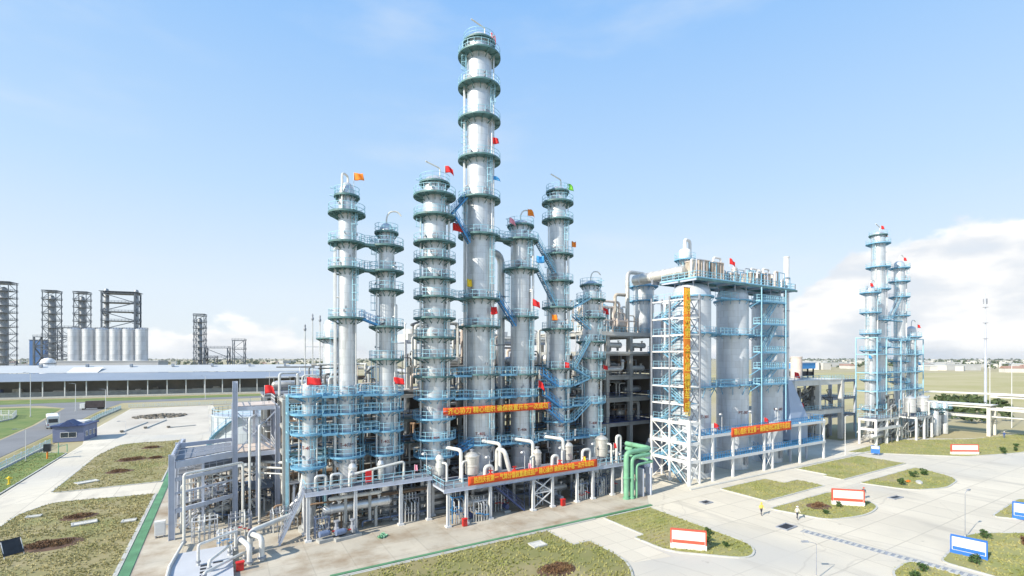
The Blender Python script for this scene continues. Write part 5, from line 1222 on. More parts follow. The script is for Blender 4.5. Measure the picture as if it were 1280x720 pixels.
# blue side galleries right of silos
t = thing('silo_side_gallery','stack of blue railed balconies in front of the right silo','gallery',(87.5,55.6,0)); o = (87.5,55.6,0)
for x in (90.2,98.6):
    b = MB(); b.box(x-.08,55.3,8.7,x+.08,55.46,35.8); b.build('post','rail',t,o,smooth=False)
for z in (16.8,19.9,23.1,28.7,33.2):
    b = MB(); b.box(90.0,55.5,z-.12,99.0,57.1,z); b.box(90.0,55.40,z-.26,99.0,55.5,z+.04); b.build('deck','skyb',t,o,smooth=False)
    g = MB(); rail_line(g,[(90.0,56.9,z),(90.0,55.5,z),(98.9,55.5,z),(98.9,57.0,z)],1.15,.08,.7,toe=True); g.build('railing','rail',t,o,smooth=False)
    b = MB(); b.bar((90.0,55.6,z-.1),(88.2,56.6,z-1.4),.12); b.bar((94.4,55.6,z-.1),(94.4,57.0,z-1.6),.12); b.build('bracket','skyb',t,o,smooth=False)
for z0,z1 in ((16.8,19.9),(19.9,23.1),(23.1,28.7),(28.7,33.2)): stairs('staircase','',(92.0,56.2,z0),(96.5,56.2,z1),.8,'skyb',parent=t,o=o)
# exhaust stack with flared hood
t = thing('exhaust_stack','thin silver exhaust stack with a blue grey flared hood, right of the silos','stack',(104.5,58.6,0)); 
b = MB(); b.tube((0,0,16.5),(0,0,43.8),.55,20); b.tube((0,0,43.6),(0,0,43.8),.62,20); b.build('pipe','offw',t)
def taper(b, c0, w0, d0, z0, c1, w1, d1, z1):
    vs = [(c0[0]+sx*w0/2,c0[1]+sy*d0/2,z0) for sx,sy in ((-1,-1),(1,-1),(1,1),(-1,1))]+[(c1[0]+sx*w1/2,c1[1]+sy*d1/2,z1) for sx,sy in ((-1,-1),(1,-1),(1,1),(-1,1))]
    b.add(vs,[(0,3,2,1),(4,5,6,7),(0,1,5,4),(1,2,6,5),(2,3,7,6),(3,0,4,7)])
b = MB(); taper(b,(1.2,0),6.6,4.2,9.2,(0,0),1.5,1.5,17.0); b.box(-2.08,-2.08,4.6,4.48,2.08,9.19); b.build('hood',mat('hood_blue_grey',(.34,.42,.55),.5,.2,.08,.3),t,smooth=False)
b = MB()
for x in (-1.9,4.3):
    for y in (-1.9,1.9): b.box(x-.15,y-.15,.03,x+.15,y+.15,4.6)
b.build('leg','lav',t,smooth=False)
b = MB()
for z in (24,32,39): b.annulus(.5,.66,z,z+.15,n=20)
b.build('clamp_ring','grey',t)
# top deck with machinery
t = thing('silo_top_deck','blue steel deck with railing over the tops of the silos','deck',(68,55,0)); o = (68,55,0)
b = MB(); b.box(72.2,56.3,36.25,104.0,64.6,36.38); b.build('deck','skyb',t,o,smooth=False)
for y in (56.2,60.2,64.6):
    b = MB(); b.box(72.0,y-.12,35.85,104.2,y+.12,36.24); b.build('edge_beam','teal',t,o,smooth=False)
for k in range(7):
    x = 72.4+31.4*k/6; b = MB(); b.box(x-.12,56.34,35.9,x+.12,64.46,36.24); b.build('cross_beam','lav',t,o,smooth=False)
for x,r in SX:
    for sx,sy in ((-1,-1),(1,-1),(1,1),(-1,1)):
        b = MB(); b.box(x+sx*r*.6-.1,SY+sy*r*.6-.1,34.4,x+sx*r*.6+.1,SY+sy*r*.6+.1,36.24); b.build('post','lav',t,o,smooth=False)
g = MB(); rail_line(g,[(72.3,64.4,36.38),(72.3,56.4,36.38),(103.9,56.4,36.38),(103.9,64.4,36.38)],1.15,.08,1.4,toe=True); g.build('railing','rail',t,o,smooth=False)
t = thing('vent_duct','big white horizontal duct lying over the left end of the silo deck','duct',(73.4,60.4,36.4)); b = MB(); b.hlathe([(.02,-.6),(.8,-.4),(1.1,0),(1.1,12),(.8,12.3),(.02,12.5)],(0,0,1.6),(0,1,0),24); b.build('shell','drum',t)
b = MB()
for y in (1,6.4): b.box(-1.0,y,0,1.0,y+.3,.9)
b.build('saddle','grey',t,smooth=False)
b = MB()
for y in (1,4,7,10): b.hlathe([(1.09,0),(1.17,0),(1.17,.14),(1.09,.14)],(0,y,1.6),(0,1,0),24)
b.build('band','offw',t)
t = thing('cyclone','pale cyclone with cone and bent pipe on the top of the silo deck','cyclone',(76.0,62.0,36.4)); b = MB(); b.lathe([(.25,2.2),(.5,2.6),(1.1,4.2),(1.1,6.0),(.9,6.3),(.35,6.5),(.35,7.4),(.02,7.4)],20); b.build('shell','white',t)
b = MB(); b.pipe([(0,0,7.2),(0,0,8.3),(1.8,.3,8.3),(1.8,.3,.1)],.3,12,.7); b.build('pipe','offw',t)
b = MB()
for a in range(4): c,s_ = math.cos(a*PI/2+.4)*1.2,math.sin(a*PI/2+.4)*1.2; b.bar((c,s_,0),(c,s_,4.4),.12)
b.build('leg','rail',t,smooth=False)
dm,gm = ring_meshes(1.15,.8,'skyb','rail'); p = inst('ring_platform',dm,t,(0,0,4.3)); inst('railing',gm,p)
for i,(x,y,w,d,h,lab) in enumerate(((74.4,57.6,3.0,3,3.4,'leftmost'),(78.0,57.4,3.2,3,3.3,'second from left'),(85.0,58.4,2.6,3,1.9,'third from left'),(90.8,58.0,3.0,3,2.5,'fourth from left'),(95.8,58.2,2.0,3,2.9,'fifth from left'),(101.0,58.0,2.0,3,1.7,'rightmost'))):
    t = thing('machine_house',f'brown clad box on the silo top deck, {lab}','machine box',(x,y,36.4)); 
    b = MB(); b.box(0,0,.35,w,d,h); b.build('casing','brown',t,smooth=False)
    b = MB()
    for k in range(5): b.box(w*k/4-.06,-.07,.3,w*k/4+.06,-.005,h+.05)
    b.box(-.1,-.12,h+.06,w+.1,d+.1,h+.2); b.build('rib','sheet',t,smooth=False)
    b = MB(); b.box(.2,.2,0,.5,d-.2,.34); b.box(w-.5,.2,0,w-.2,d-.2,.34); b.build('foot','grey',t,smooth=False)
    if i in (1,3,4): 
        b = MB(); b.pipe([(w*.5,1,h+.1),(w*.5,1,h+1.3),(w*.5+2.2,1,h+1.3),(w*.5+2.2,1,.2)],.2,10,.5); b.build('pipe','offw',t)
F('red flag on the silo top deck',(80.4,55.6,38.9),'fred',1.5,1.5,1.1)
for i,(x,h) in enumerate(((82.2,3.0),(86.6,2.6),(94.8,2.8),(99.6,2.2))):
    drum(('small yellowish drum on the silo deck, leftmost','small pale drum on the silo deck, second','small pale drum on the silo deck, third','small pale drum on the silo deck, rightmost')[i], x,58.8,36.4,.55,h,'sheet' if i == 0 else 'drum',seed=30+i,nozzle=False)

# open steel and pipes among the machinery on the silo deck
t = thing('deck_pipework','open blue steel frames and pale pipes among the boxes on the silo top deck','pipework',(70,57,36.4)); o = (70,57,36.4); rq = random.Random(15)
for k in range(15):
    x = 73+k*2.0; z = 36.4; h = rq.uniform(1.6,3.4); y = 57.0+rq.uniform(0,1.5); b = MB(); b.bar((x,y,z),(x,y,z+h),.14); b.bar((x,y,z+h),(x+2.0,y,z+h),.12); b.bar((x+2.0,y,z),(x+2.0,y,z+h),.12); b.build('steel_frame_bay',rq.choice(('rail','skyb','lav')),t,o,smooth=False)
    b = MB(); xx = x+rq.uniform(-.5,.5); hh = rq.uniform(1.2,3.6); b.pipe([(xx,y+.8,z),(xx,y+.8,z+hh),(xx+rq.uniform(.6,2.4),y+.8,z+hh),(xx+rq.uniform(.6,2.4),y+1.4,z+.1)],rq.choice((.1,.15,.2)),8,.4); b.build('pipe',rq.choice(('pipe','pipew','sheet','grey')),t,o)
for i,(x,r) in enumerate(SX[1:]):
    pass
for i,(z,xa,xb) in enumerate(((26.5,80.2,84.4),(16.7,80.2,84.4),(26.5,91.6,96.4),(16.7,91.6,96.4),(33.3,80.2,84.4),(33.3,91.6,96.4))):
    catwalk(('upper','lower','upper','lower','topmost','topmost')[i]+' pale blue catwalk between '+('left and middle' if xa < 85 else 'middle and right')+' silos',(xa-.6,57.4,z+.02),(xb+.6,57.4,z+.02),1.2,'skyb')

t = thing('vertical_vessel','tall silver bin standing behind the silo stair tower','vessel',(79.6,69.4,0)); b = MB(); b.lathe([(3.0,.03),(3.0,29.5),(2.6,30.4),(1.6,31.1),(.02,31.5)],44); b.build('shell','silo',t)
for z in (13.9,23.2): dm,gm = ring_meshes(3.0,1.0,'skyb','rail'); q = inst('ring_platform',dm,t,(0,0,z)); inst('railing',gm,q)
b = MB(); b.pipe([(0,0,31.2),(0,0,33.0),(-3.2,-2.2,33.0),(-3.2,-2.2,4)],.3,12,.8); b.build('pipe','pipe',t)
t = thing('hopper_machine','dark blue feeding machine at the foot of the silo stair tower','machine',(70.6,64.6,0)); b = MB(); b.box(-1.2,0,.03,2.4,3.0,3.6); b.build('casing','steelb',t,smooth=False); b = MB(); taper(b,(.6,1.5),2.4,2.2,3.61,(.6,1.5),.8,.8,6.4); b.build('hood','grey',t,smooth=False); b = MB(); b.pipe([(.6,1.5,6.3),(.6,1.5,9.6),(3.6,1.5,9.6)],.25,10,.6); b.build('pipe','pipew',t)
# ---------------------------------------------------------------- right hand unit
RC = [('silver column at the left of the distant right group',151.2,1.2,41.4,[8,16,24,28.5,34.2,39.6],None),
      ('tallest silver column of the distant right group',158.3,1.65,57.6,[9,17,25,32.5,41.2,47.4,54.0],56.4),
      ('silver column with many rings right of the tallest in the distant group',169.0,1.3,50.2,[8,15,21,27,34.2,39.6,44.1,48.0],None),
      ('shortest silver column at the right of the distant group',175.8,1.2,31.4,[8,13,18,23,28.2],None)]
for i,(lab,x,r,top,rings,cap) in enumerate(RC):
    column(lab,x,62.0+(0,1,0,-.5)[i],r,top,rings,cap,None,1.25,('arc','hook','arc','arc')[i],seed=60+i,lower_blue=60,pipes=4)
for z,lab in ((16.5,'lower'),(25.0,'middle'),(32.6,'upper')):
    catwalk(f'{lab} blue catwalk joining the two left columns of the distant group',(152.6,61.5,z),(156.6,61.5,z)); catwalk(f'{lab} blue catwalk joining the two right tall columns of the distant group',(160.2,61.5,z),(168.6,61.5,z))
catwalk('blue catwalk reaching the shortest column of the distant group',(171.4,61.5,27.6),(176.4,61.5,27.6))
stairs('staircase','blue stairs between the two tallest columns of the distant group',(161,61.2,33),(168,61.2,39.6),m='skyb')
for i,(x,y,z,c,lab) in enumerate(((149.6,61.4,40.4,'fred','red flag on top of the left distant column'),(157.0,61.8,57.0,'fred','red flag atop the tallest distant column, left one'),(160.0,62.2,55.4,'forange','orange flag on the tallest distant column, right one'),(170.8,61.6,49.6,'fred','pale red flag on the ringed distant column'),(179.2,61.2,30.2,'fred','red flag on the shortest distant column'),(148.6,61.4,21.0,'fblue','blue flag left of the distant columns'),(179.4,61.2,19,'fblue','blue flag right of the distant columns'))):
    F(lab,(x,y,z),c,1.8,1.3,1.0)
t = thing('access_frame','pale blue steel access frame around the distant columns','steel frame',(149,60,0)); o = (149,60,0)
frame3(t,o,[149.2,154.6,163.6,173.0,178.6],[59.6,64.6],[8,13,18,23,27.5],'rail',.22,.18)
for z in (8.02,13.02,18.02,23.02): deck(t,o,149.4,59.8,178.4,60.8,z,'skyb','rail','f')
t = thing('pipe_platform','white posted pipe platform in front of the distant columns','platform',(139,54.5,0)); o = (139,54.5,0)
frame3(t,o,[139.5,145.5,151.5],[56.0,59.6],[4.2,6.6],'white',.45,.4); frame3(t,o,[157.5,162.5,167.5],[54.0,59.6],[6.2],'offw',.45,.35)
deck(t,o,139.2,55.7,151.8,59.9,6.62,'grate','rail','fl'); deck(t,o,157.2,53.7,167.8,59.9,6.22,'grate','rail','f'); b = MB(); b.box(139.2,55.4,3.9,151.8,55.55,4.5); b.build('fascia','offw',t,o,smooth=False)
r3 = random.Random(5)
for k in range(70):
    x = r3.uniform(139,178); y = r3.uniform(54.6,60.5); z0 = r3.choice((.1,.1,6.7)); h = r3.uniform(1.5,5.5); r = r3.choice((.08,.12,.18,.25))
    b = MB(); b.pipe([(x,y,z0),(x,y,z0+h),(x+r3.uniform(-4,4),y,z0+h),(x+r3.uniform(-4,4),y+1,z0+h*.5)],r,7,.4); b.build('pipe',r3.choice(('pipe','pipew','piped','piped','pipe')),t,o)
for i,(x,y,lab) in enumerate(((158.6,55.8,'left'),(165.0,55.2,'right'))): drum(f'silver drum on the distant pipe platform, {lab} one',x,y,6.3,1.25,4.2,'pipe',seed=70+i)
exchanger('silver exchanger below the distant columns, left one',(141,57.5,2.0),(1,0,0),8,.7); exchanger('silver exchanger below the distant columns, right one',(168.6,56.5,2.2),(1,0,0),8,.7)
for i,(x,y,h,r) in enumerate(((172.5,55.0,9,.9),(175.6,55.4,7.6,.8),(179.0,54.8,8.6,.8))):
    t = thing('vertical_vessel',f'silver upright vessel at the right end of the distant unit, {("left","middle","right")[i]} one','vessel',(x,y,0)); b = MB(); b.lathe([(r,.03),(r,h),(r*.7,h+.4),(.02,h+.6)],20); b.build('shell','pipe',t)
    dm,gm = ring_meshes(r,.9,'teal','rail'); p = inst('ring_platform',dm,t,(0,0,h-1.2)); inst('railing',gm,p)
# concrete frame
t = thing('concrete_frame','pale two storey concrete frame between the silos and the distant columns','concrete frame',(121,66,0)); o = (121,66,0)
frame3(t,o,[121,132.4,143.8],[66.0,73,80.0],[8.3,16.0],'concl',1.0,.8); frame3(t,o,[147.0,154.0,161.0],[70.0,77.0],[5.5,10.5,15.5],'lav',.5,.4)
for z in (5.52,10.52,15.52): deck(t,o,146.6,69.6,161.4,77.4,z,'grate','rail','fl',.15)
deck(t,o,120.5,65.5,144.4,80.4,16.02,'concl','rail','fl',.25); deck(t,o,120.5,65.5,144.4,80.4,8.32,'conc','rail','fl',.2)
for k in range(60):
    x = r3.uniform(121.5,143); y = r3.uniform(67,78); z0 = r3.choice((.1,8.6,.1,8.6)); h = r3.uniform(1.5,5.5); r = r3.choice((.12,.18,.3,.4))
    b = MB(); b.pipe([(x,y,z0),(x,y,z0+h),(min(143,max(122,x+r3.uniform(-5,5))),y,z0+h),(min(143,max(122,x+r3.uniform(-5,5))),y+1,z0+h*.5)],r,7,.4); b.build('pipe',r3.choice(('pipe','pipew','piped','piped','dark')),t,o)
t = thing('short_stack','short cream stack on the concrete frame','stack',(129.5,70,16.3)); b = MB(); b.lathe([(1.35,0),(1.35,5.6),(1.45,5.65),(1.45,5.95),(1.1,5.95),(1.1,5.5)],28); b.build('shell','sheet',t); b = MB(); b.annulus(1.3,1.6,0,.3,n=24); b.build('base_ring','grey',t)
t = thing('blue_roofed_cooler','blue topped cooler unit on the concrete frame','cooler',(133.5,72,16.3)); b = MB(); b.box(0,0,2.6,9.5,5,4.2); b.build('housing',mat('cooler_blue',(.06,.28,.60),.5,0,.1,.4),t,smooth=False)
b = MB()
for x in (.3,3.1,6.1,9.0):
    for y in (.3,4.5): b.box(x,y,0,x+.3,y+.3,2.6)
b.build('leg','dark',t,smooth=False); b = MB(); b.box(.5,.6,.6,9,4.4,1.8); b.build('coil','dark',t,smooth=False); b = MB(); b.box(-.15,-.15,4.21,9.65,5.15,4.5); b.build('roof','offw',t,smooth=False)
F('red flag on the roof of the pale concrete frame',(122.0,66.4,16.3),'fred',2.2,2.0,1.4); F('red flag on the lower floor of the pale concrete frame',(122.4,65.8,8.6),'fred',2.2,1.8,1.2)
exchanger('orange brown pipe header at the foot of the concrete frame',(120.5,63.6,5.6),(1,0,0),6,.4,'pipeb')
# pipe rack running off to the right
t = thing('pipe_bridge','pale pipe bridge on concrete posts running off at the right edge','pipe rack',(186,40,0)); o = (186,40,0)
ys = [20,29.5,38.5,46.8,58,68]
for x in (184.6,189.0):
    for y in ys:
        b = MB(); b.box(x-.4,y-.4,.0-.1,x+.4,y+.4,11.0 if y < 45 else 8.0); b.build('post','concl',t,o,smooth=False)
    for a,c in zip(ys[:-1],ys[1:]):
        for z in (11.5,7.9) if a < 40 else (8.4,5.6):
            b = MB(); b.box(x-.3,a+.42,z-.7,x+.3,c-.42,z); b.build('beam','concl',t,o,smooth=False)
for y in ys:
    for z in (11.0,8.0) if y < 45 else (7.9,5.0):
        b = MB(); b.box(185.0,y-.3,z-.5,188.6,y+.3,z); b.build('beam','concl',t,o,smooth=False)
b = MB(); b.box(183.8,16,11.52,189.8,45.0,11.75); b.build('roof_sheet','white',t,o,smooth=False); b = MB(); b.box(183.8,46.2,8.42,189.8,70,8.6); b.build('roof_sheet','white',t,o,smooth=False)
for k in range(9):
    x = 185.2+k*.42; r = r3.choice((.12,.16,.2)); b = MB(); z = 5.3 if k%2 else 8.2; b.pipe([(x,18,z),(x,44 if z > 8 else 69,z)],r,8); b.build('pipe',r3.choice(('pipew','pipe','pipe')),t,o)
banner('orange banner on the pipe bridge at the right edge of the picture',(183.4,37.5,7.6),(183.4,24.0,7.6),2.0,'确保安全',1.5)
t = thing('overhead_line','long white pipe carried high across to the pipe bridge','pipe',(160,60,0)); b = MB(); b.pipe([(172,60.4,9.0),(172,60.4,11.6),(186,60.4,11.6),(187.6,16,11.9)],.28,10,1.2); b.build('pipe','pipew',t,(160,60,0)); b = MB(); b.box(178.9,60.1,-.1,179.3,60.7,11.3); b.build('support','lav',t,(160,60,0),smooth=False)
for i,(x,y,h) in enumerate(((206,52.0,20.5),(212,48.5,20.5))):
    t = thing('light_mast',('slim white twin mast behind the pipe bridge, left','slim white twin mast behind the pipe bridge, right')[i],'mast',(x,y,-.1)); b = MB(); b.tube((0,0,0),(0,0,h),.11,8,.07); b.build('pole','offw',t); b = MB(); b.obox((0,0,h+.1),(1.4,.4,.3)); b.build('lamp_head','grey',t,smooth=False)
# tall radio mast
t = thing('radio_mast','tall slender grey mast standing in the field at the right','mast',(272,70,-.1))
b = MB(); b.lathe([(.50,0),(.44,20),(.34,34),(.33,34.2),(.24,34.2),(.18,46),(.12,49)],12); b.build('pole','lav',t)
b = MB()
for z in (30,36.5,43): b.annulus(.3,.9,z,z+.12,n=12)
b.build('ring_platform','grey',t)
b = MB()
for k in range(3): a = k*2.1; b.obox((.6*math.cos(a),.6*math.sin(a),45.5),(.25,.35,2.2),a)
b.build('antenna','grey',t,smooth=False)
# ---------------------------------------------------------------- signs, poles, people, shrubs on the right
MATS_ = M.setdefault('signb', mat('sign_blue_paint',(.03,.16,.55),.5,0,.08,.6))
def signboard(label, p, q, h, base=.55, txt=None, m='signr'):
    p = Vector((*p,.1)); q = Vector((*q,.1)); d = q-p; L = d.length; t = thing('sign_board',label,'sign',tuple(p),math.atan2(d.y,d.x))
    b = MB(); b.box(-.15,-.25,0,L+.15,.25,base); b.build('plinth','signw' if m == 'signr' else m,t,smooth=False)
    b = MB(); b.box(0,-.10,base+.002,L,.10,h); b.build('panel','signw',t,smooth=False)
    b = MB(); b.box(-.12,-.14,h,L+.12,.14,h+.16); b.box(-.14,-.15,base+.003,-.005,.15,h-.003); b.box(L+.005,-.15,base+.003,L+.14,.15,h-.003); b.build('frame',m,t,smooth=False)
    b = MB(); b.box(.06,-.125,base+.06,L-.06,-.102,base+.06+(h-base)*.24); b.build('stripe',m,t,smooth=False)
    for k in range(3): b = MB(); b.box(L*.12,-.118,base+(h-base)*(.42+.15*k),L*(.62+.1*((k*2)%3)),-.104,base+(h-base)*(.48+.15*k)); b.build('print_line',mat('faded_print',(.46,.48,.52),.6,0,.3,6),t,smooth=False)
    if txt:
        me = text_mesh(txt,.5,'tag'); l = inst('lettering',me,t,(L*.5,-.11,base+(h-base)*.68)); l.rotation_euler = (PI/2,0,0)
    return t
signboard('white sign board with red frame and red stripe on the lawn nearest the camera',(44.46,38.15),(46.96,35.52),2.05)
signboard('white and red sign board on the rounded lawn beside the walking workers',(78.1,36.9),(80.9,34.1),2.2)
signboard('white and red sign board on the far lawn before the distant columns',(141.6,42.1),(146.4,39.0),2.1)
def bluesign(label, x, y, rz, w=2.6, h=1.5, lean=.5):
    t = thing('sign_board',label,'sign',(x,y,.1),rz); b = MB(); b.box(-w/2,-.06,.35,w/2,.06,h+.35); p = b.build('panel',mat('sign_blue_paint',(.03,.16,.55),.5,0,.08,.6),t,smooth=False); p.rotation_euler = (-lean,0,0)
    b = MB(); b.box(-w/2+.1,-.075,h-.35,w/2-.1,-.062,h+.2); s = b.build('white_band','signw',t,smooth=False); s.rotation_euler = (-lean,0,0)
    b = MB(); b.bar((-w*.35,0,0),(-w*.35,.05,.5),.08); b.bar((w*.35,0,0),(w*.35,.05,.5),.08); b.bar((-w*.35,.9,0),(-w*.35,.55,1.3),.07); b.bar((w*.35,.9,0),(w*.35,.55,1.3),.07); b.build('leg','grey',t,smooth=False)
signboard('white sign board with blue frame and blue stripe on the lower right lawn',(70.4,20.9),(70.9,18.2),1.85,.35,m='signb')
signboard('white and blue sign board cut by the right edge of the picture',(92.6,21.0),(93.4,18.6),2.1,.4,m='signb')
bluesign('small blue sign on the kerb of the far lawn',125.8,50.6,R(-60),1.6,1.7,.1)
def pole(label, x, y, h, m='offw', arm=1.2, r=.07, rz=0, z=0):
    t = thing('lamp_post',label,'lamp post',(x,y,z),rz); b = MB(); b.tube((0,0,0),(0,0,h),r,8,r*.7); b.pipe([(0,0,h-.05),(0,0,h+.3),(arm,0,h+.5)],r*.6,6,.3); b.build('pole',m,t); b = MB(); b.obox((arm+.25,0,h+.5),(.7,.22,.14)); b.build('lamp_head','grey',t,smooth=False); b = MB(); b.tube((0,0,0),(0,0,.35),r*2,8); b.build('base','kerb',t)
    return t
pole('thin grey lamp post by the lower right lawn',77.6,21.8,5.2,'grey',.9,.045)
pole('thin lamp post standing on the yard at the bottom edge',50.6,25.4,3.2,'grey',.9,.045,R(150))
pole('slim pole before the pale concrete frame',104.6,49.6+4,8.5,'offw',.6,.08) if False else None
pole('white lamp post on the kerb between silo gallery and far lawn',118.4,53.4,8.6,'offw',1.0,.08)
# workers
def person(label, x, y, rz, shirt, trous, hat, stride=.35):
    t = thing('person',label,'person',(x,y,.01),rz)
    me = bpy.data.meshes.new('body')
    J = {'pel':(0,0,.95),'sp':(0,.01,1.15),'ch':(0,.02,1.36),'nk':(0,.02,1.50),'hd':(0,.04,1.60),'ht':(0,.04,1.70),
         'hl':(.10,0,.90),'kl':(.11,stride*.55,.50),'al':(.11,stride*.75,.09),'tl':(.11,stride*.75+.17,.04),
         'hr':(-.10,0,.90),'kr':(-.11,-stride*.25,.50),'ar':(-.11,-stride*.95,.13),'tr':(-.11,-stride*.95+.16,.05),
         'sl':(.19,.02,1.41),'el':(.25,-.10,1.15),'wl':(.25,-.02,.92),'fl':(.25,.03,.82),
         'sr':(-.19,.02,1.41),'er':(-.25,.10,1.16),'wr':(-.25,.28,.99),'fr':(-.25,.34,.91)}
    rad = {'pel':.15,'sp':.13,'ch':.15,'nk':.06,'hd':.095,'ht':.075,'hl':.095,'kl':.062,'al':.045,'tl':.035,'hr':.095,'kr':.062,'ar':.045,'tr':.035,'sl':.065,'el':.05,'wl':.037,'fl':.03,'sr':.065,'er':.05,'wr':.037,'fr':.03}
    K = list(J); E = [('pel','sp'),('sp','ch'),('ch','nk'),('nk','hd'),('hd','ht'),('pel','hl'),('hl','kl'),('kl','al'),('al','tl'),('pel','hr'),('hr','kr'),('kr','ar'),('ar','tr'),('ch','sl'),('sl','el'),('el','wl'),('wl','fl'),('ch','sr'),('sr','er'),('er','wr'),('wr','fr')]
    me.from_pydata([J[k] for k in K],[(K.index(a),K.index(b)) for a,b in E],[])
    ob = bpy.data.objects.new('body',me); C.objects.link(ob); ob.modifiers.new('skin','SKIN'); sv = me.skin_vertices[0].data
    for i,k in enumerate(K): sv[i].radius = (rad[k]*(1.25 if k in('ch','pel','sp') else 1),rad[k]); sv[i].use_root = (k=='pel')
    ob.modifiers.new('sub','SUBSURF').levels = 1
    dg = bpy.context.evaluated_depsgraph_get(); m2 = bpy.data.meshes.new_from_object(ob.evaluated_get(dg)); bpy.data.objects.remove(ob)
    m2.materials.clear()
    for m in (shirt,trous,'skin','tyre'): m2.materials.append(M[m])
    for p in m2.polygons:
        c = p.center; p.use_smooth = True
        p.material_index = 3 if c.z < .10 else 2 if c.z > 1.49 or (abs(c.x) > .2 and c.z < .96) else 1 if c.z < .98 and abs(c.x) < .21 else 0
    body = inst('body',m2,t)
    h = MB(); h.lathe([(.155,0),(.16,.015),(.125,.03),(.12,.08),(.08,.13),(.01,.15)],14,(0,.04,1.665)); h.build('hard_hat',hat,t)
person('worker in yellow top and dark trousers walking across the yard',64.4,39.6,R(150),'cloty','clotd','fyellow')
person('worker in pale clothes and white helmet walking on the yard, nearer the drain',67.0,36.1,R(150),'clotw','clotd','white')
person('worker in dark clothes standing behind the sign board on the rounded lawn',85.6,36.0,R(120),'clotd','clotd','signr',.1)
person('worker in blue standing by the pipe bridge at the right edge',183.2,43.4,R(120),'clotb','clotb','white',.15)
# shrubs dotted over the lawns
SH = [(49.4,37.2,.9,'round green shrub right of the nearest sign board'),(51.4,38.6,.9,'green shrub on the right side of the front lawn'),(50.0,35.0,.7,'small shrub at the tip of the front lawn'),
 (77.4,35.6,.9,'green shrub left of the sign on the rounded lawn'),(72.5,35.2,.8,'small shrub at the left end of the rounded lawn'),
 (100.0,36.4,1.3,'green shrub at the left of the tapered far lawn'),(108.6,37.6,1.2,'green shrub in the middle of the tapered far lawn'),(112.4,37.4,1.3,'green shrub at the right of the tapered far lawn'),
 (68.6,18.4,1.1,'dark round shrub beside the leaning blue sign'),(79.4,20.4,1.0,'dark shrub behind the leaning blue sign'),(61.6,20.6,.9,'dark shrub left of the trench drain at the lower right'),(58.8,20.2,.9,'small dark shrub near the bottom edge, left of the drain'),(93.6,18.8,1.1,'dark shrub below the right edge sign'),
 (80.6,17.2,1.1,'tall reddish shrub on the lower right lawn')]
for i,(x,y,s,lab) in enumerate(SH): shrub(lab,x,y,.1,s,'shrubr' if 'reddish' in lab else 'shrub',seed=i)
for i in range(12):
    a = i/11; x = 152+a*40; y = 36.2+a*1.5+math.sin(i*2.1)*.8
    shrub('small dark shrub in the row along the far lawn edge',x,y,.1,.9+.3*math.sin(i*1.7),seed=30+i,group='row of small shrubs on the far lawn')
bed('reddish brown clipped shrub block left of the sign on the rounded lawn',75.2,37.4,2.0,77)
t = thing('stone_slab','white stone lying on the tapered far lawn','stone',(104.4,35.4,.12),.4); b = MB(); b.lathe([(1.3,0),(1.25,.18),(.9,.3),(.02,.34)],9); o_ = b.build('stone','kerb',t); o_.scale = (1,.4,1)
t = thing('flower_pot_group','small orange flower cluster on the tapered far lawn','flowers',(103.0,36.6,.12)); leaf_cloud('petals','forange',80,.5,.5,.2,.25,.12,t,4,3)
# ---------------------------------------------------------------- left: gatehouse, bus, fences, verge things
t = thing('gatehouse','small blue gatehouse with gabled porch and flat pale roof','building',(-34.0,171.5,0),R(90-8)); t.scale = (.66,.80,.95); 
b = MB(); b.box(-6.5,-4.0,0,6.5,4.0,4.2); b.build('wall','gblue',t,smooth=False)
b = MB(); b.box(-7.0,-4.5,4.2,7.0,4.5,4.6); b.build('roof','navy',t,smooth=False)
b = MB(); b.box(-1,-2.6,4.6,5.8,2.6,5.1); b.build('roof_slab','white',t,smooth=False)
b = MB(); b.add([(-7.6,-2.6,4.25),(-7.6,2.6,4.25),(-7.6,0,6.0),(-2,-2.6,4.63),(-2,2.6,4.63),(-2,0,6.0)],[(0,2,1),(3,4,5),(0,3,5,2),(1,2,5,4),(0,1,4,3)]); b.build('gable','navy',t,smooth=False)
def win(parent, c, w, h, face, m='white'):
    # face: '-x','+x','-y','+y' local; frame and pane
    ax = face[1]; s = -1 if face[0]=='-' else 1; f = MB(); g = MB()
    def bx(mb,u0,v0,u1,v1,d0,d1):
        if ax=='x': mb.box(min(c[0]+s*d0,c[0]+s*d1),c[1]+u0,c[2]+v0,max(c[0]+s*d0,c[0]+s*d1),c[1]+u1,c[2]+v1)
        else: mb.box(c[0]+u0,min(c[1]+s*d0,c[1]+s*d1),c[2]+v0,c[0]+u1,max(c[1]+s*d0,c[1]+s*d1),c[2]+v1)
    e = .09; bx(f,-w/2,-h/2,w/2,-h/2+e,.003,.08); bx(f,-w/2,h/2-e,w/2,h/2,.003,.08); bx(f,-w/2,-h/2+e,-w/2+e,h/2-e,.003,.08); bx(f,w/2-e,-h/2+e,w/2,h/2-e,.003,.08); bx(f,-.04,-h/2+e,.04,h/2-e,.003,.07)
    o = f.build('window',m,parent,smooth=False); bx(g,-w/2+e,-h/2+e,w/2-e,h/2-e,.004,.03); g.build('pane','glass',o,smooth=False)
win(t,(-6.5,0,1.9),4.2,1.5,'-x'); 
for x in (-4,-.5,3.2): win(t,(x,-4.0,1.9),2.0,1.5,'-y')
b = MB(); b.box(4.8,-4.09,.02,5.9,-4.005,2.3); d = b.build('door','navy',t,smooth=False); b = MB(); b.box(4.9,-4.15,1.0,5.0,-4.095,1.15); b.build('handle','white',d,smooth=False)
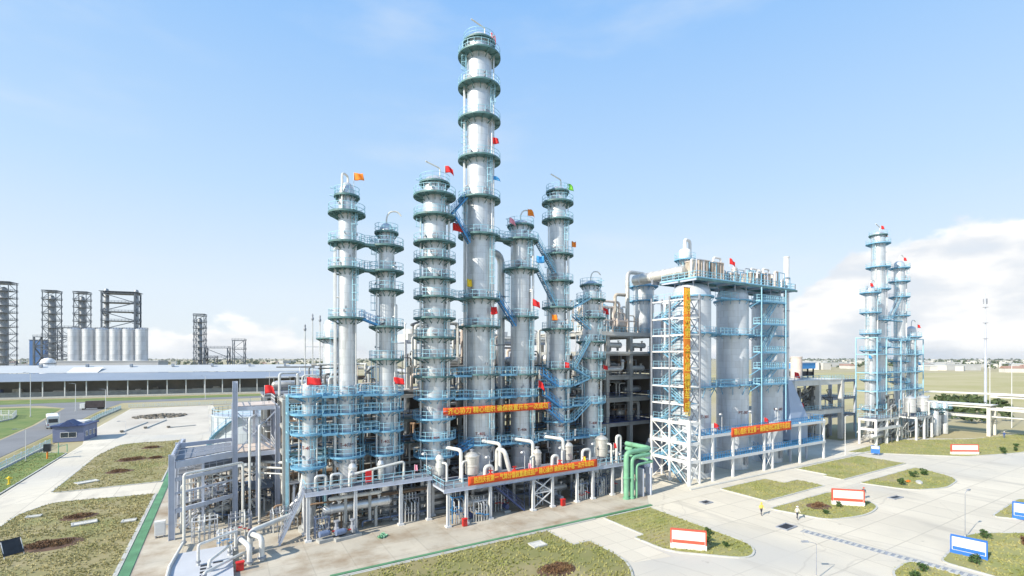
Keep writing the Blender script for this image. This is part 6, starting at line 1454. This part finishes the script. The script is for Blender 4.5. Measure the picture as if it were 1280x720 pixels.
def bus(label, x, y, rz):
    t = thing('bus',label,'bus',(x,y,-.04),rz); L,w,h = 8.2,2.3,2.9; t.scale = (1.5,1.25,1.3)
    b = MB(); b.poly([(-L/2,-w/2),(L/2-.3,-w/2),(L/2,-w/2+.3),(L/2,w/2-.3),(L/2-.3,w/2),(-L/2,w/2)],.45,h); b.build('body','bus',t,smooth=False)
    b = MB(); b.box(-L/2+.2,-w/2+.15,h+.003,L/2-.6,w/2-.15,h+.14); b.build('roof','white',t,smooth=False)
    for s in (-1,1):
        for k in range(5):
            g = MB(); x0 = -L/2+.35+k*1.45; g.box(x0,s*w/2-.02,1.5,x0+1.25,s*w/2+.02,2.45); g.build('window','glass',t,smooth=False)
        st = MB(); st.box(-L/2+.1,s*w/2-.01,.75,L/2-.5,s*w/2+.015,.95); st.build('stripe','gblue',t,smooth=False)
        for xx in (-2.5,2.5):
            wmb = MB(); wmb.hlathe([(.2,-.14),(.48,-.13),(.48,.13),(.2,.14)],(xx,s*(w/2-.1),.48),(0,1,0),18); wh = wmb.build('wheel','tyre',t); rm = MB(); rm.hlathe([(.22,0),(.24,.02),(.05,.04)],(xx,s*(w/2+.03),.48),(0,s,0),12); rm.build('rim','grey',wh)
    g = MB(); g.box(L/2-.02,-w/2+.4,1.4,L/2+.02,w/2-.4,2.5); g.build('windscreen','glass',t,smooth=False); g = MB(); g.box(-L/2-.02,-w/2+.3,1.5,-L/2+.02,w/2-.3,2.4); g.build('rear_window','glass',t,smooth=False)
    for s in (-1,1): g = MB(); g.box(-L/2-.03,s*.9-.12,.9,-L/2+.01,s*.9+.12,1.15); g.build('tail_light','red',t,smooth=False); g = MB(); g.box(L/2-.01,s*.75-.14,.8,L/2+.03,s*.75+.14,1.0); g.build('headlight','white',t,smooth=False)
bus('white and pale bus driving on the grey road behind the gatehouse',-46.4,206,R(104))
t = thing('truck','dark loaded truck on the road farther away than the bus','truck',(-47.5,268,-.04),R(172)); t.scale = (.72,.9,.9); b = MB(); b.box(-5.5,-1.3,1.0,3.2,1.3,4.0); b.build('cargo_box','truck',t,smooth=False)
b = MB(); b.poly([(3.5,-1.2),(5.6,-1.2),(5.9,-.8),(5.9,.8),(5.6,1.2),(3.5,1.2)],.6,2.9); b.build('cab','bus',t,smooth=False); b = MB(); b.box(5.88,-.8,1.7,5.94,.8,2.6); b.build('windscreen','glass',t,smooth=False); b = MB(); b.box(-5.4,-.5,.6,5.2,.5,.99); b.build('chassis','dark',t,smooth=False)
for xx in (-4.2,-2.9,4.4):
    for s in (-1,1): b = MB(); b.hlathe([(.2,-.15),(.52,-.14),(.52,.14),(.2,.15)],(xx,s*1.05,.52),(0,1,0),16); b.build('wheel','tyre',t)
# long low fence: panels between posts, each panel its own part
def fence(label, pts, h=1.5, step=3.0, m='rail', base=True, pm='offw', slats=True):
    t = thing('fence',label,'fence',(pts[0][0],pts[0][1],-.05)); o = (pts[0][0],pts[0][1],-.05)
    for a,c in zip(pts[:-1],pts[1:]):
        a = Vector((*a,-.05)); c = Vector((*c,-.05)); L = (c-a).length; n = max(1,round(L/step)); d = (c-a)/n
        for k in range(n):
            p = a+d*k; q = p+d; P = MB(); P.bar(p,p+Vector((0,0,h+.15)),.22); P.build('post',pm,t,o,smooth=False)
            B = MB(); u = d.normalized()*.12
            B.bar(p+u+Vector((0,0,h*.92)),q-u+Vector((0,0,h*.92)),.07); B.bar(p+u+Vector((0,0,h*.5)),q-u+Vector((0,0,h*.5)),.06)
            for j in range(6): s = p+d*((j+.5)/6); B.bar(s+Vector((0,0,.42)),s+Vector((0,0,h*.9)),.06)
            B.build('railing_panel',m,t,o,smooth=False)
            if base: W_ = MB(); W_.bar(p+u+Vector((0,0,.2)),q-u+Vector((0,0,.2)),.28,.42); W_.build('plinth','kerb',t,o,smooth=False)
fence('pale blue railing fence along the grey road before the gatehouse',[(-37.3,90),(-37.3,164)],1.6,4)
fence('pale blue railing fence along the grey road beyond the gatehouse',[(-37.4,182),(-38.6,228),(-37.6,264)],1.6,4)
fence('low white fence along the far edge of the bare ground',[(-35.5,268),(-4,264),(30,262)],1.5,5)
fence('white fence round the grass island at the left edge',[(-66,228),(-64.6,240),(-67.4,254),(-80,262)],2.0,3,'white',True,'white')
t = thing('traffic_post','dark box on an orange red post beside the fence','post',(-32.6,141,.1)); b = MB(); b.tube((0,0,0),(0,0,1.6),.14,8); b.build('post','forange',t); b = MB(); b.obox((0,0,2.4),(1.1,.9,1.6)); b.build('box','dark',t,smooth=False)
t = thing('yellow_hydrant','yellow hydrant on the grass by the left edge','hydrant',(-31.7,116,.1)); b = MB(); b.lathe([(.25,0),(.25,.1),(.14,.14),(.14,.9),(.24,.95),(.26,1.15),(.12,1.35),(.02,1.4)],14); b.build('body','fyellow',t); b = MB(); b.tube((-.4,0,1.05),(.4,0,1.05),.11,10); b.build('outlet','fyellow',t)
t = thing('green_gate','small pale green gate frame on the grass strip','gate',(-31.9,146,.1),R(75)); b = MB(); b.tube((0,0,0),(0,0,2.6),.09,8); b.tube((3.2,0,0),(3.2,0,1.8),.09,8); b.tube((0,0,1.7),(3.2,0,1.7),.07,8); b.build('frame','green',t)
for i,(x,y,h,lab) in enumerate(((-35.8,140.2,6.6,'beside the left fence'),(-61.5,246,16,'on the verge left of the bus'),(-52,262,11,'by the road bend, near one'),(-40.5,250,9,'beside the fence beyond the gatehouse'),(-24.0,176,3.4,'low one on the bare ground'),(-100,300,12,'far left by the shed'),(-8,300,12,'far, before the middle of the shed'),(22,297,14,'far, before the right end of the shed'),(-42.5,196,5,'by the verge beyond the gatehouse'))):
    pole(f'thin pale lamp post {lab}',x,y,h,'offw',1.4,.12 if h > 8 else .06,R(200),-.05)
# rubble on the bare ground
t = thing('rubble_heap','low heap of dark rubble on the bare ground beyond the gatehouse','rubble',(-20,221,0)); b = MB(); r4 = random.Random(4)
for k in range(240):
    a = r4.uniform(0,2*PI); q = r4.random()**.6; s = r4.uniform(.3,1.0); b.obox((math.cos(a)*q*8,math.sin(a)*q*7,.25+.8*(1-q)*r4.random()),(s,s*.8,s*.6),r4.uniform(0,3))
st = b.build('stone','rubble',t,smooth=False); st['kind'] = 'stuff'
for i,(x0,y0,x1,y1,lab) in enumerate(((-25.5,180,-22,203,'left'),(-20.6,186,-17.2,207,'middle'),(-14.6,184,-7.6,186,'right'))):
    t = thing('kerb_footing',f'low concrete footing strip on the bare ground, {lab} one','footing',(x0,y0,0)); b = MB(); b.bar((x0,y0,.15),(x1,y1,.15),.5,.34); b.build('strip','kerb',t,(x0,y0,0),smooth=False); b = MB(); b.obox((x0,y0,.4),(.8,.8,.5),.3); b.build('end_block','rubble',t,(x0,y0,0),smooth=False)
t = thing('tilted_panel','dark panel leaning on a white stand in the lower left corner','panel',(-19.6,73.4,.1),R(35)); t.scale = (.62,.62,.62); b = MB(); b.box(-1.4,-.05,.5,1.4,.05,3.4); p = b.build('panel','dark',t,smooth=False); p.rotation_euler = (-.55,0,0)
b = MB(); b.bar((-1.3,.1,0),(-1.3,1.5,2.8),.09); b.bar((1.3,.1,0),(1.3,1.5,2.8),.09); b.bar((-1.3,2.6,0),(-1.3,1.4,2.6),.09); b.bar((1.3,2.6,0),(1.3,1.4,2.6),.09); b.build('stand','white',t,smooth=False)
# ---------------------------------------------------------------- long shed
A = Vector((-230,372,0)); B_ = Vector((64,330,0)); dd = (B_-A).normalized(); t = thing('long_shed','very long open sided shed with pale blue roof across the left background','building',tuple(A),math.atan2(dd.y,dd.x)); L = (B_-A).length
b = MB(); b.add([(0,-1.5,9.4),(L,-1.5,9.4),(L,11,13.2),(0,11,13.2),(0,-1.5,9.15),(L,-1.5,9.15),(L,11,12.95),(0,11,12.95)],[(0,1,2,3),(7,6,5,4),(0,4,5,1),(1,5,6,2),(2,6,7,3),(3,7,4,0)]); b.build('roof','shed',t,smooth=False)
b = MB(); b.add([(0,11.3,13.4),(L,11.3,13.4),(L,30,17.4),(0,30,17.4),(0,50,13.4),(L,50,13.4)],[(0,1,2,3),(3,2,5,4),(0,3,4),(1,5,2),(0,4,5,1)]); b.build('upper_roof','shedw',t,smooth=False)
n = int(L/9)
pm = MB(); pm.box(-.22,-.22,0,.22,.22,9.3); pme = pm.mesh('post','offw',False)
for k in range(n+1): inst('post',pme,t,(L*k/n,0,0))
b = MB(); b.box(0,12,0,L,12.3,12.9); b.build('rear_wall','shedd',t,smooth=False)
b = MB(); b.box(0,6.5,0,L,6.8,3.2); b.build('half_wall','conc',t,smooth=False)
b = MB(); b.box(0,-.9,0,L,-.5,1.0); b.build('kerb_wall','kerb',t,smooth=False)
r5 = random.Random(9)
for k in range(40):
    x = r5.uniform(3,L-6); w = r5.uniform(2,6); b = MB(); b.box(x,7.6,0,x+w,10,r5.uniform(2,5)); b.build('stacked_goods',r5.choice(('brown','sheet','shedd','navy')),t,smooth=False)
for k in range(14):
    x = L*(k+.5)/14; b = MB(); b.box(x-.6,24,16.4,x+.6,26,18.2); b.build('roof_vent','shed',t,smooth=False)
b = MB(); b.add([(L*.52,11.2,13.6),(L*.52+14,11.2,13.6),(L*.52+14,20,16.4),(L*.52,20,16.2),(L*.52,11.2,13.0),(L*.52+14,11.2,13.0)],[(0,1,2,3),(0,4,5,1),(3,2,5,4)]); b.build('loose_sheet','white',t,smooth=False)
# ---------------------------------------------------------------- left background plant
def lattice_tower(label, x, y, w, d, h, lev, core=True, rz=0.0, top=True):
    t = thing('lattice_tower',label,'tower',(x,y,0),rz); f = MB(); pw = max(.5,w*.045)
    for sx in (0,1):
        for sy in (0,1): f.bar((sx*w-w/2,sy*d-d/2,0),(sx*w-w/2,sy*d-d/2,h),pw)
    f.build('leg','lattice',t,smooth=False)
    for k in range(1,lev+1):
        z = h*k/lev; b = MB(); b.box(-w/2-.6,-d/2-.6,z-.35,w/2+.6,d/2+.6,z); b.build('floor','lattice',t,smooth=False)
        g = MB(); rail_line(g,[(-w/2-.5,-d/2-.5,z),(w/2+.5,-d/2-.5,z),(w/2+.5,d/2+.5,z)],1.2,.16,2.4,toe=False); g.build('railing','lattice',t,smooth=False)
        z0 = h*(k-1)/lev; g = MB(); s = 1 if k%2 else -1
        g.bar((-w/2*s,-d/2,z0),(w/2*s,-d/2,z-.4),pw*.6); g.bar((-w/2,-d/2*s,z0),(-w/2,d/2*s,z-.4),pw*.6); g.bar((w/2,-d/2*s,z0),(w/2,d/2*s,z-.4),pw*.6); g.build('brace','lattice',t,smooth=False)
    if core:
        b = MB(); b.lathe([(w*.24,0),(w*.24,h*.93),(w*.15,h*.96),(.02,h*.97)],20); b.build('inner_column',mat('far_column_metal',(.34,.36,.38),.5,.4,.15,.1),t)
    if top:
        b = MB(); b.obox((0,0,h+1.2),(w*1.15,d*1.15,.3)); b.tube((-w/2,-d/2,h),(-w/2,-d/2,h+1.2),.2,6); b.tube((w/2,-d/2,h),(w/2,-d/2,h+1.2),.2,6); b.tube((w/2,d/2,h),(w/2,d/2,h+1.2),.2,6); b.build('canopy','lattice',t,smooth=False)
def far(bearing, dist):      # bearing in degrees clockwise from the axis the plan is drawn on, distance in metres
    a = R(58.994-bearing); return (dist*math.cos(a), dist*math.sin(a))
TR = R(CAM_YAW-90+20)
x,y = far(-46.58,567.4); lattice_tower('dark lattice tower at the left edge of the picture',x,y,11,11,82,14,rz=TR)
x,y = far(-43.73,539.7); lattice_tower('dark lattice tower right of the blue building, left background',x,y,8.5,8.5,75,13,rz=TR)
x,y = far(-41.78,523.0); lattice_tower('dark lattice tower rising behind the left end of the six silos',x,y,8,8,74,13,rz=TR)
x,y = far(-39.08,505.0); lattice_tower('broad open lattice structure behind the right end of the six silos',x,y,22,12,74,10,False,rz=TR)
for dx in (-1,1):
    xx = x+dx*10*math.cos(TR); yy = y+dx*10*math.sin(TR)
    t = thing('lattice_tower_column',('slim column inside the broad lattice structure, left','slim column inside the broad lattice structure, right')[dx>0],'column',(xx,yy,0)); b = MB(); b.lathe([(1.7,.1),(1.7,76),(1.2,77.5),(.02,78)],16); b.build('shell','far_column_metal' if False else mat('far_column_metal',(.34,.36,.38)),t); b = MB()
    for z in range(10,76,8): b.annulus(1.7,2.9,z,z+.3,n=16)
    b.build('ring_platform','lattice',t)
x,y = far(-32.98,464.9); lattice_tower('single dark lattice tower right of the six silos',x,y,7,7,56,11,rz=TR)
x,y = far(-29.57,448.4); lattice_tower('short open lattice tower, rightmost behind the shed',x,y,8,8,36,5,False,rz=TR,top=False)
x,y = far(-31.48,459.6); lattice_tower('low wide dark frame between the two right lattice towers',x,y,16,10,30,4,False,rz=TR,top=False)
x,y = far(-32.1,455.7); lattice_tower('small dark frame beside the single lattice tower',x,y,8,8,22,3,False,rz=TR,top=False)
x,y = far(-43.38,511.8); lattice_tower('low dark steel frame left of the six silos',x,y,24,10,38,5,False,rz=TR,top=False)
x,y = far(-42.77,523.1); lattice_tower('narrow dark frame just left of the six silos',x,y,9,8,46,6,False,rz=TR,top=False)
x,y = far(-44.47,553.5); t = thing('plant_building','flat blue building at the left between two lattice towers','building',(x,y,0),TR); b = MB(); b.box(-5,-4,0,5,4,36); b.build('wall',mat('far_blue_wall',(.07,.18,.42),.6,0,.1,.05),t,smooth=False); b = MB(); b.box(-5.3,-4.3,36,5.3,4.3,36.6); b.build('roof','lattice',t,smooth=False)
ords = ('first','second','third','fourth','fifth','sixth')
for k in range(6):
    x,y = far(-42.3+0.940*k,443-5.2*k); t = thing('storage_silo',f'{ords[k]} from the left of the six silver silos in the left background','silo',(x,y,0)); r = 3.55
    b = MB(); b.lathe([(r,0),(r,40.6),(r*1.03,40.7),(r*1.03,41.3),(r*.8,41.9),(.02,42.6)],36); b.build('shell','farsilo',t)
    g = MB(); pts = [(r*math.cos(a),r*math.sin(a),41.3) for a in np.linspace(0,2*PI,15)]; rail_line(g,pts,1.2,.12,1.6,toe=False); g.build('railing','lattice',t,smooth=False)
x,y = far(-40.04,428.4); t = thing('silo_base_hall','long low grey hall under the six background silos','building',(x,y,0),TR-R(8)); b = MB(); b.box(-33,-6,0,33,8,19.4); b.build('wall','houg',t,smooth=False); b = MB(); b.box(-33.4,-6.4,19.4,33.4,8.4,19.9); b.build('roof','shedw',t,smooth=False)
x,y = far(-43.98,430.8); t = thing('round_tank','small white round tank behind the shed, left','tank',(x,y,0)); b = MB(); b.lathe([(4,0),(4,18.6),(3.2,20.6),(1.6,21.6),(.02,21.9)],28); b.build('shell','white',t); b = MB(); b.annulus(4,4.3,18.2,18.6,n=28); b.build('rim','grey',t)
# ---------------------------------------------------------------- far country: villages, low halls, tree lines
r6 = random.Random(21)
def house_mesh(w,d,h,roof):
    a = MB(); a.box(-w/2,-d/2,0,w/2,d/2,h); wm = a.mesh('wall','houw' if roof != 2 else 'houg',False)
    b = MB()
    if roof == 1: b.add([(-w/2-.4,-d/2-.4,h+.003),(w/2+.4,-d/2-.4,h+.003),(w/2+.4,d/2+.4,h+.003),(-w/2-.4,d/2+.4,h+.003),(-w/2-.4,0,h+d*.3),(w/2+.4,0,h+d*.3)],[(0,3,2,1),(0,1,5,4),(2,3,4,5),(0,4,3),(1,2,5)])
    else: b.box(-w/2-.3,-d/2-.3,h+.003,w/2+.3,d/2+.3,h+.8)
    return wm, b.mesh('roof','hour' if roof == 1 else 'shedw',False)
HM = [house_mesh(*a) for a in ((14,9,6,1),(22,10,7,0),(40,16,8,0),(11,9,9,0),(60,22,10,2),(18,10,12,0),(30,12,6,1))]
spots = []
for k in range(150):
    u = r6.choice((r6.uniform(39.2,47.5),r6.uniform(39.2,47.5),r6.uniform(29.9,36.2),r6.uniform(-37.4,-20.1),r6.uniform(-47.5,-44.0))); D = r6.uniform(1000,3400)
    spots.append((u,D))
for u,D in spots:
    x,y = far(u,D); k = r6.randrange(7)
    right = u > 0
    t = thing('far_house','small pale house in the village far off on the right horizon' if right else 'small pale building far off on the left horizon','house',(x,y,-.1),r6.uniform(0,3),'far houses on the right horizon' if right else 'far buildings on the left horizon')
    inst('wall',HM[k][0],t); inst('roof',HM[k][1],t)
def treeline(name,label,n,ur,Dr,hr,seed,cat='trees'):
    g = np.random.default_rng(seed); Vs = []; 
    for k in range(n):
        u = g.uniform(*ur); D = g.uniform(*Dr); x,y = far(u,D); h = g.uniform(*hr); q = 26
        p = g.normal(0,1,(q,3)); p /= np.linalg.norm(p,axis=1)[:,None]; p *= np.array([h*.55,h*.55,h*.42])*g.uniform(.4,1,(q,1)); p += np.array([x,y,h*.58])
        a = g.normal(0,1,(q,3)); a /= np.linalg.norm(a,axis=1)[:,None]; b = np.cross(a,g.normal(0,1,(q,3))); b /= np.linalg.norm(b,axis=1)[:,None]; s = h*.22
        Vs.append(np.stack([p-a*s,p+b*s*.8,p+a*s,p-b*s*.8],1).reshape(-1,3))
    V = np.concatenate(Vs); ob = bpy.data.objects.new(name,raw_mesh(name,V,np.arange(len(V)).reshape(-1,4),'treel')); C.objects.link(ob); ob['kind']='stuff'; ob['label']=label; ob['category']=cat
treeline('far_trees','dark trees scattered along the right horizon',420,(28.0,48),(1200,4000),(6,13),1); treeline('far_trees','dark trees scattered along the left horizon',380,(-48,-14.9),(1000,3800),(6,13),2); treeline('far_trees','far tree belt closing the whole horizon',700,(-60,60),(4000,6500),(9,18),3)
treeline('field_bushes','green bushes behind the pipe bridge on the right',60,(41.3,45.9),(220,320),(2.5,5),4,'bushes')
# ---------------------------------------------------------------- haze in the air
b = MB(); b.box(-9200,-9200,-1.7,9200,9200,90)
hz = b.build('haze', 'white', smooth=False); hz['kind'] = 'stuff'; hz['label'] = 'thin pale haze in the air over the whole plain'
hm = bpy.data.materials.new('haze_air'); hm.use_nodes = True; hn = hm.node_tree; hn.nodes.clear()
ho = hn.nodes.new('ShaderNodeOutputMaterial'); hv = hn.nodes.new('ShaderNodeVolumePrincipled')
hv.inputs['Color'].default_value = (.93, .97, 1.0, 1); hv.inputs['Density'].default_value = .00007; hv.inputs['Anisotropy'].default_value = .2
hn.links.new(hv.outputs[0], ho.inputs['Volume']); hz.data.materials.clear(); hz.data.materials.append(hm)
